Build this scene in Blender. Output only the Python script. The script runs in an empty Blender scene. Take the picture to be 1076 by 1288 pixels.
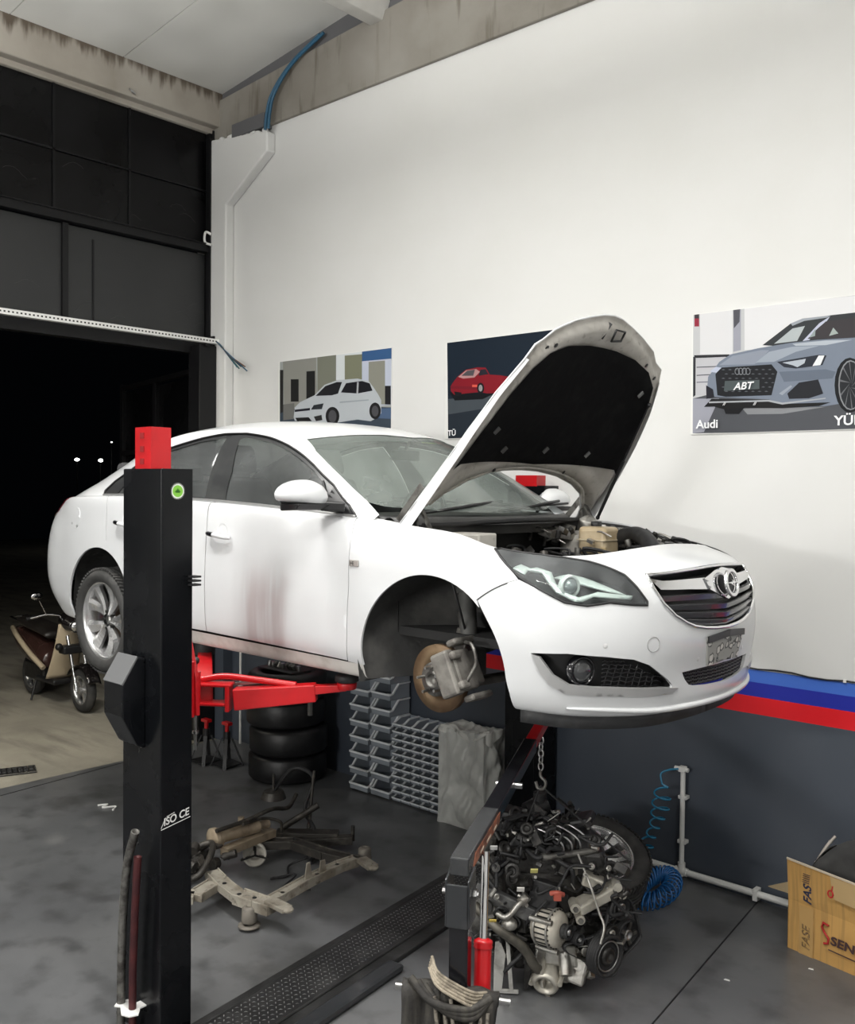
import bpy, bmesh, math, random
import numpy as np
from mathutils import Vector, Matrix, geometry
D=bpy.data; SC=bpy.context.scene; COL=SC.collection
PI=math.pi
random.seed(7)
# ---------------- camera ----------------
CAM=Vector((0.0,-5.5012,2.4452)); YAW=-0.7341; PIT=-0.0267; ROL=0.0103; FPX=1196.05
cd=D.cameras.new('camera'); cam=D.objects.new('camera',cd); COL.objects.link(cam)
cd.sensor_fit='VERTICAL'; cd.sensor_height=24.0; cd.lens=24.0*FPX/1288.0; cd.clip_start=.05; cd.clip_end=300
_f=Vector((math.sin(YAW)*math.cos(PIT),math.cos(YAW)*math.cos(PIT),math.sin(PIT)))
_r=_f.cross(Vector((0,0,1))).normalized(); _u=_r.cross(_f)
_c,_s=math.cos(ROL),math.sin(ROL)
_R=_c*_r+_s*_u; _U=-_s*_r+_c*_u
M=Matrix((( _R.x,_U.x,-_f.x),(_R.y,_U.y,-_f.y),(_R.z,_U.z,-_f.z))).to_4x4(); M.translation=CAM
cam.matrix_world=M; SC.camera=cam
# ---------------- world, exposure, lights ----------------
w=D.worlds.new('night'); SC.world=w; w.use_nodes=True
w.node_tree.nodes['Background'].inputs[0].default_value=(.005,.006,.008,1)
w.node_tree.nodes['Background'].inputs[1].default_value=.15
SC.view_settings.view_transform='Standard'; SC.view_settings.look='None'; SC.view_settings.gamma=1; SC.view_settings.use_curve_mapping=False
SC.view_settings.exposure=-0.2
def area(name,loc,sx,sy,power,col=(1,1,1),aim=None,spread=None):
    l=D.lights.new(name,'AREA'); l.shape='RECTANGLE'; l.size=sx; l.size_y=sy; l.energy=power; l.color=col
    if spread: l.spread=spread
    o=D.objects.new(name,l); COL.objects.link(o); o.location=loc
    if aim: o.rotation_euler=(Vector(aim)-Vector(loc)).to_track_quat('-Z','Y').to_euler()
    return o
def upl():
    pass
LAMPS=[(-4.6,-3.6),(-1.4,-3.6),(-4.6,-6.6),(-1.4,-6.6),(1.6,-4.6)]
for i,(x,y) in enumerate(LAMPS):
    area('ceiling_lamp_light',(x,y,5.02),1.2,.3,[108,124,78,82,90][i],(1,.985,.96))
    area('added_ceiling_uplight',(x,y,5.16),1.2,.3,[190,165,100,100,110][i],(1,.985,.96),aim=(x,y,9))  # upward light added to brighten the ceiling
area('added_fill_light',(-2.9,-9.30,2.7),1.5,.25,210,(1,.985,.96),aim=(-3.2,0,1.0))  # unseen fill light added to brighten the bins under the car
area('gate_lamp_light',(-8.0,-2.6,3.45),.9,.15,34,(1,.93,.78),aim=(-9.6,-1.6,0))

# ---------------- helpers ----------------
def mat(name,col,rough=.5,metal=0.0,noise=None,bump=0.0,bscale=40,coat=0,emit=None,spec=.5,rnoise=0):
    """noise=(scale, colour2, lo, hi, detail)"""
    m=D.materials.new(name); m.use_nodes=True; nt=m.node_tree; b=nt.nodes['Principled BSDF']
    b.inputs['Base Color'].default_value=(*col,1); b.inputs['Roughness'].default_value=rough; b.inputs['Metallic'].default_value=metal
    b.inputs['Specular IOR Level'].default_value=spec
    if coat: b.inputs['Coat Weight'].default_value=coat; b.inputs['Coat Roughness'].default_value=.06
    if emit: b.inputs['Emission Color'].default_value=(*emit[0],1); b.inputs['Emission Strength'].default_value=emit[1]
    def coords():
        t=nt.nodes.new('ShaderNodeTexCoord'); return t.outputs['Object']
    if noise:
        ns=noise if isinstance(noise,list) else [noise]
        last=None
        for (sc,c2,lo,hi,det) in ns:
            n=nt.nodes.new('ShaderNodeTexNoise'); n.inputs['Scale'].default_value=sc if not isinstance(sc,tuple) else 1; n.inputs['Detail'].default_value=det
            if isinstance(sc,tuple):
                mp=nt.nodes.new('ShaderNodeMapping'); mp.inputs['Scale'].default_value=sc; nt.links.new(coords(),mp.inputs[0]); nt.links.new(mp.outputs[0],n.inputs['Vector'])
            else: nt.links.new(coords(),n.inputs['Vector'])
            r=nt.nodes.new('ShaderNodeMapRange'); r.inputs[1].default_value=lo; r.inputs[2].default_value=hi; nt.links.new(n.outputs['Fac'],r.inputs[0])
            x=nt.nodes.new('ShaderNodeMix'); x.data_type='RGBA'; nt.links.new(r.outputs[0],x.inputs[0])
            if last: nt.links.new(last,x.inputs[6])
            else: x.inputs[6].default_value=(*col,1)
            x.inputs[7].default_value=(*c2,1); last=x.outputs[2]
        nt.links.new(last,b.inputs['Base Color'])
        if rnoise:
            rr=nt.nodes.new('ShaderNodeMapRange'); rr.inputs[3].default_value=max(0,rough-rnoise); rr.inputs[4].default_value=min(1,rough+rnoise)
            nt.links.new(r.outputs[0],rr.inputs[0]); nt.links.new(rr.outputs[0],b.inputs['Roughness'])
    if bump:
        n=nt.nodes.new('ShaderNodeTexNoise'); n.inputs['Scale'].default_value=bscale; n.inputs['Detail'].default_value=4; nt.links.new(coords(),n.inputs['Vector'])
        bp=nt.nodes.new('ShaderNodeBump'); bp.inputs['Strength'].default_value=bump; bp.inputs['Distance'].default_value=.01
        nt.links.new(n.outputs['Fac'],bp.inputs['Height']); nt.links.new(bp.outputs[0],b.inputs['Normal'])
    return m
def V(*a): return Vector(a)
def frame(d,up=None):
    d=Vector(d).normalized(); up=Vector(up) if up else (Vector((0,0,1)) if abs(d.z)<.95 else Vector((0,1,0)))
    a=up.cross(d); 
    if a.length<1e-6: a=Vector((1,0,0)).cross(d)
    a.normalize(); b=d.cross(a); return a,b,d
class MB:
    def __init__(s): s.v=[];s.f=[];s.sm=[];s.mi=[];s.cur=0
    def add(s,vs,fs,smooth=False):
        o=len(s.v); s.v+=[tuple(v) for v in vs]; s.f+=[tuple(i+o for i in f) for f in fs]; s.sm+=[smooth]*len(fs); s.mi+=[s.cur]*len(fs); return s
    def box(s,c,sz,rot=None,taper=1.0):
        x,y,z=[q/2 for q in sz]; P=[]
        for k in (-1,1):
            t=taper if k>0 else 1
            P+=[(-x*t,-y*t,k*z),(x*t,-y*t,k*z),(x*t,y*t,k*z),(-x*t,y*t,k*z)]
        if rot is not None:
            if not isinstance(rot,Matrix):
                from mathutils import Euler
                rot=Euler(rot).to_matrix()
            P=[rot@Vector(q) for q in P]
        P=[(q[0]+c[0],q[1]+c[1],q[2]+c[2]) for q in P]
        return s.add(P,[(0,3,2,1),(4,5,6,7),(0,1,5,4),(1,2,6,5),(2,3,7,6),(3,0,4,7)])
    def bar(s,p,q,w,h,up=None,w2=None,h2=None):
        p,q=Vector(p),Vector(q); a,b,d=frame(q-p,up); w2=w2 or w;h2=h2 or h
        P=[]
        for (o,ww,hh) in ((p,w,h),(q,w2,h2)):
            P+=[o-a*ww/2-b*hh/2,o+a*ww/2-b*hh/2,o+a*ww/2+b*hh/2,o-a*ww/2+b*hh/2]
        return s.add(P,[(0,3,2,1),(4,5,6,7),(0,1,5,4),(1,2,6,5),(2,3,7,6),(3,0,4,7)])
    def cyl(s,p,q,r,r2=None,n=20,caps=True,smooth=True):
        r2=r if r2 is None else r2; p,q=Vector(p),Vector(q); a,b,d=frame(q-p); P=[]
        for o,rr in((p,r),(q,r2)):
            P+=[o+a*math.cos(2*PI*i/n)*rr+b*math.sin(2*PI*i/n)*rr for i in range(n)]
        s.add(P,[(i,(i+1)%n,n+(i+1)%n,n+i) for i in range(n)],smooth)
        if caps: s.add(P,[tuple(range(n))[::-1],tuple(range(n,2*n))])
        return s
    def tube(s,pts,r,n=8,smooth=True,closed=False,rs=None,caps=True):
        pts=[Vector(p) for p in pts]; m=len(pts); P=[]
        t0=(pts[1]-pts[0]).normalized(); a,b,_=frame(t0)
        for i,p in enumerate(pts):
            if closed: t=(pts[(i+1)%m]-pts[i-1]).normalized()
            else: t=(pts[min(i+1,m-1)]-pts[max(i-1,0)])
            if t.length<1e-9: t=t0
            t=t.normalized(); a=(a-t*a.dot(t)); 
            if a.length<1e-6: a=frame(t)[0]
            a.normalize(); b=t.cross(a); rr=rs[i] if rs else r
            P+=[p+a*math.cos(2*PI*k/n)*rr+b*math.sin(2*PI*k/n)*rr for k in range(n)]
        F=[]
        for i in range(m if closed else m-1):
            j=(i+1)%m
            F+=[(i*n+k,i*n+(k+1)%n,j*n+(k+1)%n,j*n+k) for k in range(n)]
        s.add(P,F,smooth)
        if caps and not closed: s.add(P,[tuple(range(n))[::-1],tuple(range((m-1)*n,m*n))])
        return s
    def lathe(s,prof,c=(0,0,0),axis=(0,0,1),n=32,smooth=True,closed=False,caps=False):
        """prof: list (r,h)"""
        a,b,d=frame(axis); c=Vector(c); P=[]
        for r,h in prof: P+=[c+d*h+a*math.cos(2*PI*i/n)*r+b*math.sin(2*PI*i/n)*r for i in range(n)]
        m=len(prof);F=[]
        for i in range(m if closed else m-1):
            j=(i+1)%m
            F+=[(i*n+k,i*n+(k+1)%n,j*n+(k+1)%n,j*n+k) for k in range(n)]
        s.add(P,F,smooth)
        if caps:
            for i in (0,m-1):
                if prof[i][0]>1e-5: s.add(P[i*n:(i+1)*n],[tuple(range(n)) if i else tuple(range(n))[::-1]])
        return s
    def sphere(s,c,r,sc=(1,1,1),n=16,m=10):
        P=[];F=[]
        for i in range(m+1):
            t=PI*i/m
            for k in range(n): P.append((c[0]+r*sc[0]*math.sin(t)*math.cos(2*PI*k/n),c[1]+r*sc[1]*math.sin(t)*math.sin(2*PI*k/n),c[2]+r*sc[2]*math.cos(t)))
        for i in range(m): F+=[(i*n+k,(i+1)*n+k,(i+1)*n+(k+1)%n,i*n+(k+1)%n) for k in range(n)]
        return s.add(P,F,True)
    def prism(s,poly,d,org=(0,0,0),ax=(1,0,0),ay=(0,0,1),holes=None):
        """poly 2D in plane (ax,ay), extruded by vector d"""
        org,ax,ay,d=Vector(org),Vector(ax),Vector(ay),Vector(d); n=len(poly)
        A=[org+ax*p[0]+ay*p[1] for p in poly]; B=[q+d for q in A]
        if not holes:
            tri=geometry.tessellate_polygon([[Vector((p[0],p[1],0)) for p in poly]])
            s.add(A+B,[tuple(t)[::-1] for t in tri]+[tuple(i+n for i in t) for t in tri]+[(i,(i+1)%n,n+(i+1)%n,n+i) for i in range(n)])
        return s
    def grid(s,f,nu,nv,smooth=True):
        P=[f(i/nu,j/nv) for i in range(nu+1) for j in range(nv+1)]
        F=[(i*(nv+1)+j,(i+1)*(nv+1)+j,(i+1)*(nv+1)+j+1,i*(nv+1)+j+1) for i in range(nu) for j in range(nv)]
        return s.add(P,F,smooth)
    def build(s,name,m,parent=None,bevel=0,seg=2,solid=0,weld=0,fixn=True,sub=0,off=-1,angle=.6):
        me=D.meshes.new(name); me.from_pydata(s.v,[],s.f)
        ms=m if isinstance(m,(list,tuple)) else [m]
        for q in ms: me.materials.append(q)
        for p,sm,mi in zip(me.polygons,s.sm,s.mi): p.use_smooth=sm; p.material_index=mi
        if weld or fixn:
            bm=bmesh.new(); bm.from_mesh(me)
            if weld: bmesh.ops.remove_doubles(bm,verts=bm.verts,dist=weld)
            if fixn: bmesh.ops.recalc_face_normals(bm,faces=bm.faces)
            bm.to_mesh(me); bm.free()
        o=D.objects.new(name,me); COL.objects.link(o)
        if parent: o.parent=parent
        if solid:
            q=o.modifiers.new('solid','SOLIDIFY'); q.thickness=solid; q.offset=off; q.use_even_offset=False
        if bevel:
            q=o.modifiers.new('bevel','BEVEL'); q.width=bevel; q.segments=seg; q.limit_method='ANGLE'; q.angle_limit=angle
        if sub:
            q=o.modifiers.new('sub','SUBSURF'); q.levels=sub; q.render_levels=sub
        return o
def tag(o,label=None,cat=None,group=None,kind=None):
    if label: o['label']=label
    if cat: o['category']=cat
    if group: o['group']=group
    if kind: o['kind']=kind
    return o
def thing(name,label,cat,loc=(0,0,0),rz=0,group=None):
    o=D.objects.new(name,None); o.empty_display_size=.1; COL.objects.link(o); o.location=loc; o.rotation_euler=(0,0,rz)
    return tag(o,label,cat,group)
def struct(name,mb,m,parent=None,**k):
    o=mb.build(name,m,parent,**k)
    if not parent: o['kind']='structure'
    return o
def kids(o): return [c for c in D.objects if c.parent==o]
def copy_tree(o,parent=None):
    c=o.copy(); COL.objects.link(c); c.parent=parent
    for ch in kids(o): copy_tree(ch,c)
    return c
def spline(pts,n=6,closed=False):
    P=[np.array(p,float) for p in pts]; out=[]; m=len(P)
    rng=range(m if closed else m-1)
    for i in rng:
        if closed: p0,p1,p2,p3=P[i-1],P[i],P[(i+1)%m],P[(i+2)%m]
        else: p1,p2=P[i],P[i+1]; p0=P[i-1] if i>0 else 2*p1-p2; p3=P[i+2] if i+2<m else 2*p2-p1
        for k in range(n):
            f=k/n; out.append(tuple(.5*((2*p1)+(-p0+p2)*f+(2*p0-5*p1+4*p2-p3)*f*f+(-p0+3*p1-3*p2+p3)*f**3)))
    if not closed: out.append(tuple(P[-1]))
    return out
def text_mb(mb,txt,size,org,ax,ay,depth=.001,shear=0,sx=1,align='LEFT',bold=0):
    cu=D.curves.new('lettering','FONT'); cu.body=txt; cu.size=size; cu.shear=shear; cu.align_x=align; cu.offset=bold
    ob=D.objects.new('lettering',cu); COL.objects.link(ob)
    me=ob.to_mesh(); org,ax,ay=Vector(org),Vector(ax).normalized(),Vector(ay).normalized(); nrm=ax.cross(ay)*depth
    mb.add([org+ax*v.co.x*sx+ay*v.co.y+nrm for v in me.vertices],[tuple(p.vertices) for p in me.polygons])
    ob.to_mesh_clear(); COL.objects.unlink(ob); D.objects.remove(ob); D.curves.remove(cu)
# ---------------- materials ----------------
M_={}
M_['wallwhite']=mat('white wall paint',(.70,.70,.69),.78,noise=[(1.6,(.68,.68,.665),.4,.7,3),((.5,.5,4.0),(.685,.685,.67),.5,.8,2)],bump=.06,bscale=14)
M_['wallgrey']=mat('grey wall paint',(.056,.067,.086),.42,noise=[(1.3,(.068,.079,.099),.4,.7,4)],rnoise=.1,bump=.08,bscale=12)
M_['blue1']=mat('light blue paint',(.055,.16,.62),.5); M_['blue2']=mat('dark blue paint',(.012,.022,.36),.5); M_['redp']=mat('red wall paint',(.75,.004,.012),.5)
M_['concrete']=mat('stained concrete',(.27,.255,.225),.85,noise=[(1.6,(.19,.172,.145),.38,.66,7),((13.0,13.0,1.6),(.10,.082,.06),.56,.78,7),(.8,(.33,.315,.285),.55,.75,4)],bump=.25,bscale=18)
M_['concl']=mat('pale concrete',(.58,.57,.54),.8,noise=(3,(.48,.47,.44),.4,.7,5),bump=.15)
M_['ceil']=mat('ceiling panel',(.70,.70,.67),.6,noise=(.8,(.56,.56,.53),.4,.6,2))
M_['dkstrip']=mat('dark grey render',(.11,.11,.115),.8)
M_['floor']=mat('polished grey floor',(.108,.111,.115),.40,noise=[(.9,(.155,.157,.160),.42,.68,8),(5,(.070,.071,.073),.5,.72,9),(2.3,(.20,.20,.197),.62,.84,10),(1.4,(.052,.051,.050),.60,.74,9)],rnoise=.12,bump=.05,bscale=6)
M_['yard']=mat('dusty yard concrete',(.40,.37,.30),.85,noise=[(1.5,(.28,.26,.21),.4,.7,7),((1,5,1),(.20,.185,.15),.5,.75,6)],bump=.3,bscale=25)
M_['gateblk']=mat('black gate sheet',(.0035,.0035,.004),.36,spec=.25,noise=[(1.2,(.006,.006,.007),.45,.7,4)],rnoise=.12,bump=.15,bscale=2)
M_['gategry']=mat('dark grey gate sheet',(.020,.021,.022),.45,noise=[(1.2,(.027,.028,.029),.45,.7,4)],bump=.12,bscale=2)
M_['gatefrm']=mat('gate frame steel',(.007,.007,.008),.38,spec=.3)
M_['white']=mat('white plastic',(.75,.75,.73),.35)
M_['carwhite']=mat('white car paint',(.63,.64,.65),.32,coat=.6)
M_['carunder']=mat('dusty white paint',(.60,.585,.55),.5,noise=[(14,(.50,.48,.44),.45,.7,6)],bump=.03)
M_['blk']=mat('black plastic',(.012,.012,.013),.45,noise=(20,(.02,.02,.02),.5,.7,3))
M_['blkgloss']=mat('gloss black paint',(.009,.009,.011),.16,coat=.3)
M_['postblk']=mat('black powder coat',(.0035,.004,.005),.30,spec=.28,noise=[(3,(.007,.0075,.009),.45,.7,5)],rnoise=.08,bump=.03,bscale=9)
M_['postgry']=mat('worn black paint',(.028,.030,.033),.42,noise=[(9,(.05,.05,.052),.5,.75,6)],rnoise=.1)
M_['red']=mat('red lift paint',(.50,.006,.010),.34,coat=.25,noise=(6,(.42,.006,.009),.5,.7,3))
M_['chrome']=mat('chrome',(.82,.82,.83),.10,1)
M_['steel']=mat('brushed steel',(.50,.50,.50),.30,1,noise=(15,(.36,.35,.34),.4,.7,4))
M_['alu']=mat('cast aluminium',(.46,.45,.42),.42,.85,noise=[(18,(.30,.28,.25),.45,.7,5)],bump=.2,bscale=60)
M_['alud']=mat('oily aluminium',(.20,.195,.18),.45,.7,noise=[(22,(.07,.065,.06),.45,.65,5)],bump=.25,bscale=60)
M_['engblk']=mat('oily black metal',(.022,.021,.020),.38,.3,noise=[(25,(.06,.057,.052),.5,.7,5)],bump=.3,bscale=50)
M_['rubber']=mat('black rubber',(.016,.016,.017),.62,noise=(12,(.03,.03,.03),.5,.7,4),bump=.1)
M_['tire']=mat('dusty tire rubber',(.032,.032,.031),.75,noise=[(10,(.065,.063,.06),.45,.7,5)],bump=.15,bscale=60)
M_['rim']=mat('silver alloy',(.60,.60,.60),.26,.8,noise=(8,(.48,.48,.47),.5,.7,3))
M_['rust']=mat('rusty iron',(.115,.070,.038),.6,.45,noise=[(9,(.17,.115,.065),.42,.62,5)],bump=.1)
M_['felt']=mat('black felt',(.0055,.0055,.006),.95,noise=(14,(.010,.010,.010),.5,.7,5),bump=.3,bscale=30,spec=.1)
M_['liner']=mat('dusty liner felt',(.035,.035,.034),.9,noise=[(3,(.12,.115,.105),.48,.74,7)],bump=.3,bscale=30)
M_['under']=mat('underseal',(.02,.02,.02),.8)
def stained_beam():
    m=mat('rain stained concrete',(.36,.33,.285),.85,noise=[(2.0,(.27,.245,.205),.4,.72,7),(.9,(.42,.395,.35),.52,.75,5)],bump=.25,bscale=18)
    nt=m.node_tree; b=nt.nodes['Principled BSDF']; src=b.inputs['Base Color'].links[0].from_socket
    tc=nt.nodes.new('ShaderNodeTexCoord'); sp=nt.nodes.new('ShaderNodeSeparateXYZ'); nt.links.new(tc.outputs['Object'],sp.inputs[0])
    mp=nt.nodes.new('ShaderNodeMapping'); mp.inputs['Scale'].default_value=(14,14,2.2); nt.links.new(tc.outputs['Object'],mp.inputs[0])
    n=nt.nodes.new('ShaderNodeTexNoise'); n.inputs['Scale'].default_value=1; n.inputs['Detail'].default_value=7; nt.links.new(mp.outputs[0],n.inputs['Vector'])
    r=nt.nodes.new('ShaderNodeMapRange'); r.inputs[1].default_value=5.93; r.inputs[2].default_value=6.19; r.inputs[3].default_value=-.30; r.inputs[4].default_value=.36; nt.links.new(sp.outputs['Z'],r.inputs[0])
    a=nt.nodes.new('ShaderNodeMath'); a.operation='ADD'; nt.links.new(r.outputs[0],a.inputs[0]); nt.links.new(n.outputs['Fac'],a.inputs[1])
    q=nt.nodes.new('ShaderNodeMapRange'); q.interpolation_type='SMOOTHSTEP'; q.inputs[1].default_value=.55; q.inputs[2].default_value=.85; nt.links.new(a.outputs[0],q.inputs[0])
    x=nt.nodes.new('ShaderNodeMix'); x.data_type='RGBA'; nt.links.new(src,x.inputs[6]); x.inputs[7].default_value=(.095,.075,.055,1); nt.links.new(q.outputs[0],x.inputs[0]); nt.links.new(x.outputs[2],b.inputs['Base Color']); return m
M_['beam']=stained_beam()
def glassmat(name,col,alpha,rough=.12,dirt=(.3,.32,.3),dsc=3):
    m=D.materials.new(name); m.use_nodes=True; nt=m.node_tree; b=nt.nodes['Principled BSDF']; out=nt.nodes['Material Output']
    b.inputs['Base Color'].default_value=(*col,1); b.inputs['Roughness'].default_value=rough
    t=nt.nodes.new('ShaderNodeBsdfTransparent'); t.inputs[0].default_value=(.75,.82,.79,1)
    n=nt.nodes.new('ShaderNodeTexNoise'); n.inputs['Scale'].default_value=dsc; n.inputs['Detail'].default_value=7
    tc=nt.nodes.new('ShaderNodeTexCoord'); nt.links.new(tc.outputs['Object'],n.inputs['Vector'])
    r=nt.nodes.new('ShaderNodeMapRange'); r.inputs[1].default_value=.35; r.inputs[2].default_value=.7; r.inputs[3].default_value=alpha-.13; r.inputs[4].default_value=min(1,alpha+.15)
    nt.links.new(n.outputs['Fac'],r.inputs[0])
    x=nt.nodes.new('ShaderNodeMixShader'); nt.links.new(r.outputs[0],x.inputs[0]); nt.links.new(t.outputs[0],x.inputs[1]); nt.links.new(b.outputs[0],x.inputs[2]); nt.links.new(x.outputs[0],out.inputs[0])
    return m
M_['wsglass']=glassmat('dusty windscreen glass',(.20,.225,.21),.52,.16)
M_['sideglass']=glassmat('dusty side glass',(.085,.09,.09),.70,.20,dsc=5)
M_['lampglass']=glassmat('clear lamp lens',(.5,.52,.53),.13,.03)
import math
import numpy as np
# ---- car body control grids (car frame: X forward from front axle, y outward, z up) ----
def _side(X,w,zb=.945,wt=None,b=.20,top=None):
    t=w-.07 if top is None else top
    return [(X,w-.12,b),(X,w-.055,b+.005),(X,w-.028,b+.06),(X,w-.006,b+.14),(X,w,b+.30),(X,w-.004,.64),(X,w-.014,.80),
            (X,(w+t)/2+.005,zb-.028),(X,t,zb)]
LOW=[
 [(-3.62,0,.22),(-3.72,0,.24),(-3.80,0,.30),(-3.855,0,.40),(-3.862,0,.52),(-3.84,0,.66),(-3.80,0,.82),(-3.80,0,.96),(-3.79,0,1.06)],
 [(-3.60,.32,.22),(-3.69,.33,.24),(-3.76,.34,.30),(-3.82,.35,.40),(-3.83,.35,.52),(-3.81,.35,.66),(-3.78,.35,.82),(-3.78,.35,.95),(-3.77,.34,1.04)],
 [(-3.50,.60,.21),(-3.60,.63,.23),(-3.69,.66,.30),(-3.755,.68,.40),(-3.765,.69,.52),(-3.755,.69,.66),(-3.75,.66,.80),(-3.76,.63,.91),(-3.75,.60,.955)],
 [(-3.36,.74,.20),(-3.42,.78,.21),(-3.48,.81,.28),(-3.53,.835,.38),(-3.55,.845,.50),(-3.55,.84,.66),(-3.53,.82,.82),(-3.50,.77,.935),(-3.47,.70,.985)],
 _side(-3.25,.895,1.005,top=.80),
 _side(-2.95,.922,1.015,top=.84),
 _side(-2.6,.928,1.020,top=.85),
 _side(-2.1,.925,1.012,top=.85),
 _side(-1.6,.923,1.000,top=.85),
 _side(-1.1,.923,.980,top=.845),
 _side(-.70,.921,.960,top=.83),
 _side(-.45,.920,.945,top=.775),
 _side(-.20,.920,.915,top=.762),
 _side(.05,.918,.892,top=.760),
 [(.22,.80,.19),(.22,.87,.20),(.22,.90,.26),(.22,.912,.36),(.22,.914,.50),(.22,.908,.64),(.22,.885,.76),(.23,.83,.835),(.24,.765,.848)],
 [(.40,.78,.19),(.40,.84,.195),(.405,.872,.255),(.41,.885,.36),(.415,.892,.50),(.41,.884,.64),(.40,.855,.74),(.38,.79,.800),(.36,.73,.825)],
 [(.57,.70,.18),(.60,.765,.185),(.615,.795,.25),(.625,.81,.36),(.63,.818,.48),(.62,.81,.60),(.60,.78,.705),(.54,.71,.778),(.50,.655,.812)],
 [(.68,.57,.17),(.73,.63,.175),(.755,.655,.24),(.77,.67,.355),(.78,.675,.465),(.772,.668,.575),(.745,.645,.68),(.67,.59,.770),(.59,.54,.815)],
 [(.76,.40,.165),(.835,.45,.168),(.86,.465,.22),(.875,.475,.345),(.885,.48,.455),(.88,.478,.565),(.86,.472,.66),(.79,.45,.765),(.63,.40,.825)],
 [(.80,.21,.165),(.885,.24,.168),(.92,.245,.215),(.925,.245,.34),(.94,.25,.45),(.938,.25,.56),(.922,.25,.665),(.865,.24,.775),(.66,.21,.838)],
 [(.81,0,.165),(.90,0,.168),(.945,0,.215),(.945,0,.335),(.96,0,.45),(.962,0,.56),(.948,0,.67),(.892,0,.782),(.67,0,.845)],
]
# side greenhouse: belt -> roof rail ; same stations for the top shell: rail -> centre
RAIL=[(-.42,.765,.960),(-.60,.742,1.062),(-.85,.70,1.198),(-1.10,.645,1.312),(-1.35,.615,1.376),(-1.65,.602,1.408),(-2.0,.597,1.418),(-2.35,.59,1.396),(-2.65,.585,1.338),(-2.95,.582,1.235),(-3.2,.585,1.135),(-3.47,.60,1.045),(-3.72,.60,.965)]
BELT=[(-.42,.80,.938),(-.60,.823,.952),(-.85,.837,.967),(-1.10,.845,.980),(-1.35,.848,.991),(-1.65,.85,1.002),(-2.0,.85,1.010),(-2.35,.85,1.017),(-2.65,.849,1.020),(-2.95,.84,1.015),(-3.2,.81,1.008),(-3.42,.73,.992),(-3.66,.64,.967)]
CENT=[(-.20,0,.945),(-.38,0,1.068),(-.62,0,1.215),(-.88,0,1.355),(-1.22,0,1.442),(-1.62,0,1.482),(-2.0,0,1.492),(-2.35,0,1.472),(-2.68,0,1.422),(-3.0,0,1.335),(-3.3,0,1.205),(-3.58,0,1.095),(-3.79,0,1.062)]
def _mix(a,b,t): return tuple(a[i]+(b[i]-a[i])*t for i in range(3))
SIDE=[];TOP=[]
for q,(b,r,c) in enumerate(zip(BELT,RAIL,CENT)):
    h=r[2]-b[2]
    m1=_mix(b,r,.33);m2=_mix(b,r,.68)
    SIDE.append([b,(m1[0],m1[1]+.030*min(1,h/.3),m1[2]),(m2[0],m2[1]+.030*min(1,h/.3),m2[2]),r])
    row=[r]
    for t in (.12,.40,.70,1.0):
        p=_mix(r,c,t)
        e=math.sqrt(1-(1-t)**2.6) ; e=1-(1-t)**2.3
        # curved crown
        row.append((r[0]+(c[0]-r[0])*e,p[1],r[2]+(c[2]-r[2])*e))
    TOP.append(row)
def _cr(P,t):
    n=len(P)-1
    t=min(max(t,0.0),float(n));i=min(int(t),n-1);f=t-i
    p1=P[i];p2=P[i+1]
    p0=P[i-1] if i>0 else 2*p1-p2
    p3=P[i+2] if i+2<=n else 2*p2-p1
    return .5*((2*p1)+(-p0+p2)*f+(2*p0-5*p1+4*p2-p3)*f*f+(-p0+3*p1-3*p2+p3)*f*f*f)
class Surf:
    def __init__(s,G,sym=False,tsym=False): s.G=np.array(G,float);s.sym=sym
    def __call__(s,u,v,n=0.0):
        p=s.ev(u,v)
        if n:
            e=1e-3
            U=s.G.shape[0]-1;V=s.G.shape[1]-1
            a=s.ev(min(u+e,U),v)-s.ev(max(u-e,0),v);b=s.ev(u,min(v+e,V))-s.ev(u,max(v-e,0))
            N=np.cross(b,a);N/=np.linalg.norm(N)+1e-12
            p=p+N*n
        return p
    def ev(s,u,v):
        U=s.G.shape[0]-1
        u=min(max(u,0.0),float(U));i=min(int(u),U-1)
        cols={}
        idx=[max(i-1,0),i,min(i+1,U),min(i+2,U)]
        c=[_cr(s.G[k],v) for k in idx]
        f=u-i
        p1,p2=c[1],c[2]
        p0=c[0] if i>0 else 2*p1-p2
        p3=c[3] if i+2<=U else 2*p2-p1
        if s.sym and i+2>U:      # mirror across y=0 at the last station
            p3=c[1]*np.array([1,-1,1])
        if s.sym and i==0 and s.G[0][0][1]==0: p0=c[2]*np.array([1,-1,1])
        return .5*((2*p1)+(-p0+p2)*f+(2*p0-5*p1+4*p2-p3)*f*f+(-p0+3*p1-3*p2+p3)*f*f*f)
LOWS=Surf(LOW,True);SIDES=Surf(SIDE);TOPS=Surf(TOP)
# hood
HA=math.radians(52.5);HO=(-.31,.885)
def hood(a,y,n):
    return (HO[0]+a*math.cos(HA)-n*math.sin(HA), y, HO[1]+a*math.sin(HA)+n*math.cos(HA))
_HW=[(0,.785),(.2,.768),(.4,.745),(.6,.715),(.8,.668),(.97,.595),(1.03,.57),(1.3,.5)]
def hood_w(a):
    for (a0,w0),(a1,w1) in zip(_HW,_HW[1:]):
        if a<=a1: return w0+(w1-w0)*(a-a0)/(a1-a0)
    return .5
def hood_n(a,y):
    "crown of the hood over its side edges"
    yy=min(abs(y)/hood_w(min(a,.97)),1.0)
    return .085*(1-yy**2.2)-.022*math.sin(math.pi*min(max(a,0)/1.05,1))
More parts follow.
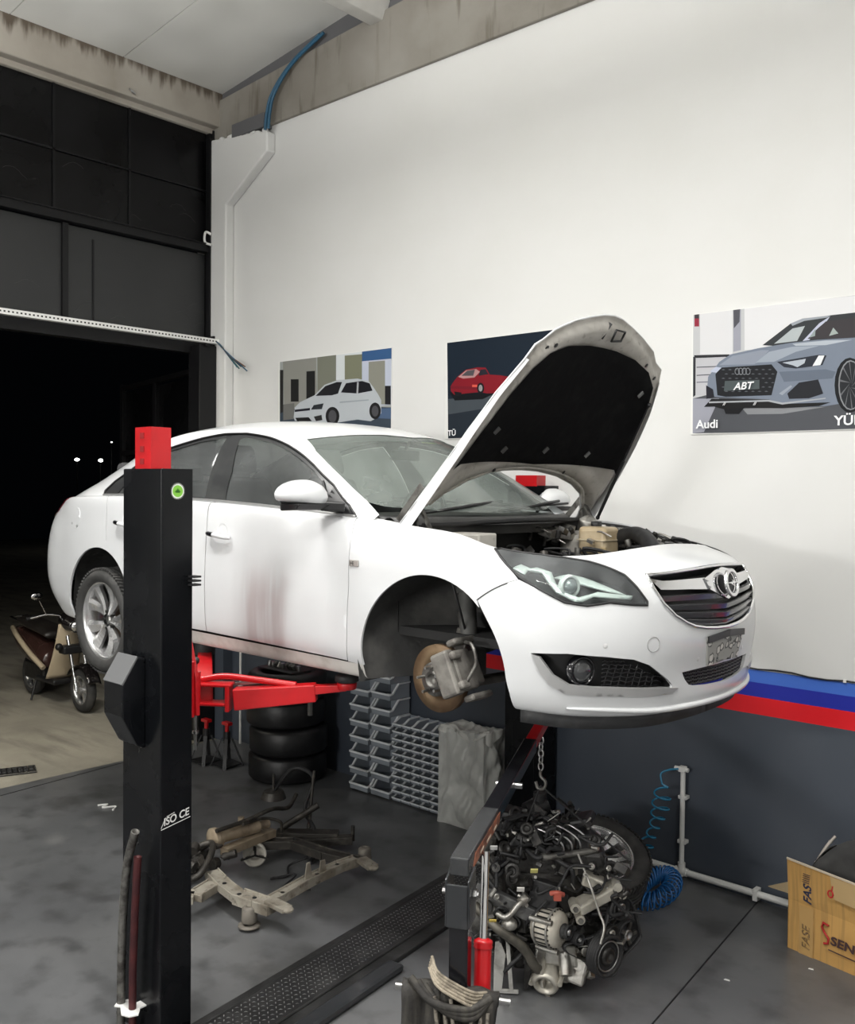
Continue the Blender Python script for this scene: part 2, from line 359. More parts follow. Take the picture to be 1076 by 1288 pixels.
# ================= ROOM =================
XL=-7.77; XE=5.2; YE=-9.5
def quad(x0,x1,z0,z1,y=0,t=.25):
    return MB().box(((x0+x1)/2,y+t/2,(z0+z1)/2),(x1-x0,t,z1-z0))
wallb=MB().box(((XL+XE)/2,.15,1.235),(XE-XL,.30,2.47-.0))
# long wall: painted grey below 1.11, three stripes, white above (one mesh, painted bands)
def wall_right():
    mb=MB(); xs=[XL-.3,XE]; zs=[0,1.11,1.215,1.30,1.375,5.70]
    for i in range(5):
        mb.cur=i
        mb.box(((xs[0]+xs[1])/2,.15,(zs[i]+zs[i+1])/2),(xs[1]-xs[0],.30,zs[i+1]-zs[i]))
    return struct('wall_right',mb,[M_['wallgrey'],M_['redp'],M_['blue2'],M_['blue1'],M_['wallwhite']],fixn=False)
wall_right()
# surface cable clipped along the top of the blue stripe
mb=MB(); pts=[]
for i in range(60):
    x=-2.6+i*.1; pts.append((x,-.008,1.383+.006*math.sin(i*1.7)+.004*math.sin(i*.6)))
mb.tube(pts,.005,6)
for i in range(0,60,8): mb.cur=1; mb.box((pts[i][0],-.010,pts[i][2]),(.016,.016,.018)); mb.cur=0
tag(mb.build('wall_cable',[M_['blk'],M_['white']]),'thin black cable clipped along the top of the blue wall stripe','cable')
# concrete ring beam above the white wall
def roofz(x): return 6.20+(x+7.54)*.1125
mb=MB(); mb.prism([(XL,5.70),(XE,5.70),(XE,6.13+.062*(XE+7.54)),(XL,6.115)],(0,.28,0),org=(0,-.03,0))
struct('trim_1',mb,M_['concrete'],bevel=.01)
mb=MB(); mb.prism([(XL,6.05),(XE,6.6),(XE,roofz(XE)+.05),(XL,roofz(XL)+.05)],(0,.20,0),org=(0,.0,0))
struct('trim_2',mb,M_['dkstrip'])
# ceiling panels, with joints
mb=MB()
xs=[XL-.3,XE]
yy=0.3
k=0
while yy>YE-.2:
    y1=yy-1.0 if k else -1.05
    if k==0: yy=.3
    for (xa,xb) in ((XL-.3,-5.35),(-5.35,-2.2),(-2.2,.9),(.9,XE)):
        P=[(xa,yy,roofz(xa)),(xb,yy,roofz(xb)),(xb,y1+.008,roofz(xb)),(xa,y1+.008,roofz(xa))]
        mb.add(P+[(a,b,c+.1) for a,b,c in P],[(0,1,2,3),(7,6,5,4),(0,4,5,1),(1,5,6,2),(2,6,7,3),(3,7,4,0)])
    yy=y1;k+=1
struct('ceiling',mb,M_['ceil'],fixn=False)
mb=MB().box(((XL+XE)/2,(YE)/2,7.9),(XE-XL+1,-YE+1,.1)); struct('trim_12',mb,M_['dkstrip'])
# concrete purlins running away from the long wall
for n,x in ((3,-5.55),(4,-2.2),(5,1.0)):
    mb=MB(); z=roofz(x)
    mb.prism([(-.13,0.02),(.13,0.05),(.13,-.10),(.07,-.24),(-.07,-.24),(-.13,-.10)],(0,YE,0),org=(x,-.0,z),ax=(1,0,0),ay=(0,0,1))
    struct('trim_%d'%n,mb,M_['concl'],bevel=.008)
# beam over the gate
mb=MB(); mb.box((XL-.10,YE/2+.1,6.10),(.40,-YE+.4,.47)); mb.box((XL-.14,YE/2+.1,5.845),(.30,-YE+.4,.06)); struct('trim_6',mb,M_['beam'],bevel=.012)
tag(MB().tube([(XL+.10,-.98,5.93)]+[(XL+.12+.035*math.sin(t/8*PI*1.4),-.98-.03*math.cos(t/8*PI*1.5),5.93-.05*math.sin(t/8*PI)) for t in range(1,9)],.008,8).build('lifting_hook',M_['steel']),'small rusty wire loop sticking out of the concrete beam over the gate','hook')
# floor, yard
mb=MB().box(((-7.56+XE)/2,YE/2+.1,-.05),(XE+7.56,-YE+.5,.1)); struct('floor',mb,M_['floor'])
mb=MB().box((-24,-6,-.055),(33.0,40,.1)); struct('yard_ground',mb,M_['yard'])
# saw-cut joint in the floor
mb=MB().bar((-2.27,-.005,.0008),(-1.75,-4.6,.0008),.008,.0016); struct('trim_7',mb,M_['blk'])
mb=MB().bar((-7.35,-2.6,.0008),(-7.62,-.02,.0008),.012,.0016); struct('trim_8',mb,M_['blk'])
# other walls out of frame
struct('wall_back',MB().box(((XL+XE)/2,YE,3.3),(XE-XL+.4,.2,6.6)),M_['wallwhite'])
struct('wall_far_right',MB().box((XE+.1,YE/2,3.6),(.2,-YE+.4,7.2)),M_['wallwhite'])
# gate wall (left)
GY0,GY1=-.06,-6.0
struct('wall_left',MB().box((XL-.12,-7.9,3.0),(.3,3.8,6.0)),M_['wallwhite'])
mb=MB().box((XL-.02,(-6.0)/2,3.745),(.10,6.0,.11)); mb.box((XL+.08,-.20,1.88),(.18,.19,3.76)); mb.box((XL+.05,-.07,3.80),(.18,.10,.12)); mb.box((XL+.035,-.09,4.75),(.07,.05,2.0)); mb.box((XL-.03,-.02,4.75),(.10,.06,2.2))
mb.box((XL-.07,-.20,1.85),(.04,.05,3.7))
mb.box((XL+.02,-.045,1.85),(.03,.05,3.74)); mb.box((XL-.01,-5.95,1.85),(.12,.1,3.7))
struct('door_1',mb,M_['gatefrm'],bevel=.004)
up=MB(); ys=[-.08,-.91,-1.62,-2.45,-3.3,-4.1,-5.0,-6.0]; up_=[]
gt=thing('steel_gate','fixed upper part of the gate, black and dark grey sheet panels under the concrete beam','gate panel',(XL,0,0))
def rel(mb): return mb
for a,b in zip(ys,ys[1:]):
    for z0,z1 in ((4.77,5.255),(5.275,5.83)):
        MB().box((-.05,(a+b)/2,(z0+z1)/2),(.03,a-b-.018,z1-z0)).build('sheet_panel',M_['gateblk'],gt,bevel=.003)
ys2=[-.08,-1.53,-3.0,-4.5,-6.0]
for a,b in zip(ys2,ys2[1:]):
    MB().box((-.04,(a+b)/2,(3.80+4.655)/2),(.03,a-b-.05,.855)).build('lower_sheet_panel',M_['gategry'],gt,bevel=.003)
MB().box((-.022,-1.265,4.22),(.012,.016,.70)).build('weld_strip',M_['gatefrm'],gt)
mb=MB().box((0,-3.03,4.71),(.09,5.95,.085)).box((.035,-3.03,4.745),(.05,5.95,.012)); mb.build('crossbar',M_['gatefrm'],gt,bevel=.003)
mb=MB()
for y in ys2[1:-1]: mb.box((-.02,y,4.23),(.05,.05,.86))
for y in ys[1:-1]: mb.box((-.035,y,5.30),(.03,.02,1.1))
mb.box((-.035,-3.03,5.265),(.03,5.9,.016)); mb.box((-.03,-.065,4.8),(.07,.03,2.05))
mb.build('upright',M_['gatefrm'],gt)
# pale scratches on the sheets
random.seed(5)
mb=MB()
for (y,z,s) in ((-1.45,5.17,.22),(-.85,4.86,.2),(-.4,5.05,.3),(-.3,4.98,.18),(-.35,4.05,.25),(-.25,4.15,.2),(-1.85,4.1,.2),(-1.35,4.0,.22),(-1.0,3.92,.18),(-.15,3.98,.2),(-1.95,5.0,.25)):
    for k in range(1):
        ph=random.uniform(-.6,.8); s*=random.uniform(.5,1)
        p=[(-.0335 if z>4.7 else -.0245,y+s*(t-.5)+random.uniform(-.01,.01),z+s*.45*math.sin(t*2.2+ph)-s*.3+.03*k) for t in [i/7 for i in range(8)]]
        mb.tube([q for q in p],.0015,4)
mb.build('scratch',mat('scraped sheet',(.05,.05,.05),.7),gt)
# perforated cable tray over the opening
tr=thing('cable_tray','white perforated cable tray running above the open gateway','cable tray',(XL+.20,-.125,3.80))
mb=MB(); L=6.0
mb.box((0,-L/2+.03,0),(.012,L,.046)); mb.box((-.03,-L/2+.03,-.02),(.06,L,.004)); mb.build('tray',M_['white'],tr)
mb=MB()
for i in range(98): mb.box((.0065,-.01-i*.034,0),(.002,.015,.013))
o=mb.build('tray_holes',M_['under'],tr)
for y in (-.1,-2.05): MB().box((-.10,y,-.045),(.20,.05,.02)).build('bracket',M_['gatefrm'],tr)
# cables hanging out of the tray's end
bk=[mat('blue cable sheath',(.02,.09,.16),.5),mat('teal cable sheath',(.03,.10,.11),.5),M_['blk'],mat('grey cable sheath',(.2,.2,.2),.5),mat('brown cable sheath',(.15,.07,.04),.5)]
cabroot=thing('cable_bundle','bundle of cut blue and grey cable ends hanging from the white cable tray','cables',(0,0,0))
for i in range(6):
    random.seed(20+i)
    a=(-7.56,-.13,3.795); e=(-7.28+.03*i,-.10,3.52+.02*random.random()-.035*(i==5))
    pts=spline([a,(-7.50+.003*i,-.125,3.755-.004*i),(-7.40+.012*i,-.115,3.655-.004*i),e],5)
    cab=cab+pts if 0 else None
    _=MB().tube(pts,.006,6).build('cable_strand',bk[i%5],cabroot)
# white corner column with a corbel
mb=MB(); d=.10
mb.prism([(-7.76,0),(-7.47,0),(-7.47,3.84),(-7.47,5.08),(-6.86,5.44),(-6.86,5.62),(-7.40,5.69),(-7.76,5.74)],(0,-d,0),org=(0,.0,0))
struct('trim_9',mb,M_['wallwhite'],bevel=.015)
struct('trim_14',MB().box((-7.615,-.053,.55),(.295,.106,1.10)),M_['wallgrey'])
mb=MB(); random.seed(3)
for i in range(22): mb.sphere((-7.74+i*.040,-.07+random.uniform(-.01,.02),5.72-.0045*i+random.uniform(-.012,.012)),.028,(random.uniform(.7,1.5),1.2,random.uniform(.5,1.3)),10,7)
struct('trim_10',mb,M_['wallwhite'],bevel=.01)
mb=MB().box((-7.15,-.05,5.735),(.48,.10,.13)); struct('trim_11',mb,M_['dkstrip'],bevel=.01)
cond=thing('conduit_pair','two blue flexible conduits dropping from the roof past the concrete beam','conduit',(0,0,0))
for k in (0,1):
    pts=spline([(-6.2+.05*k,-.06,6.28),(-6.55+.03*k,-.09,6.12),(-6.78+.04*k,-.11,5.92),(-6.84+.045*k,-.12,5.75),(-6.86+.045*k,-.12,5.62)],6)
    MB().tube(pts,.014,8).build('conduit',bk[0],cond)
tag(MB().tube(spline([(-7.68,-.11,4.83),(-7.72,-.15,4.85),(-7.73,-.15,4.76),(-7.68,-.11,4.73)],6),.012,8).build('wall_ring',M_['white']),'small white ring hook on the corner column beside the gate','hook')
# open leaf of the gate, swung outside
lf=thing('gate_leaf','open black steel gate leaf swung outside behind the car','gate leaf',(XL-.15,-.12,0))
for (a,b) in (((0,0,3.55),(-2.2,.5,3.55)),((0,0,2.8),(-2.2,.5,2.8)),((0,0,1.5),(-2.2,.5,1.5)),((0,0,.1),(-2.2,.5,.1)),((0,0,.05),(0,0,3.6)),((-2.2,.5,.05),(-2.2,.5,3.6)),((-1.1,.25,.05),(-1.1,.25,3.55))):
    MB().bar(a,b,.06,.05).build('frame_bar',M_['gatefrm'],lf,bevel=.003)
MB().add([(0,.03,.1),(-2.2,.53,.1),(-2.2,.53,3.5),(0,.03,3.5)],[(0,1,2,3)]).build('sheet',M_['gateblk'],lf,solid=.004)
# yard: grate
gr=thing('drain_grate','dark slotted drain grate in the yard floor beyond the threshold','drain grate',(-7.95,-1.98,0),rz=1.2)
mb=MB().box((0,0,.003),(.50,.20,.006)); mb.build('pan',M_['under'],gr)
mb=MB()
for i in range(12): mb.box((-.23+i*.042,.045,.008),(.012,.08,.008)); mb.box((-.23+i*.042,-.045,.008),(.012,.08,.008))
mb.box((0,0,.008),(.5,.012,.008)); mb.box((0,.092,.008),(.5,.014,.008)); mb.box((0,-.092,.008),(.5,.014,.008)); mb.build('grid',M_['steel'],gr)
# far street lamps
for (x,y,z,e) in ((-32,11.29,3.28,14),(-32.2,12.31,3.28,18),(-33,13.2,4.0,4)):
    o=MB().sphere((0,0,0),.065 if e>5 else .03,(1.3,1.3,.8),12,8).build('street_lamp',[mat('distant lamp',(1,1,1),.5,emit=((1,1,.95),e))]); o.location=(x,y,z)
    q_={11:'left',12:'brighter right',13:'faint upper'}[int(y)]
    st=thing('street_lamp','%s of the distant street lamps glowing in the dark yard'%q_,'street lamp',(0,0,0),group='distant street lamps')
    o.name='glowing_lamp'; o.parent=st; MB().cyl((x,y,-0.005),(x,y,z-.1),.025).build('pole',M_['blk'],st)
tag(MB().box((-2.9,-9.36,2.7),(1.55,.08,.30)).build('fill_light_housing',mat('fill light housing',(.8,.8,.8),.4),bevel=.01),'unseen white housing of the added fill light on the back wall behind the camera','wall light')  # made-up housing around the added fill light
# ceiling light fixtures (out of frame, they light the workshop)
fx=None
for (x,y) in LAMPS:
    z=5.09
    f=MB().box((0,0,0),(1.25,.34,.06)).build('ceiling_light',mat('lamp housing',(.8,.8,.8),.4),bevel=.01) if fx is None else fx.copy()
    if fx is None: fx=f
    else: COL.objects.link(f)
    f.location=(x,y,z)
    tag(f,['long white ceiling light hanging over the car bonnet','long white ceiling light nearest the right end of the long wall','long white ceiling light hanging left behind the camera','long white ceiling light hanging right behind the camera','long white ceiling light farthest right in the workshop'][LAMPS.index((x,y))],'ceiling light','ceiling lights')
# ================= CAR =================
CAR0=(-2.7539,-1.5584,1.3501)
car=thing('car','white four-door car raised on the two-post lift, bonnet open and right front wheel off','car',CAR0)
LOWS.flip=1;SIDES.flip=-1;TOPS.flip=-1
def pip(x,y,P):
    c=False;n=len(P);j=n-1
    for i in range(n):
        if (P[i][1]>y)!=(P[j][1]>y) and x<(P[j][0]-P[i][0])*(y-P[i][1])/(P[j][1]-P[i][1])+P[i][0]: c=not c
        j=i
    return c
def resamp(P,step):
    out=[];n=len(P)
    for i in range(n):
        a,b=P[i],P[(i+1)%n]; L=math.hypot(b[0]-a[0],b[1]-a[1]); k=max(1,int(math.ceil(L/step)))
        out+=[(a[0]+(b[0]-a[0])*t/k,a[1]+(b[1]-a[1])*t/k) for t in range(k)]
    return out
def tri2d(outer,holes=(),step=.12):
    outer=resamp(outer,step); H=[resamp(h,step) for h in holes]
    vs=[];ed=[]
    for P in [outer]+H:
        o=len(vs);n=len(P);vs+=P;ed+=[(o+i,o+(i+1)%n) for i in range(n)]
    xs=[p[0] for p in outer];ys=[p[1] for p in outer]
    def near(x,y):
        for p in vs[:nb]:
            if abs(p[0]-x)<step*.4 and abs(p[1]-y)<step*.4: return True
        return False
    nb=len(vs)
    i0=int(min(xs)/step);i1=int(max(xs)/step)+1;j0=int(min(ys)/step);j1=int(max(ys)/step)+1
    for i in range(i0,i1+1):
        for j in range(j0,j1+1):
            x,y=i*step,j*step
            if pip(x,y,outer) and not any(pip(x,y,h) for h in H) and not near(x,y): vs.append((x,y))
    r=geometry.delaunay_2d_cdt([Vector(v) for v in vs],ed,[],0,1e-6)
    V2=[tuple(v) for v in r[0]]; T=[]
    for t in r[2]:
        cx=sum(V2[i][0] for i in t)/len(t);cy=sum(V2[i][1] for i in t)/len(t)
        if pip(cx,cy,outer) and not any(pip(cx,cy,h) for h in H):
            a=sum(V2[t[i]][0]*V2[(t[(i+1)%len(t)])][1]-V2[(t[(i+1)%len(t)])][0]*V2[t[i]][1] for i in range(len(t)))
            T.append(tuple(t) if a>0 else tuple(t)[::-1])
    return V2,T
def panel(name,S,outer,holes=(),sg=(-1,),n=0,m=None,parent=car,step=.14,solid=.0,weld=0,disp=None,mb=None):
    V2,T=tri2d(outer,holes,step)
    own=mb is None
    if own: mb=MB()
    base=[S(u,v,0)if n==0 and not disp else S(u,v,(n+(disp(u,v) if disp else 0))*S.flip) for u,v in V2]
    ec={}
    for t in T:
        for i in range(len(t)):
            e=(t[i],t[(i+1)%len(t)])
            if (e[1],e[0]) in ec: del ec[(e[1],e[0])]
            else: ec[e]=1
    rim=[e for e in ec if not(abs(base[e[0]][1])<2e-4 and abs(base[e[1]][1])<2e-4)]
    idx={}; 
    if solid:
        for e in rim:
            for q in e:
                if q not in idx: idx[q]=S(V2[q][0],V2[q][1],(n-solid)*S.flip)
    shared={}
    for s in sg:
        fl=(s<0)==(S.flip>0)
        o=len(mb.v); mp=[]
        for i,p in enumerate(base):
            if abs(p[1])<2e-4 and len(sg)>1:
                if i in shared: mp.append(shared[i]); continue
                shared[i]=len(mb.v)
            mp.append(len(mb.v)); mb.v.append((p[0],p[1]*s,p[2]))
        F=[tuple(mp[i] for i in t) for t in T]; F=[t if fl else t[::-1] for t in F]
        mb.f+=F; mb.sm+=[True]*len(F); mb.mi+=[mb.cur]*len(F)
        if solid:
            for (a,b) in rim:
                pa,pb,qa,qb=base[a],base[b],idx[a],idx[b]
                f=(1,0,2,3) if fl else (0,1,3,2)
                mb.add([(x[0],x[1]*s,x[2]) for x in (pa,pb,qa,qb)],[f],False)
    if not own: return mb
    return mb.build(name,m or M_['carwhite'],parent,fixn=False)
def uvf(S,X,z,g):
    u,v=g
    for _ in range(12):
        p=S.ev(u,v);r=np.array([p[0]-X,p[2]-z])
        a=S.ev(u+1e-3,v);b=S.ev(u,v+1e-3)
        J=np.array([[(a[0]-p[0])/1e-3,(b[0]-p[0])/1e-3],[(a[2]-p[2])/1e-3,(b[2]-p[2])/1e-3]])
        try: s=np.linalg.solve(J,-r)
        except Exception: break
        u+=float(np.clip(s[0],-.5,.5));v+=float(np.clip(s[1],-.5,.5));u=min(max(u,0),S.G.shape[0]-1.01);v=min(max(v,0),S.G.shape[1]-1.01)
    return (u,v)
def uvl(pts,S=None):
    S=S or LOWS; out=[];g=None
    X0=[float(c[4][0]) if S is LOWS else float(c[0][0]) for c in S.G]
    for X,z in pts:
        u0=min(range(len(X0)),key=lambda i:abs(X0[i]-X)); 
        out.append(uvf(S,X,z,(float(u0),4.0 if S is LOWS else 1.0)))
    return out
def arc(cx,cz,r,a0,a1,n=22): return [(cx+r*math.cos(math.radians(a0+(a1-a0)*i/n)),cz+r*math.sin(math.radians(a0+(a1-a0)*i/n))) for i in range(n+1)]
G=.0025
# rocker
rk=[(-2.37,.284),(-2.0,.284),(-1.2,.278),(-.385,.270)]
u=uvl(rk); lo=[(p[0],.0) for p in u[::-1]]
for s in (-1,1): panel('sill',LOWS,lo+u,sg=(s,),m=M_['carunder'],step=.16)
# front door
fd=[(-.488,.278),(-.475,.42),(-.468,.60),(-.472,.78),(-.487,.90)]
d0=uvl(fd); db=uvl([(-1.595,.294),(-1.2,.290),(-.8,.284)]); dr=uvl([(-1.605,.90),(-1.602,.75),(-1.598,.55),(-1.595,.40)])
poly=db+d0+[(10.66,8.0),(8.0,8.0)]+dr
def stained():  # vertical reddish grey streaks over the lower middle of the door
    m=mat('white door paint with reddish grey streaks',(.63,.64,.65),.32,coat=.6); nt=m.node_tree; b=nt.nodes['Principled BSDF']
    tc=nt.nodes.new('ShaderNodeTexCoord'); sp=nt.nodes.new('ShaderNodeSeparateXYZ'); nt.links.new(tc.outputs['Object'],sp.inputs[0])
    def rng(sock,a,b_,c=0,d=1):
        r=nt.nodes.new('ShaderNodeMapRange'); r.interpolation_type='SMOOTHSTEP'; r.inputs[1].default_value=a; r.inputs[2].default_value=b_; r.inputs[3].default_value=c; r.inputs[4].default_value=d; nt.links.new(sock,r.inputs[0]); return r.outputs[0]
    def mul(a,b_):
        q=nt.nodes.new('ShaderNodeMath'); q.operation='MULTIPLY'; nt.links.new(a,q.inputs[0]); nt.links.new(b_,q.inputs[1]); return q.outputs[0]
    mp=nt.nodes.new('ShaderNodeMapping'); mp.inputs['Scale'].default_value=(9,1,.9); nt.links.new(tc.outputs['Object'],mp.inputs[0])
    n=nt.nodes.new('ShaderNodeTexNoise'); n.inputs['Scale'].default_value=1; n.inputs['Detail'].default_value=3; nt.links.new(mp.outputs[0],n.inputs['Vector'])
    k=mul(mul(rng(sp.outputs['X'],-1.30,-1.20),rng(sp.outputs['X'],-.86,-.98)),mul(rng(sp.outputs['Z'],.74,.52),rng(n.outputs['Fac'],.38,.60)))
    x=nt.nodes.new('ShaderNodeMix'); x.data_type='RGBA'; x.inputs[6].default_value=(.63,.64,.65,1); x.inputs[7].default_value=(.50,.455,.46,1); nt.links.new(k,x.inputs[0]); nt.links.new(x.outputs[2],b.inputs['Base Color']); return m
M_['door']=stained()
doors={}
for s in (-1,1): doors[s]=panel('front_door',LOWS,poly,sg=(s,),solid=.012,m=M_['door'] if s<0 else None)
# rear door
ra=arc(-2.745,.30,.415,8,75,12)
rd=[(-1.601,.294)]
poly=uvl([(-1.601,.294),(-1.601,.40),(-1.604,.55),(-1.608,.75),(-1.611,.90)])+[(7.97,8.0),(5.75,8.0)]+uvl([(-2.66,.90),(-2.645,.74)])+uvl(arc(-2.745,.30,.425,72,10,12))+uvl([(-2.32,.296),(-2.0,.294)])
rdoors={}
for s in (-1,1): rdoors[s]=panel('rear_door',LOWS,poly,sg=(s,),solid=.012)
# rear quarter with bumper side
arcR=uvl(arc(-2.745,.30,.395,-14,180,30))
poly=[(5.72,8.0)]+uvl([(-2.667,.90),(-2.652,.745)])+uvl(arc(-2.745,.30,.427,71,-4,10))[0:]+uvl(arc(-2.745,.30,.395,2,186,30))+uvl([(-3.14,.22)])+[(4.2,.0),(2.0,.0),(0,0),(0,3.0),(0,8.0),(2,8.0),(4,8.0)]
# tail lamp opening
tl=[(3.70,7.95),(3.62,7.2),(3.2,6.55),(2.3,6.3),(1.2,6.2),(1.0,7.3),(1.6,7.95)]
mb=MB(); panel('',LOWS,poly,holes=[tl],sg=(-1,1),mb=mb,step=.16,solid=.012); mb.build('rear_quarter',M_['carwhite'],car,fixn=False)
for s in (-1,1): panel('tail_lamp',LOWS,tl,sg=(s,),n=.006,m=mat('dark red lens',(.10,.006,.012),.08,coat=1),solid=.03)
for s in (-1,1): panel('fuel_flap' ,LOWS,uvl([(-3.07+.065*math.cos(t_*PI/8),.87+.07*math.sin(t_*PI/8)) for t_ in range(16)]),sg=(s,),n=.0015,step=.1,solid=.004) if s<0 else None
# front fender
CRE=[(-.0,0)]
fa=uvl(arc(.02,.31,.405,190,41,30))
cr=[(14.381,4.933),(14.85,5.43),(15.267,5.908)]
fe=[(10.70,8.0)]+uvl([(-.484,.90),(-.468,.78),(-.464,.60),(-.471,.42),(-.484,.274)])+uvl([(-.385,.268)])+fa[2:-1]+cr+[(15.05,6.38),(14.72,6.9),(14.42,7.45),(14.33,7.9),(14.3,8.0)]
for s in (-1,1):
    f=panel('front_fender',LOWS,fe,sg=(s,),solid=.010)
    if s<0:
        b=MB(); c=LOWS(11.08,5.60,.004)
        b.box((c[0],-c[1],c[2]),(.062,.006,.030)); b.build('side_lamp',mat('smoked clear lamp',(.35,.33,.31),.15,coat=1),f,bevel=.003)
        b=MB(); text_mb(b,'I•E',.026,(c[0]-.024,-c[1]-.0045,c[2]-.009),(1,0,0),(0,0,1),.001); b.build('lettering',M_['blk'],f)
# front bumper (both halves), openings for lamps, grille and intakes
HL=[(14.375,7.55),(14.72,6.9),(15.05,6.38),(15.289,5.981),(15.7,5.691),(16.153,5.416),(16.59,5.413),(17.046,5.619),(17.5,5.61),(17.82,5.63),(17.83,5.78),(17.685,6.308),(17.527,6.724),(17.276,6.985),(16.862,7.39),(16.3,7.78),(15.71,7.98),(14.833,7.98),(14.45,7.93)]
GR=[(18.012,6.745),(18.73,6.765),(19.484,6.80),(20,6.81),(20,4.46),(19.6,4.50),(19.267,4.57),(18.95,4.68),(18.72,4.85),(18.45,5.15),(18.193,5.68),(18.049,6.30)]
FO=[(15.54,3.59),(15.62,3.35),(15.75,3.05),(15.9,2.72),(16.05,2.5),(16.214,2.37),(16.81,2.33),(17.6,2.34),(18.1,2.38),(18.42,2.47),(18.45,2.60),(18.33,2.78),(18.133,3.0),(17.864,3.34),(17.513,3.57),(16.95,3.66),(16.2,3.70)]
LI=[(18.70,2.95),(19.3,3.02),(20,3.06),(20,2.40),(19.5,2.42),(19.1,2.46),(18.9,2.53),(18.78,2.72)]
af=uvl(arc(.02,.31,.405,40,2,8))
bp=[(14.385,4.925)]+af[1:]+uvl([(.436,.26)])+[(15.22,.6),(15.22,0.0),(18,0),(20,0)]+LI[3:]+LI[:3]+GR[4:]+GR[:4]+[(20,8.0),(18,8.0),(16.5,8.0),(15.9,8.0),(16.3,7.78),(16.862,7.39),(17.276,6.985),(17.527,6.724),(17.685,6.308),(17.83,5.78),(17.82,5.63),(17.5,5.61),(17.046,5.619),(16.59,5.413),(16.153,5.416),(15.7,5.691),(15.285,5.90),(14.86,5.42)]
mb=MB(); panel('',LOWS,bp,holes=[FO],sg=(-1,1),mb=mb,step=.15,solid=.014)
bump=mb.build('front_bumper',M_['carwhite'],car,fixn=False)
def pp(u,v,n=0,s=-1):
    p=LOWS(u,v,n); return Vector((p[0],p[1]*s,p[2]))
mb=MB()
for s in (-1,1): mb.tube([pp(a+.004,b-.02,.0014,s) for a,b in resamp([(14.381,4.93),(14.85,5.425),(15.275,5.90)],.2)[:7]],.0026,5)
mb.build('panel_gap',mat('shut line shadow',(.06,.06,.06),.8),bump)
# black undertray lip
mb=MB()
def _ut(a,b):
    uu=15.24+a*4.76; q=pp(uu,.6,-.012); return (q[0],q[1],q[2]+.01-b*.075)
mb.grid(_ut,30,1); mb.grid(lambda a,b:(lambda p:(p[0],-p[1],p[2]))(_ut(a,b)),30,1); mb.build('undertray',mat('scuffed black undertray',(.035,.036,.038),.6,noise=(12,(.07,.07,.07),.5,.7,4)),bump,solid=.006)
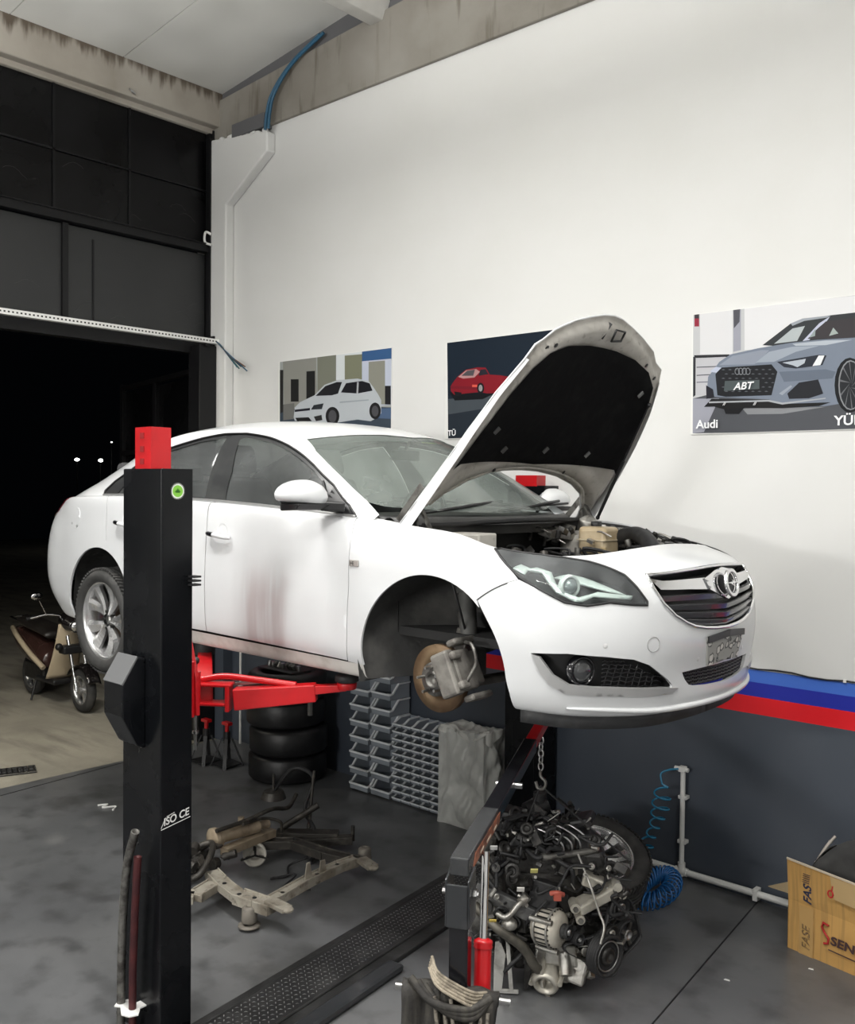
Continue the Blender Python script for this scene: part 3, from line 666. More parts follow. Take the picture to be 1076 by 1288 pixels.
# splitter lip
mb=MB(); pts=[pp(16.2+3.8*i/24,1.62,.004) for i in range(25)]; pts+= [Vector((p[0],-p[1],p[2])) for p in pts[::-1][1:]]
mb.tube(pts,.012,8,rs=[.004+.010*math.sin(PI*i/48)**.5 for i in range(49)]); mb.build('splitter_lip',M_['carwhite'],bump)
M_['lamphouse']=mat('dark lamp housing',(.020,.021,.023),.5,spec=.3); M_['reflector']=mat('lamp reflector',(.86,.87,.88),.30,.25)
for s in (-1,1):
    L=panel('headlight',LOWS,HL,sg=(s,),n=-.075,m=M_['lamphouse'],step=.15)
    # bezel wall
    mb=MB(); R=resamp(HL,.15); n=len(R)
    Rc=[sum(q[0] for q in R)/len(R),sum(q[1] for q in R)/len(R)]; R2=[(a+(Rc[0]-a)*.02,b+(Rc[1]-b)*.03) for a,b in R]
    P=[pp(a,b,-.001,s) for a,b in R2]+[pp(a,b,-.076,s) for a,b in R2]
    mb.add(P,[(i,(i+1)%n,n+(i+1)%n,n+i) for i in range(n)],True); mb.build('lamp_rim',M_['lamphouse'],L)
    mb=MB(); panel('',LOWS,[(15.38,6.95),(15.72,6.95),(15.86,6.4),(16.0,5.86),(16.38,5.56),(16.55,5.62),(16.80,5.93),(17.62,5.98),(17.66,6.12),(16.9,6.18),(16.466,5.80),(16.206,5.94),(16.02,6.35),(15.95,6.98),(15.6,7.3)],sg=(s,),n=-.035,mb=mb,step=.1)
    mb.build('light_guide',M_['reflector'],L,fixn=False,solid=.015)
    mb=MB(); panel('',LOWS,[(16.0,6.9),(17.2,6.35),(17.6,6.2),(16.9,6.85),(16.4,7.3)],sg=(s,),n=-.055,mb=mb,step=.1); panel('',LOWS,[(15.05,6.9),(15.35,6.6),(15.45,7.2),(15.2,7.6)],sg=(s,),n=-.04,mb=mb,step=.1)
    mb.build('reflector',M_['reflector'],L,fixn=False,solid=.006)
    c=pp(16.32,6.3,-.035,s); d=Vector((.95,s*.30,.02)).normalized()
    mb=MB(); mb.lathe([(.0,.028),(.018,.024),(.030,.010),(.034,0),(.034,-.02)],c,d,24); mb.build('projector_lens',mat('projector glass',(.28,.30,.32),.05,.3,coat=1),L)
    mb=MB(); mb.lathe([(.036,-.02),(.036,.004),(.045,.008),(.048,0),(.046,-.02)],c,d,24); mb.build('projector_ring',M_['reflector'],L)
    panel('lamp_lens',LOWS,HL,sg=(s,),n=.0015,m=M_['lampglass'],parent=L,step=.15)
    mb=MB(); mb.tube([pp(a,b,.003,s) for a,b in R],.005,6,closed=True); mb.build('lamp_seal',M_['blk'],L)
    # fog lamp recess
    F=panel('fog_lamp',LOWS,FO,sg=(s,),n=-.06,m=M_['blk'],step=.12)
    mb=MB(); R=resamp(FO,.12); n=len(R); P=[pp(a,b,.0,s) for a,b in R]+[pp(a,b,-.061,s) for a,b in R]
    mb.add(P,[(i,(i+1)%n,n+(i+1)%n,n+i) for i in range(n)],True); mb.build('recess_rim',M_['blk'],F)
    c=pp(16.55,3.03,-.03,s); d=Vector((.93,s*.36,0)).normalized()
    mb=MB(); mb.lathe([(0,.012),(.03,.009),(.047,0),(.050,-.03)],c,d,28); mb.build('fog_lens',mat('fog lens',(.05,.052,.055),.06,.2,coat=1),F)
    mb=MB(); mb.lathe([(.050,-.03),(.051,.004),(.058,.005),(.062,-.03)],c,d,28); mb.build('fog_ring',M_['blkgloss'],F)
    mb=MB()
    for k in range(7):
        v=2.52+k*.145
        a0=16.95; a1=min(18.3,18.42-.0*(k)) if k<3 else 18.42-.20*(k-1)
        mb.tube([pp(a0+(a1-a0)*i/10,v+.05*(i%2),-.035,s) for i in range(11)],.0035,5)
    for k in range(9):
        a=17.0+k*.15; mb.tube([pp(a+.03*i,2.48+.2*i,-.035,s) for i in range(5) if 2.48+.2*i<3.6-(max(0,a-17.2))*.75],.003,5) if (3.6-(max(0,a-17.2))*.75)>2.9 else None
    mb.build('mesh_insert',M_['blkgloss'],F)
    T_=[(15.56,3.56),(15.70,3.50),(15.95,2.92),(16.26,2.62),(16.75,2.56),(18.2,2.555),(18.6,2.50),(18.45,2.36),(17.6,2.30),(16.755,2.26),(16.162,2.30),(15.86,2.62),(15.70,3.0)]
    panel('fog_trim',LOWS,T_,sg=(s,),n=.006,m=mat('satin silver trim',(.55,.55,.55),.3,.6),parent=F,step=.12,solid=.02)
# grille
grl=MB(); panel('',LOWS,GR,sg=(-1,1),n=-.06,mb=grl,step=.15); grl=grl.build('grille',M_['blk'],bump,fixn=False,solid=.004)
half=GR[5:]+GR[:3]   # from near centre bottom round to near centre top
R=GR[4:]+GR[:4]
def both(f):
    a=f(-1); b=f(1); return a+b[::-1][1:] if (a[-1]-b[-1]).length<.01 else a+b[::-1]
Rr=[]
for i in range(len(R)-1):
    for k in range(4): Rr.append((R[i][0]+(R[i+1][0]-R[i][0])*k/4,R[i][1]+(R[i+1][1]-R[i][1])*k/4))
Rr.append(R[-1])
A=[pp(a,b,.002,-1) for a,b in Rr];B_=[pp(a,b,.002,1) for a,b in Rr]
loop=A+B_[::-1][1:-1]
mb=MB().tube(loop,.008,8,closed=True); mb.build('grille_surround',M_['chrome'],grl)
mb=MB(); n=len(loop); inn=[pp(a,b,-.06,-1) for a,b in Rr]+[pp(a,b,-.06,1) for a,b in Rr][::-1][1:-1]
mb.add(loop+inn,[(i,(i+1)%n,n+(i+1)%n,n+i) for i in range(n)],True); mb.build('grille_wall',M_['blk'],grl)
wing=[(18.02,6.62),(18.207,6.22),(18.9,6.12),(19.693,5.98),(20,5.78),(20,6.42),(19.51,6.44),(18.332,6.50)]
mb=MB(); panel('',LOWS,wing,sg=(-1,1),n=.004,mb=mb,step=.12,solid=.03); mb.build('chrome_wing',M_['chrome'],grl,fixn=False)
for k,(a,vl,vc) in enumerate(((18.22,6.02,5.84),(18.32,5.63,5.42),(18.50,5.29,5.08),(18.72,5.00,4.78))):
    mb=MB(); pts=[]
    def cen(t): 
        uu=a+(20-a)*t; return uu,vl+(vc-vl)*t
    for s in (-1,1):
        P=[];F=[]
        for i in range(17):
            uu,vv=cen(i/16)
            P+=[pp(uu,vv+.02,-.012,s),pp(uu,vv-.05,.002,s),pp(uu,vv-.24,-.006,s),pp(uu,vv-.02,-.055,s)]
        for i in range(16):
            F+=[(i*4+j,i*4+4+j,i*4+4+(j+1)%4,i*4+(j+1)%4) for j in range(4)]
        mb.add(P,F)
    mb.build('grille_slat',mat('grey grille slat',(.055,.055,.058),.22,coat=.5),grl)
e=LOWS(20,6.18,.03); E_=MB(); th=[2*PI*i/40 for i in range(40)]
n_=Vector((.985,0,.17)).normalized(); aY=Vector((0,1,0)); aZ=n_.cross(aY)*-1
aZ=Vector((-.17,0,.985)).normalized()
ec=Vector((e[0]+.002,0,e[2]-.005))
P=[];F=[]
for i,t in enumerate(th):
    for (r,h) in ((.063,0),(.061,.012),(.047,.012),(.044,0)):
        P.append(ec+aY*math.cos(t)*r+aZ*math.sin(t)*r*1.0+n_*h)
for i in range(40):
    j=(i+1)%40; F+=[(i*4+k,j*4+k,j*4+(k+1)%4,i*4+(k+1)%4) for k in range(4)]
E_.add(P,F,True)
bolt=[(-.075,-.004),(-.004,-.006),(-.018,.016),(.075,.004),(.004,.006),(.018,-.016)]
bolt=[(-.066,.001),(.002,.0045),(-.012,.0145),(.022,.003),(.066,-.001),(-.002,-.0045),(.012,-.0145),(-.022,-.003)]
E_.prism(bolt,n_*.012,org=ec+n_*.0,ax=aY,ay=aZ)
E_.build('round_emblem',M_['chrome'],grl,bevel=.0015)
mb=MB(); panel('',LOWS,[(19.35,6.42),(19.7,6.62),(20,6.70),(20,5.55),(19.72,5.75),(19.45,6.0)],sg=(-1,1),n=.010,mb=mb,step=.1,solid=.02); mb.build('emblem_plinth',M_['chrome'],grl,fixn=False)
E_=MB(); E_.lathe([(0,-.004),(.046,-.004)],ec,n_,30); E_.build('emblem_back',M_['blk'],grl)
# lower intake
mb=MB(); panel('',LOWS,LI,sg=(-1,1),n=-.04,mb=mb,step=.12); li=mb.build('lower_grille',M_['blk'],bump,fixn=False,solid=.004)
mb=MB()
for k in range(5):
    v=2.50+k*.105
    for s in (-1,1): mb.tube([pp(18.85+(1.15)*i/14,v+.03*(i%2)+.02*(i/14),-.015,s) for i in range(15)],.004,5)
for k in range(22):
    for s in (-1,1): mb.bar(pp(18.85+k*.053,2.46,-.016,s),pp(18.85+k*.053,3.0,-.016,s),.004,.004)
mb.build('mesh_insert',M_['blk'],li)
mb=MB(); l=resamp(LI[3:]+LI[:3],.15)[:-1]
# plate holder with torn adhesive residue
mb=MB(); PLT=[(19.30,4.12),(20,4.24),(20,3.16),(19.40,3.06)]
panel('',LOWS,PLT,sg=(-1,1),n=.006,mb=mb,step=.12,solid=.012)
def residue():
    m=D.materials.new('peeled plate residue'); m.use_nodes=True; nt=m.node_tree; b=nt.nodes['Principled BSDF']; b.inputs['Roughness'].default_value=.7
    tc=nt.nodes.new('ShaderNodeTexCoord'); v=nt.nodes.new('ShaderNodeTexVoronoi'); v.inputs['Scale'].default_value=26; n=nt.nodes.new('ShaderNodeTexNoise'); n.inputs['Scale'].default_value=30; n.inputs['Detail'].default_value=6
    nt.links.new(tc.outputs['Object'],v.inputs['Vector']); nt.links.new(tc.outputs['Object'],n.inputs['Vector'])
    a=nt.nodes.new('ShaderNodeMath'); a.operation='ADD'; nt.links.new(v.outputs['Distance'],a.inputs[0]); nt.links.new(n.outputs['Fac'],a.inputs[1])
    r=nt.nodes.new('ShaderNodeValToRGB'); cr=r.color_ramp; cr.elements[0].position=.45; cr.elements[0].color=(.66,.65,.62,1); cr.elements[1].position=1.0; cr.elements[1].color=(.33,.33,.31,1)
    q=cr.elements.new(.83); q.color=(.60,.59,.55,1); q=cr.elements.new(.85); q.color=(.06,.06,.06,1); q=cr.elements.new(.97); q.color=(.09,.09,.09,1)
    nt.links.new(a.outputs[0],r.inputs[0]); nt.links.new(r.outputs[0],b.inputs['Base Color']); return m
pl=mb.build('plate_holder',residue(),bump,fixn=False)
b=MB()
for s in (-1,1): b.bar(pp(19.31,4.10,.011,s),pp(20,4.22,.011,s),.008,.028)
b.build('holder_edge',M_['blk'],pl)
mb=MB()
for s in (-1,1):
    for (a,b_) in ((16.93,4.05),(19.13,3.36)): 
        c=pp(a,b_,.001,s); n=(pp(a,b_,.01,s)-c); mb.lathe([(0,.001),(.008,.001),(.010,0)],c,n,16)
mb.build('parking_sensor',mat('sensor ring',(.6,.6,.6),.3),bump)
c=pp(17.92,4.12,.0005); n=(pp(17.92,4.12,.02)-c).normalized(); MB().lathe([(.029,-.0005),(.0295,.0012),(.031,.0012),(.0315,-.0005)],c,n,32,closed=True).build('tow_eye_cover',mat('shadow grey gap',(.35,.35,.35),.6),bump)
# ------- greenhouse -------
DLO=[(.62,0.02),(.70,.55),(.96,1.41),(1.578,2.234),(2.349,2.488),(3.303,2.63),(4.196,2.765),(4.926,2.83),(5.516,2.78),(6.062,2.62),(7.028,2.25),(7.8,1.70),(8.35,.95),(8.55,.35),(8.5,.02)]
out=[(0,0),(0,3.0),(4,3.0),(8,3.0),(12,3.0),(12,0),(8.5,0.0)]
# side frame skin = everything around the glass
ring=[(0.0,0.0),(0,3.0),(3,3.0),(6,3.0),(9,3.0),(12,3.0),(12,0.0),(8.55,0.0)]
for s in (-1,1):
    panel('roof_side',SIDES,[(0,0),(.62,0)]+DLO+[(8.55,0),(12,0),(12,3),(9,3),(6,3),(3,3),(0,3)][0:],sg=(s,),step=.12,solid=.006) if 0 else None
mbS={}
for s in (-1,1):
    o=[(12,0),(12,3),(9,3),(6,3),(3,3),(0,3),(0,0),(.60,0.0)]+DLO+[(8.52,0.0)]
    panel('roof_side',SIDES,o,sg=(s,),step=.12)
    gf=[(4.62,.12),(4.70,1.23),(5.03,2.55),(4.926,2.66),(4.1,2.60),(3.181,2.44),(2.27,2.28),(1.85,2.02),(1.62,1.30),(1.60,.12)]
    gr_=[(5.42,2.60),(5.30,1.35),(5.20,.14),(7.2,.14),(8.0,.14),(7.75,1.1),(7.2,1.75),(6.9,2.12),(6.1,2.45)]
    gq=[(8.12,.16),(8.38,.16),(8.3,.75),(8.0,1.25),(7.95,1.1)]
    D2=DLO
    fr=panel('window_frame',SIDES,D2,holes=[gf,gr_],sg=(s,),n=-.004,m=mat('dusty window frame',(.028,.029,.030),.35,noise=(5,(.06,.062,.06),.5,.75,6)),step=.12)
    panel('front_side_window',SIDES,gf,sg=(s,),n=-.009,m=M_['sideglass'],step=.14)
    panel('rear_side_window',SIDES,gr_,sg=(s,),n=-.009,m=M_['sideglass'],step=.14)
    panel('mirror_sail',SIDES,[(.68,.05),(.98,1.36),(1.56,2.12),(1.585,1.3),(1.57,.05)],sg=(s,),n=.0005,m=M_['blk'],parent=fr,step=.12)
    # bright strip along the belt, roof seal
    mb=MB(); pts=[]
    for i in range(30):
        p=SIDES(.62+(8.5-.62)*i/29,.03,.004*-1); pts.append((p[0],p[1]*s,p[2]))
    mb.tube(pts,.008,6); mb.build('belt_trim',mat('satin belt trim',(.45,.45,.45),.3,.7),fr)
    mb=MB(); pts=[]
    for (a,b) in resamp(DLO,.2)[:-6]:
        p=SIDES(a,b,-.002); pts.append((p[0],p[1]*s,p[2]))
    mb.tube(pts,.006,6); mb.build('window_seal',M_['blk'],fr)
    # inner A-post line of the little corner window
    mb=MB(); q=[SIDES(1.60,.1,-.003),SIDES(1.60,1.3,-.003),SIDES(1.86,2.05,-.003)]
    mb.tube([(p[0],p[1]*s,p[2]) for p in q],.007,6); mb.build('corner_post',M_['blk'],fr)
# top shell: windscreen, roof, rear window
WS=[(.42,.80),(.62,.10),(1.2,.05),(1.9,.05),(2.6,.10),(3.28,.60),(3.30,1.2),(3.30,2.0),(3.26,3.0),(3.15,4.0),(.16,4.0),(.20,3),(.26,2)]
BW=[(8.2,.25),(7.8,.7),(7.7,1.5),(7.6,2.5),(7.55,4.0),(10.1,4.0),(10.2,2.5),(10.3,1.2),(10.1,.3),(9.2,.12)]
roof=[(0,0),(0,.9),(.42,.80),(.62,.10)]
o=[(12,0),(12,4.0)]+[(10.1,4.0)]+BW[6:]+BW[:5]+[(3.15,4.0)]+WS[1:10][::-1][1:]+[(0,.0),(3,0),(6,0),(9,0)]
mb=MB(); panel('',TOPS,o,sg=(-1,1),mb=mb,step=.14); mb.build('roof',M_['carwhite'],car,fixn=False)
mb=MB(); panel('',TOPS,WS,sg=(-1,1),mb=mb,step=.14,n=-.003); ws=mb.build('windscreen',M_['wsglass'],car,fixn=False,weld=.001)
mb=MB(); panel('',TOPS,BW,sg=(-1,1),mb=mb,step=.14,n=-.003); mb.build('rear_window',M_['sideglass'],car,fixn=False,weld=.001)
# dark ceramic band round the windscreen edge
mb=MB()
for s in (-1,1):
    for k,w_ in ((.0,0),):
        E1=resamp(WS[:10],.2); E1=[e for e in E1 if not(e[1]>3.99 and e[0]<3.1)]
        P=[];F=[]
        for i,(a,b) in enumerate(E1):
            # inward offset towards the pane centre in uv
            ca=min(max(a,.55),2.95); cb=max(b,.26 if a>.9 else .26)
            if a<.62: ca=a+.14
            p=TOPS(a,b,.0035);q=TOPS(ca,cb,.0035)
            P+=[(p[0],p[1]*s,p[2]),(q[0],q[1]*s,q[2])]
        for i in range(len(E1)-1): F.append((2*i,2*i+2,2*i+3,2*i+1))
        mb.add(P,F,True)
mb.build('windscreen_band',mat('dark windscreen edge',(.07,.075,.073),.3),ws)
for (z0,z1) in (( -.1,.1),):
    P=[TOPS(a,b,.004) for a,b in ((2.98,3.35),(2.98,3.95),(2.90,3.95),(2.90,3.35))]
    MB().add([(p[0],p[1],p[2]) for p in P],[(0,1,2,3)]).build('sticker',mat('yellow green sticker',(.55,.62,.18),.6),ws)
# interior
MI=mat('dark seat fabric',(.05,.05,.052),.9); MD=mat('grey dashboard',(.075,.075,.072),.7,noise=(9,(.11,.11,.10),.45,.7,4))
mb=MB(); mb.prism([(-1.0,.70),(-.92,.90),(-.70,.96),(-.36,.93),(-.30,.6),(-1.0,.55)],(0,1.44,0),org=(0,-.72,0)); mb.build('dashboard',MD,car,bevel=.03)
mb=MB(); mb.box((-2.0,0,.36),(3.0,1.56,.12)); mb.box((-3.2,0,.85),(.7,1.2,.05)); mb.build('cabin_floor',M_['under'],car)
for s in (-1,1):
    se=MB().box((-1.62,s*.37,.58),(.52,.50,.16),rot=(0,-.12,0)).build('seat',MI,car,bevel=.05,seg=3)
    MB().bar((-1.80,s*.37,.62),(-2.02,s*.37,1.14),.46,.13,w2=.40,h2=.09).build('seat_back',MI,se,bevel=.045,seg=3)
    MB().box((-2.07,s*.37,1.25),(.10,.27,.18),rot=(0,-.3,0)).build('headrest',MI,se,bevel=.04,seg=3)
se=MB().box((-2.75,0,.60),(.5,1.3,.18),rot=(0,-.1,0)).build('rear_seat',MI,car,bevel=.05)
MB().bar((-2.95,0,.62),(-3.15,0,1.10),1.3,.15).build('seat_back',MI,se,bevel=.045)
for y in (-.42,0,.42): MB().box((-3.15,y,1.17),(.09,.25,.14),rot=(0,-.3,0)).build('headrest',MI,se,bevel=.04)
th=[2*PI*i/28 for i in range(28)]
MB().tube([(-1.18+.10*math.sin(t)*.4,.37+.185*math.cos(t),.93+.185*math.sin(t)*.92) for t in th],.014,8,closed=True).bar((-.98,.37,.86),(-1.16,.37,.93),.12,.08).build('steering_wheel',M_['blk'],car)
MB().box((-.98,0,1.27),(.03,.22,.06)).bar((-.98,0,1.3),(-.93,0,1.37),.02,.02).build('rear_view_mirror',M_['blk'],ws,bevel=.01)
# door handles, mirrors
for s in (-1,1):
    for dr,(a0,a1,v) in ((doors[s],(8.05,8.45,6.17)),(rdoors[s],(6.16,6.55,6.30))):
        mb=MB(); pts=[pp(a0+(a1-a0)*i/8,v-.012*i,.018+.016*math.sin(PI*i/8)**.6,s) for i in range(9)]
        mb.tube(pts,.013,10,rs=[.008]+[.0135]*7+[.008]); h=mb.build('door_handle',M_['carwhite'] if 1 else 0,dr)
        mb=MB(); mb.tube([p+Vector((0,s*.003,0)) for p in pts[:4]],.0125,8,rs=[.009,.0138,.0138,.0138]); mb.build('key_cover',M_['blkgloss'],h)
        mb=MB(); c=pp((a0+a1)/2+.02,v+.07,.0008,s); n=pp((a0+a1)/2,v,.02,s)-c
        mb.lathe([(0,-.010),(.03,-.006),(.044,0),(.046,.0004)],c,(0,s,0),24); mb.build('handle_cup',mat('cup paint',(.78,.79,.80),.3),h) if s<0 else None
    # mirror
    c=Vector((-.68,s*1.035,1.045 if s<0 else 1.015))
    mb=MB()
    n1,n2=20,14; P=[];F=[]
    for i in range(n1+1):
        t=PI*i/n1
        for k in range(n2):
            a=2*PI*k/n2
            sx=.075; sy=.138; sz=.078
            x=math.sin(t)*math.cos(a); z=math.sin(t)*math.sin(a); y=-math.cos(t)
            if x<0: x*=.30
            if z<-.35: z=-.35-(abs(z)-.35)*.22
            zz=z*sz*(1.0-.15*y); xx=x*sx*1.5
            P.append(c+Vector((xx-.012*y,s*y*sy,zz+.006*y)))
    for i in range(n1): F+=[(i*n2+k,i*n2+(k+1)%n2,(i+1)*n2+(k+1)%n2,(i+1)*n2+k) for k in range(n2)]
    mb.add(P,F,True); m_=mb.build('door_mirror',M_['carwhite'],doors[s])
    mb=MB(); mb.prism([(-.045,0),(.10,0),(.07,-.028),(-.04,-.035)],(0,s*.215,0),org=(c.x,s*.905,c.z-.035)); mb.bar((c.x+.02,s*.93,c.z-.045),(c.x+.09,s*.835,c.z-.050),.12,.045)
    mb.prism([(-.13,-.07),(.17,-.10),(.0,.085)],(0,s*.02,0),org=(c.x+.02,s*.822,c.z+.0)) if 0 else None
    mb.build('mirror_base',M_['blk'],m_,bevel=.008)
    MB().add([c+Vector((-.032,s*(.105*math.cos(t)),-.0+.06*math.sin(t))) for t in [2*PI*i/20 for i in range(20)]],[tuple(range(20))]).build('mirror_glass',M_['chrome'],m_,solid=.003)
# ------- hood -------
def hp(a,y,n): return Vector(hood(a,y,n))
HOUT=[(0,.785),(.2,.768),(.4,.745),(.6,.715),(.8,.668),(.97,.597),(1.045,.562),(1.07,.50),(1.12,.44),(1.165,.32),(1.20,.20),(1.228,.08),(1.235,0)]
ARCH=[(.33,0),(.325,.15),(.305,.32),(.265,.48),(.21,.60),(.13,.68),(.02,.725)]
def hpoly(outer,arch): 
    r=outer+[(a,-y) for a,y in outer[::-1] if y>0]; r+=[(a,-y) for a,y in arch[::-1]]+[(a,y) for a,y in arch if y>0]
    return [(a,y) for a,y in r]
def inset(P,d):
    n=len(P);o=[]
    for i in range(n):
        p0,p1,p2=P[i-1],P[i],P[(i+1)%n]
        e1=Vector((p1[0]-p0[0],p1[1]-p0[1]));e2=Vector((p2[0]-p1[0],p2[1]-p1[1]))
        m=(e1.normalized()+e2.normalized()); m=Vector((-m.y,m.x)).normalized(); o.append((p1[0]+m.x*d,p1[1]+m.y*d))
    return o
def area2(P): return sum(P[i][0]*P[(i+1)%len(P)][1]-P[(i+1)%len(P)][0]*P[i][1] for i in range(len(P)))/2
def hpatch(name,poly,f,m,parent,holes=(),step=.05,solid=0,flipf=False,mbx=None):
    V2,T=tri2d(poly,holes,step); mb=MB(); 
    mb.add([hp(a,y,f(a,y)) for a,y in V2],[t if not flipf else t[::-1] for t in T],True)
    return mb.build(name,m,parent,fixn=False,solid=solid)
HP=hpoly(HOUT,ARCH)
if area2(HP)<0: HP=HP[::-1]
HPs=spl=HP
hn=lambda a,y: hood_n(a,y)
hd=hpatch('bonnet',HP,hn,M_['carwhite'],car,solid=.006,flipf=False)
M_['hoodin']=mat('dusty underside paint',(.50,.48,.44),.5,noise=[(6,(.36,.34,.30),.42,.7,7),(26,(.22,.20,.17),.58,.8,4)],bump=.06)
def edged(a,y):
    # distance to outline
    d=min(_sd(a,y,HPr[i],HPr[(i+1)%len(HPr)]) for i in range(len(HPr)))
    return d
def _sd(x,y,p,q):
    dx,dy=q[0]-p[0],q[1]-p[1]; L=dx*dx+dy*dy
    t=0 if L==0 else min(max(((x-p[0])*dx+(y-p[1])*dy)/L,0),1)
    return math.hypot(x-p[0]-t*dx,y-p[1]-t*dy)
HPr=HP
INS=[(.40,.70),(.59,.66),(.82,.595),(.95,.53),(1.02,.44),(1.06,.30),(1.078,.12),(1.08,0)]
INSb=[(.40,0),(.395,.3)]
def smooth(t): t=min(max(t,0),1); return t*t*(3-2*t)
def fin(a,y):
    d=edged(a,y)
    return hn(a,y)-.009-.034*smooth((d-.022)/.035)+ .012*smooth((d-.10)/.03)
hin=hpatch('inner_frame',inset(HP,.004),fin,M_['hoodin'],hd,step=.022,flipf=True)
ip=hpoly(INS,INSb[:1]); ip=[(a,y) for a,y in INS]+[(a,-y) for a,y in INS[::-1] if y>0]+[(.43,-.66),(.42,-.4),(.40,0),(.42,.4),(.43,.66)]
if area2(ip)<0: ip=ip[::-1]
fel=hpatch('insulation_mat',ip,lambda a,y: hn(a,y)-.046-.010*smooth(min(_sd(a,y,ip[i],ip[(i+1)%len(ip)]) for i in range(len(ip)))/.03),M_['felt'],hd,step=.03,flipf=True)
for s in (-1,1):
    mb=MB(); mb.grid(lambda a,b:hp(.01+.97*a,s*(hood_w(.01+.97*a)-.012*b),hn(.01+.97*a,hood_w(.01+.97*a))-b*(.058-.040*a)),30,2); mb.build('side_flange',M_['carwhite'],hd,fixn=False)
# clips, latch plate, screws
mb=MB()
for (a,y) in ((.50,-.36),(.50,0.0),(.50,.36),(.62,-.54),(.90,.46)):
    mb.bar(hp(a-.016,y-.008,hn(a,y)-.060),hp(a+.016,y+.008,hn(a,y)-.060),.026,.006,up=hp(0,0,1)-hp(0,0,0))
mb.build('mat_clip',mat('clip plastic',(.09,.09,.09),.4),fel)
mb=MB()
for (a,y) in ((.36,-.30),(.36,.30),(.55,-.705),(.7,.66),(1.05,.40),(1.04,-.47),(1.06,-.42),(1.0,.50)):
    mb.lathe([(0,.002),(.010,.002),(.012,0)],hp(a,y,fin(a,y)-.001),hp(a,y,-1)-hp(a,y,0),12)
mb.build('plug_hole',M_['blk'],hin)
mb=MB(); c=(1.155,.045)
mb.tube([hp(c[0]+x,c[1]+y,fin(c[0],c[1])-.012) for x,y in ((.03,-.045),(.03,.035),(-.02,.045),(-.03,-.03))],.006,6,closed=True)
mb.bar(hp(1.20,-.03,fin(1.2,0)-.006),hp(1.12,-.05,fin(1.1,0)-.006),.012,.02); mb.build('latch_loop',M_['blk'],hin)
for a0,y0 in ((.52,.60),):
    pass
mb=MB(); mb.tube([hp(a+.035,y*.96,fin(a+.035,y)-.004) for a,y in spline(ARCH[1:6][::-1]+[ARCH[0]]+[(q[0],-q[1]) for q in ARCH[1:6]],4)],.010,8); mb.build('stiffening_rib',M_['hoodin'],hin)
# struts and hinges
for s,(a,y) in ((1,(.86,.56)),):
    p=Vector((-.13,.69,.93)); q=hp(a,y,fin(a,y)-.02)
    st=MB().cyl(p,p+(q-p)*.52,.0095,n=12).cyl(p+(q-p)*.5,q,.005,n=10).sphere(q,.012).sphere(p,.012).build('bonnet_strut',M_['blk'],hd)
for s in (-1,1):
    mb=MB(); mb.bar((-.24,s*.70,.86),(-.25,s*.70,1.03),.022,.012); mb.bar((-.13,s*.69,.85),(-.235,s*.70,1.03),.022,.012); mb.bar((-.36,s*.71,.92),(-.20,s*.71,1.10),.03,.008,up=(0,1,0))
    mb.build('bonnet_hinge',M_['alud'],hd)
# ------- engine bay -------
bay=MB(); bay.box((.12,0,.42),(.95,1.44,.04)); bay.box((-.34,0,.66),(.03,1.46,.50)); bay=bay.build('bay_tub',M_['under'],car)
for s in (-1,1):
    mb=MB()
    mb.grid(lambda a,b:(lambda p:Vector((p[0],(p[1]-.035*min(1,b*3))*s,p[2]-.012-.05*max(0,b-.33)*1.5)))(LOWS(11.0+a*3.4,8.0)),20,6)
    mb.grid(lambda a,b:Vector((-.5+a*.86,s*(.70-.03*b),.875-.06*a-b*.14)),10,4)
    mb.build('wing_gutter',M_['under'],car)
for s in (-1,1):
    mb=MB(); mb.lathe([(.0,.03),(.05,.03),(.06,.015),(.11,.01),(.125,-.03),(.13,-.12)],(-.12,s*.53,.83),(0,0,1),24)
    mb.build('strut_tower',M_['hoodin'],car)
# header / slam panel closing under the bumper top
mb=MB(); mb.grid(lambda a,b:(lambda p:Vector((p[0]-.10*b,p[1]*(1),p[2]-.035*b)))(LOWS(20-abs(a*2-1)*3.9,8.0)*np.array([1,1 if a>.5 else -1,1])),30,3); mb.build('slam_panel',M_['blk'],car)
# cowl
cw=MB(); cw.grid(lambda a,b:Vector((-.47-.0*b+ (1-abs(a*2-1)**2)*.22+b*.17,(a*2-1)*.73,.955-.035*b-.012*math.sin(b*9))),24,10); cw.box((-.22,0,.885),(.05,1.36,.05))
cw=cw.build('scuttle_cover',mat('weathered black scuttle plastic',(.028,.028,.028),.5,noise=(7,(.05,.05,.048),.45,.7,4)),car,solid=.004)
MB().tube(spline([(-.20,-.70,.915),(-.13,-.35,.925),(-.10,0,.93),(-.13,.35,.925),(-.2,.70,.915)],8),.012,8).build('bay_seal',M_['rubber'],cw)
MB().box((-.30,.30,.935),(.12,.22,.03)).build('air_vent',M_['blk'],cw,bevel=.004)
for y0,l in ((-.50,.60),(.12,.52)):
    w_=MB().tube(spline([(-.40+.0*y0,y0,.965),(-.30,y0+.10,.985),(-.30,y0+l*.6,1.01),(-.36,y0+l,1.02)],6),.008,8,rs=None).build('wiper_arm',M_['blk'],cw)
    MB().tube(spline([(-.33,y0+.12,.988),(-.31,y0+.35,1.0),(-.38,y0+l+.12,1.005)],6),.007,6).build('wiper_blade',M_['rubber'],w_)
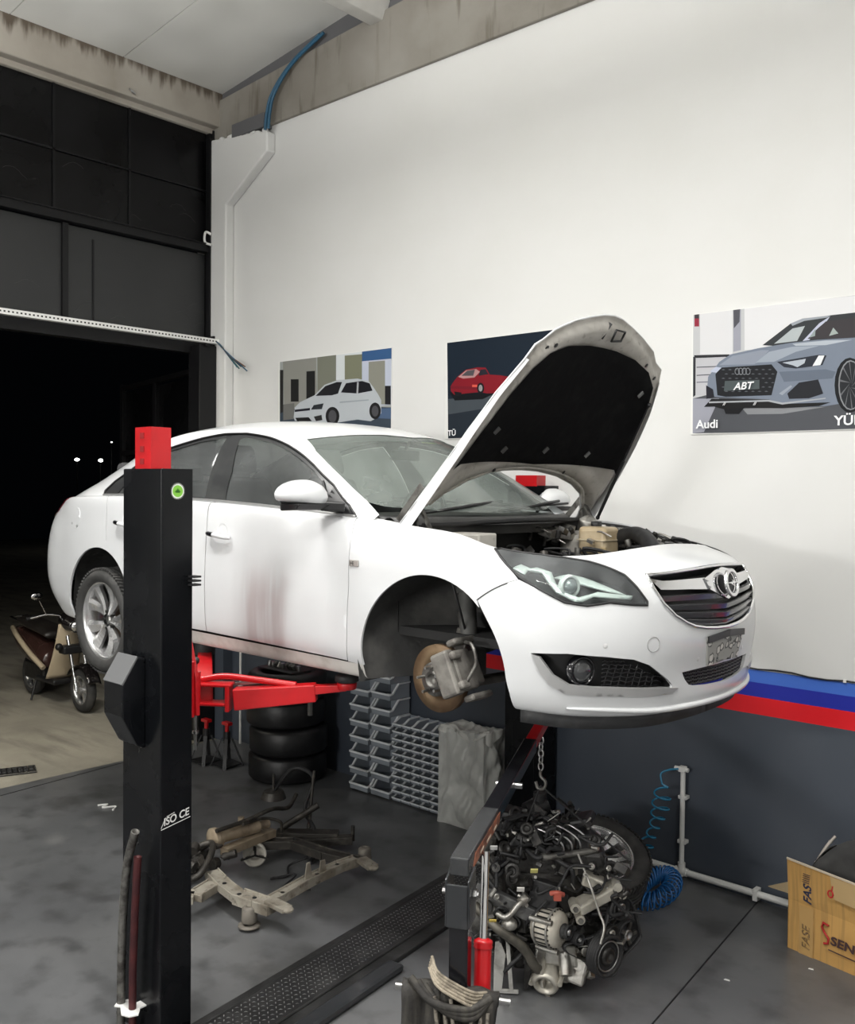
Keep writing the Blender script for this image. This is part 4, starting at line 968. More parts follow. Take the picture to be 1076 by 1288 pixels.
# tank
tk=MB(); tk.box((.02,.46,.815),(.17,.15,.15)); tk=tk.build('expansion_tank',mat('yellowed plastic',(.52,.43,.29),.4,noise=(9,(.42,.32,.19),.4,.7,4)),car,bevel=.022,seg=3)
MB().lathe([(.028,0),(.030,.012),(.028,.03),(0,.032)],(-.02,.50,.885),(0,0,1),16).build('filler_cap',M_['blk'],tk)
MB().box((.02,.46,.82),(.178,.158,.006)).build('seam',mat('pale seam',(.58,.50,.36),.4),tk)
MB().box((.10,.385,.76),(.03,.01,.05)).build('tank_bracket',mat('yellowed plastic edge',(.45,.35,.2),.4),tk)
mb=MB(); mb.lathe([(.055,0),(.06,.03),(.055,.09),(.02,.115),(0,.115)],(-.13,.58,.83),(.2,-.1,1),18); mb.box((-.16,.40,.86),(.10,.10,.06),rot=(.2,.2,.4)); mb.box((-.20,.30,.86),(.08,.07,.05),rot=(.1,.3,.2)); mb.build('servo_reservoir',M_['alu'],car,bevel=.004)
hs=MB().tube(spline([(.06,.56,.76),(.10,.55,.83),(.22,.50,.855),(.36,.36,.84),(.47,.22,.80),(.52,.12,.72)],8),.042,14).build('intake_hose',M_['rubber'],car)
for (c,sz,m,nm,rt) in (((-.08,-.50,.845),(.20,.15,.07),'hoodin','fuse_box',.1),((.33,.55,.78),(.22,.12,.08),'blk','battery_box',.1),((.12,.62,.82),(.16,.07,.05),'blk','relay_box',0),((.42,.50,.775),(.12,.10,.05),'alud','headlamp_bracket',.3),((.25,.62,.80),(.07,.05,.04),'alud','connector_block',.5)):
    MB().box(c,sz,rot=(0,0,rt)).build(nm,M_[m],car,bevel=.008)
random.seed(17)
mb=MB(); mb4=MB()
for i in range(60):
    far=i%3
    x=random.uniform(-.22,.48) if far else random.uniform(-.25,.05); y=random.uniform(.52,.68) if far else random.uniform(.15,.42); z=.80+.07*random.random()-(.10*max(0,x-.1))
    r=random.uniform(.008,.022); M4=mb if i%2 else mb4
    if i%4<2: M4.box((x,y,z),(r*3,r*2,r*1.5),rot=(random.random(),random.random(),random.random()*3))
    elif i%4==2: M4.cyl((x,y,z-.03),(x+.01,y,z+.012),r*.8,n=10)
    else: M4.tube(spline([(x,y,z),(x+.06,y-.02,z+.015),(x+.12,y-.01,z-.01)],5),.005,6)
mb.build('silver_fittings',M_['alu'],car)['kind']='stuff'; mb4.build('black_fittings',M_['engblk'],car)['kind']='stuff'
random.seed(11)
mb=MB(); mb2=MB(); mb3=MB()
for i in range(70):
    x=random.uniform(-.25,.5);y=random.uniform(-.45,.62);z=random.uniform(.70,.80)+.05*(y>.35)*random.random()
    if i%3==0: mb.cyl((x,y,z-.05),(x+random.uniform(-.03,.03),y+random.uniform(-.03,.03),z),random.uniform(.012,.035),n=12)
    elif i%3==1:
        mb2.tube(spline([(x,y,z-.06),(x+random.uniform(-.06,.06),y+random.uniform(-.06,.06),z+.01),(x+random.uniform(-.15,.15),y+random.uniform(-.15,.15),z+random.uniform(-.02,.03)),(x+random.uniform(-.2,.2),y+random.uniform(-.2,.2),z-.07)],5),random.uniform(.005,.011),6)
    else: mb3.box((x,y,z-.02),(random.uniform(.03,.08),random.uniform(.02,.05),random.uniform(.02,.05)),rot=(random.random(),random.random(),random.random()*3))
for q_ in (mb.build('bay_pipework',M_['alud'],car),mb2.build('wiring_loom',M_['rubber'],car),mb3.build('bay_brackets',M_['engblk'],car)): q_['kind']='stuff'
# ------- wheel wells, wheels, brakes -------
def well(cx,s,name,r=.42,a0=-14,a1=190,yin=.50,full=True):
    mb=MB()
    yo=.905
    def f(a,b):
        t=math.radians(a0+(a1-a0)*a); rr=r+.012-.02*b
        y0=yo-(.075*max(0,math.cos(t)) if cx>-1 else .05*max(0,-math.cos(t))); return Vector((cx+rr*math.cos(t),s*(y0-(y0-yin)*b),.31+rr*math.sin(t)))
    mb.grid(f,36,10)
    # inner wall
    n=24; P=[Vector((cx,s*yin,.33))]+[Vector((cx+(r+.0)*math.cos(math.radians(a0+(a1-a0)*i/n)),s*yin,.31+(r)*math.sin(math.radians(a0+(a1-a0)*i/n)))) for i in range(n+1)]
    mb.add(P,[(0,i,i+1) for i in range(1,n+1)])
    return mb.build(name,M_['liner'],car,fixn=False)
for s in (-1,1):
    well(-2.745,s,'rear_wheel_liner')
    well(.02,s,'front_wheel_liner',a0=30,a1=196,yin=.45,full=False)
    # forward, short part of the liner and the dark chassis behind it
    
    mb=MB(); mb.grid(lambda a,b:Vector((-.40+a*.40,s*(.47+.42*(1-a)**2.5),.20+.51*b)),8,8); mb.build('inner_apron',M_['liner'],car)
    MB().bar((-.2,s*.44,.44),(.62,s*.46,.46),.07,.13).bar((.5,s*.45,.50),(.5,s*.46,.72),.06,.12).build('chassis_leg',M_['under'],car)
MB().box((-1.45,0,.27),(1.95,1.50,.10)).box((-3.2,0,.30),(.7,1.3,.12)).build('underbody',M_['under'],car)
MB().box((-2.74,0,.31),(.5,1.0,.2)).build('rear_axle_beam',M_['under'],car,bevel=.03)
def tire_mb(R,w,rr,grooves=True):
    """axis +Y local; R outer radius, w width, rr rim radius"""
    h=w/2
    prof=[(rr,-h*.78),(rr+.010,-h*.90),(rr+(R-rr)*.35,-h*1.0),(rr+(R-rr)*.7,-h*.97),(R-.016,-h*.84),(R-.004,-h*.70)]
    if grooves:
        for g in (-.42,-.14,.14,.42):
            prof+=[(R,h*g-.006),(R-.007,h*g-.004),(R-.007,h*g+.004),(R,h*g+.006)]
    prof+=[(R-.004,h*.70),(R-.016,h*.84),(rr+(R-rr)*.7,h*.97),(rr+(R-rr)*.35,h*1.0),(rr+.010,h*.90),(rr,h*.78)]
    mb=MB(); mb.lathe(prof+[(rr-.004,0)],(0,0,0),(0,1,0),64,closed=True)
    return mb,h
def tread(mb,R,w,n=72):
    h=w/2
    for i in range(n):
        t=2*PI*i/n
        for sg in (-1,1):
            c=(math.cos(t)*(R-.002),sg*h*.66,math.sin(t)*(R-.002))
            mb.box(c,(.012,h*.42,.017),rot=Matrix.Rotation(-t,3,'Y')@Matrix.Rotation(sg*.35,3,'X'))
def make_wheel(root,side,R=.33,w=.225,rr=.225,spokes=5,matr='rim'):
    """side: -1 outer face towards -Y"""
    mb,h=tire_mb(R,w,rr); tread(mb,R,w); t=mb.build('tire',M_['tire'],root)
    o=side*1.0
    mb=MB(); f=h*.80
    mb.lathe([(rr+.006,f*o),(rr-.006,f*o),(rr-.016,f*.8*o),(rr-.022,f*.1*o),(rr-.03,-f*.9*o),(rr+.004,-f*o),(rr+.008,0)],(0,0,0),(0,1,0),56,closed=True)
    rim=mb.build('rim',M_['rim'],root)
    mb=MB(); 
    face=f*.72
    for k in range(spokes):
        a=2*PI*k/spokes+.3
        for sg in (-1,1):
            # twin spokes: each a tapering blade from hub to rim
            P=[];N=8
            for i in range(N+1):
                q=i/N; r=.040+(rr-.056)*q
                ang=a+sg*(.10+.20*q); wd=.017+.026*q**1.2
                dep=.022
                yy=o*(face*.75-.018*math.sin(PI*q)+.012*q)
                c,sn=math.cos(ang),math.sin(ang)
                for (tw,dy) in ((-1,0),(-.3,o*.010),(1,-o*.002),(1,-o*dep),(-1,-o*dep)):
                    P.append((c*r-sn*wd*tw,yy+dy,sn*r+c*wd*tw))
            F=[]
            for i in range(N):
                F+=[(i*5+j,i*5+5+j,i*5+5+(j+1)%5,i*5+(j+1)%5) for j in range(5)]
            mb.add(P,F)
    mb.lathe([(.0,o*face*.62),(.060,o*face*.60),(.066,o*face*.45),(.05,o*face*.2)],(0,0,0),(0,1,0),30)
    sp=mb.build('spoke_face',M_['rim'],rim)
    MB().lathe([(0,o*(face*.62+.012)),(.024,o*(face*.62+.010)),(.028,o*face*.6)],(0,0,0),(0,1,0),24).build('centre_cap',M_['steel'],rim)
    mb=MB()
    for k in range(5):
        a=2*PI*k/5+.3+PI/5; mb.cyl((math.cos(a)*.056,o*face*.45,math.sin(a)*.056),(math.cos(a)*.056,o*(face*.45+.025),math.sin(a)*.056),.011,n=8)
    mb.build('wheel_bolts',M_['engblk'],rim)
    MB().lathe([(0,-o*.02),(.15,-o*.02),(.15,-o*.045),(0,-o*.045)],(0,0,0),(0,1,0),32).build('back_disc',M_['rust'],rim)
    return root
def subroot(name,loc,parent,rot=(0,0,0)):
    o=D.objects.new(name,None); o.empty_display_size=.05; COL.objects.link(o); o.parent=parent; o.location=loc; o.rotation_euler=rot; return o
def wheel_flat(loc,s,nm='rear_wheel',rot=(0,0,0)):
    # thing > wheel (tire mesh) > rim pieces merged one level below
    R,w,rr=.33,.225,.243
    mb,h=tire_mb(R,w,rr); tread(mb,R,w); t=mb.build(nm,M_['tire'],car); t.location=loc; t.rotation_euler=rot
    tmp=D.objects.new('tmp',None); COL.objects.link(tmp); make_wheel(tmp,s,rr=.243)
    for c in list(kids(tmp)):
        if c.name.startswith('tire'): D.objects.remove(c); continue
        for g in kids(c): g.parent=t
        c.parent=t
    D.objects.remove(tmp)
    return t
wr=wheel_flat((-2.737,-.805,.235),-1,rot=(.02,.35,0)); wheel_flat((-2.737,.805,.235),1)
wheel_flat((0.0,.80,.25),1,'front_wheel')
# bare hub, disc and caliper
HB=Vector((-.0,-.80,.25))
mb=MB(); mb.lathe([(.150,-.010),(.150,.012),(.075,.012),(.075,-.010)],HB,(0,1,0),48,closed=True); mb.lathe([(.150,.012),(.150,.024),(.07,.024)],HB,(0,1,0),48)
dk=mb.build('brake_disc',M_['rust'],car)
mb=MB(); mb.lathe([(.078,-.010),(.076,-.034),(.068,-.040),(.040,-.042),(.038,-.055),(.026,-.056),(.024,-.030),(0,-.028)],HB,(0,1,0),36)
st_=MB()
for k in range(5):
    a=2*PI*k/5+.5; p=HB+Vector((math.cos(a)*.056,-.035,math.sin(a)*.056)); st_.cyl(p,p+Vector((0,-.050,0)),.0065,n=10)
mb.build('wheel_hub',M_['alud'],dk); st_.build('wheel_studs',M_['steel'],dk)
def capm(): pass
cal=MB(); cc=HB+Vector((.118,-.01,.045))
R_=Matrix.Rotation(math.radians(-25),3,'Y')
def rb(c,sz,**k): cal.box(tuple(cc+R_@(Vector(c)*1.18)),tuple(q*1.18 for q in sz),rot=R_,**k)
rb((.0,-.062,0),(.085,.045,.165)); rb((.02,-.01,.0),(.055,.10,.150)); rb((.0,.05,0),(.095,.055,.125)); rb((.052,-.05,.055),(.03,.05,.03)); rb((.052,-.05,-.055),(.03,.05,.03))
rb((.03,.03,.105),(.05,.12,.025)); rb((.03,.03,-.105),(.05,.12,.025)); 
ca=cal.build('brake_caliper',mat('dirty cast iron',(.22,.21,.19),.6,.4,noise=[(14,(.12,.11,.10),.42,.65,6)],bump=.2),car,bevel=.012,seg=2)
mb=MB(); mb.box(tuple(cc+R_@Vector((-.005,-.086,0))),(.018,.004,.075),rot=R_); mb.build('caliper_slot',M_['blk'],ca)
MB().tube(spline([cc+Vector((.02,.02,.13)),cc+Vector((.09,-.02,.13)),cc+Vector((.12,-.03,.06)),cc+Vector((.09,-.05,-.02))],6),.008,8).build('brake_hose',M_['alud'],ca)
k_=MB(); k_.bar((.02,-.70,.26),(.03,-.66,.46),.07,.05); k_.bar((.03,-.66,.46),(-.02,-.62,.52),.05,.04); k_.lathe([(.06,0),(.07,.05),(.04,.08)],(0.0,-.72,.25),(0,1,0),20); k_.bar((-.02,-.70,.20),(.10,-.36,.22),.07,.035); k_.bar((.0,-.7,.16),(-.25,-.34,.22),.05,.03)
k_.build('steering_knuckle',mat('dirty steel arm',(.11,.105,.095),.55,.5,noise=(14,(.06,.055,.05),.4,.7,5)),car,bevel=.01)
mb=MB(); p=Vector((.05,-.66,.42)); q=Vector((-.06,-.56,.80)); mb.cyl(p,p+(q-p)*.55,.040,n=20); mb.cyl(p+(q-p)*.5,q,.047,n=20); mb.lathe([(.04,0),(.078,.004),(.085,.014),(.075,.022),(.04,.024)],p+(q-p)*.86,q-p,24)
st=mb.build('suspension_strut',mat('dusty strut grey',(.10,.10,.095),.6,.1,noise=(9,(.055,.055,.052),.4,.7,4)),car)
pts=[p+(q-p)*(.88+.1*i/90)+Matrix.Rotation(0,3,'X')@Vector((.068*math.cos(i*.42),.068*math.sin(i*.42),0)) for i in range(91)]
MB().tube(pts,.009,6).build('coil_spring',M_['blk'],st)
MB().tube(spline([(.04,-.66,.42),(.06,-.74,.56),(.03,-.76,.68)],6),.006,6).build('sensor_cable',M_['blk'],st)
# ---- poster pictures: outlines on the wall plane (x,z) with print colours ----
ART1=[([(-6.771,3.575),(-5.357,3.552),(-5.348,2.87),(-6.764,2.913)],(0.45,0.47,0.46)),([(-6.73,3.576),(-6.281,3.572),(-6.257,3.147),(-6.705,3.118)],(0.33,0.33,0.3)),([(-6.262,3.57),(-6.022,3.565),(-6.019,3.233),(-6.258,3.247)],(0.24,0.25,0.2)),([(-6.022,3.565),(-5.706,3.562),(-5.703,3.333),(-6.02,3.343)],(0.7,0.74,0.76)),([(-5.915,3.541),(-5.705,3.535),(-5.703,3.321),(-5.912,3.335)],(0.25,0.26,0.18)),([(-5.706,3.562),(-5.35,3.556),(-5.349,3.447),(-5.704,3.452)],(0.05,0.13,0.3)),([(-5.705,3.476),(-5.349,3.47),(-5.344,3.101),(-5.7,3.095)],(0.62,0.67,0.7)),([(-5.626,3.465),(-5.437,3.461),(-5.432,3.106),(-5.622,3.115)],(0.33,0.33,0.28)),([(-6.616,3.39),(-6.509,3.383),(-6.507,3.185),(-6.614,3.19)],(0.02,0.02,0.02)),([(-6.405,3.444),(-6.291,3.441),(-6.288,3.198),(-6.403,3.2)],(0.02,0.02,0.02)),([(-5.434,3.257),(-5.369,3.253),(-5.367,3.102),(-5.432,3.106)],(0.02,0.02,0.025)),([(-6.77,3.484),(-6.721,3.48),(-6.716,2.911),(-6.764,2.913)],(0.03,0.03,0.03)),([(-6.766,3.095),(-6.371,3.153),(-5.344,3.078),(-5.341,2.824),(-6.764,2.861)],(0.06,0.08,0.11)),([(-5.752,3.079),(-5.344,3.074),(-5.343,2.986),(-5.716,3.013)],(0.1,0.16,0.28)),([(-6.718,3.17),(-6.566,3.175),(-6.565,3.035),(-6.717,3.028)],(0.2,0.2,0.19)),([(-6.573,3.048),(-6.558,3.136),(-6.488,3.179),(-6.296,3.229),(-6.166,3.311),(-6.002,3.341),(-5.755,3.337),(-5.624,3.309),(-5.566,3.253),(-5.516,3.199),(-5.475,3.143),(-5.474,3.038),(-5.513,3.004),(-5.597,2.977),(-5.751,2.997),(-5.98,2.982),(-6.162,2.979),(-6.408,2.998),(-6.557,3.019)],(0.6,0.64,0.68)),([(-6.281,3.223),(-6.155,3.3),(-6.009,3.325),(-5.944,3.321),(-5.993,3.226),(-6.073,3.216)],(0.02,0.02,0.025)),([(-5.957,3.234),(-5.894,3.308),(-5.703,3.314),(-5.611,3.289),(-5.576,3.226),(-5.753,3.213)],(0.015,0.015,0.02)),([(-5.761,3.309),(-5.74,3.307),(-5.746,3.212),(-5.767,3.213)],(0.5,0.52,0.55)),([(-6.34,3.106),(-6.303,3.144),(-6.175,3.153),(-6.197,3.104)],(0.03,0.035,0.04)),([(-6.558,3.116),(-6.352,3.122),(-6.352,3.101),(-6.557,3.096)],(0.02,0.02,0.03)),([(-6.549,3.044),(-6.37,3.042),(-6.324,3.005),(-6.525,3.013)],(0.02,0.02,0.02)),([(-6.302,3.044),(-6.2,3.055),(-6.189,3.01),(-6.271,3.003)],(0.03,0.03,0.03)),([(-5.971,3.157),(-5.622,3.158),(-5.616,3.148),(-5.971,3.145)],(0.42,0.46,0.5)),([(-5.973,3.035),(-5.977,3.011),(-5.989,2.99),(-6.008,2.973),(-6.032,2.963),(-6.059,2.96),(-6.086,2.965),(-6.111,2.977),(-6.131,2.995),(-6.143,3.018),(-6.148,3.043),(-6.144,3.067),(-6.132,3.088),(-6.112,3.105),(-6.088,3.115),(-6.061,3.117),(-6.034,3.112),(-6.009,3.1),(-5.99,3.082),(-5.978,3.06)],(0.02,0.02,0.022)),([(-6.009,3.034),(-6.011,3.018),(-6.018,3.003),(-6.03,2.992),(-6.044,2.985),(-6.059,2.982),(-6.075,2.986),(-6.09,2.994),(-6.101,3.006),(-6.108,3.022),(-6.111,3.039),(-6.109,3.055),(-6.102,3.07),(-6.09,3.082),(-6.076,3.089),(-6.061,3.09),(-6.045,3.087),(-6.031,3.079),(-6.019,3.066),(-6.012,3.051)],(0.1,0.1,0.11)),([(-5.477,3.057),(-5.48,3.036),(-5.49,3.017),(-5.504,3.003),(-5.522,2.994),(-5.543,2.991),(-5.564,2.996),(-5.583,3.006),(-5.598,3.022),(-5.608,3.041),(-5.611,3.063),(-5.608,3.084),(-5.599,3.102),(-5.584,3.117),(-5.565,3.125),(-5.545,3.128),(-5.524,3.123),(-5.505,3.113),(-5.491,3.097),(-5.481,3.078)],(0.02,0.02,0.022)),([(-5.504,3.055),(-5.506,3.042),(-5.511,3.03),(-5.52,3.02),(-5.531,3.014),(-5.543,3.013),(-5.556,3.015),(-5.567,3.022),(-5.576,3.032),(-5.582,3.045),(-5.584,3.059),(-5.582,3.073),(-5.577,3.085),(-5.568,3.094),(-5.557,3.1),(-5.544,3.102),(-5.532,3.099),(-5.521,3.092),(-5.512,3.082),(-5.506,3.069)],(0.1,0.1,0.11))]
ART2=[([(-4.773,3.545),(-3.797,3.541),(-3.462,3.54),(-3.449,2.79),(-4.753,2.804)],(0.008,0.018,0.032)),([(-4.758,3.114),(-3.454,3.071),(-3.449,2.79),(-4.753,2.804)],(0.02,0.028,0.04)),([(-4.758,3.114),(-4.262,3.117),(-4.26,3.036),(-4.756,2.996)],(0.07,0.085,0.1)),([(-4.747,3.166),(-4.313,3.13),(-4.418,3.095),(-4.69,3.099)],(0.004,0.005,0.008)),([(-4.734,3.208),(-4.715,3.232),(-4.665,3.278),(-4.583,3.324),(-4.475,3.333),(-4.395,3.325),(-4.355,3.27),(-4.264,3.26),(-4.136,3.235),(-4.11,3.169),(-4.211,3.131),(-4.379,3.134),(-4.445,3.148),(-4.58,3.146),(-4.696,3.142),(-4.731,3.174)],(0.26,0.010,0.02)),([(-4.659,3.275),(-4.583,3.318),(-4.485,3.321),(-4.448,3.298),(-4.501,3.26),(-4.609,3.259)],(0.55,0.3,0.3)),([(-4.626,3.281),(-4.572,3.315),(-4.496,3.318),(-4.512,3.273)],(0.1,0.09,0.1)),([(-4.461,3.27),(-4.443,3.314),(-4.395,3.314),(-4.368,3.275)],(0.02,0.02,0.03)),([(-4.731,3.212),(-4.486,3.192),(-4.459,3.178),(-4.486,3.167),(-4.731,3.191)],(0.2,0.01,0.02)),([(-4.521,3.207),(-4.473,3.204),(-4.473,3.187),(-4.521,3.19)],(0.7,0.12,0.08)),([(-4.406,3.175),(-4.407,3.163),(-4.412,3.152),(-4.42,3.144),(-4.429,3.139),(-4.44,3.138),(-4.451,3.14),(-4.46,3.147),(-4.468,3.156),(-4.473,3.167),(-4.475,3.179),(-4.474,3.191),(-4.469,3.202),(-4.461,3.21),(-4.452,3.215),(-4.441,3.217),(-4.43,3.214),(-4.421,3.208),(-4.413,3.199),(-4.408,3.187)],(0.01,0.01,0.012)),([(-4.422,3.176),(-4.423,3.168),(-4.425,3.162),(-4.429,3.156),(-4.434,3.153),(-4.44,3.152),(-4.446,3.154),(-4.451,3.158),(-4.455,3.163),(-4.458,3.171),(-4.459,3.178),(-4.458,3.186),(-4.456,3.193),(-4.452,3.198),(-4.447,3.201),(-4.441,3.202),(-4.435,3.2),(-4.43,3.197),(-4.426,3.191),(-4.423,3.184)],(0.35,0.33,0.33)),([(-4.697,3.168),(-4.622,3.155),(-4.63,3.13),(-4.685,3.133)],(0.01,0.01,0.012)),([(-4.145,3.147),(-4.146,3.138),(-4.15,3.129),(-4.156,3.123),(-4.164,3.119),(-4.172,3.118),(-4.181,3.12),(-4.189,3.125),(-4.195,3.132),(-4.199,3.141),(-4.201,3.15),(-4.199,3.16),(-4.196,3.168),(-4.19,3.174),(-4.182,3.178),(-4.173,3.179),(-4.165,3.177),(-4.157,3.172),(-4.151,3.165),(-4.146,3.156)],(0.01,0.01,0.01))]
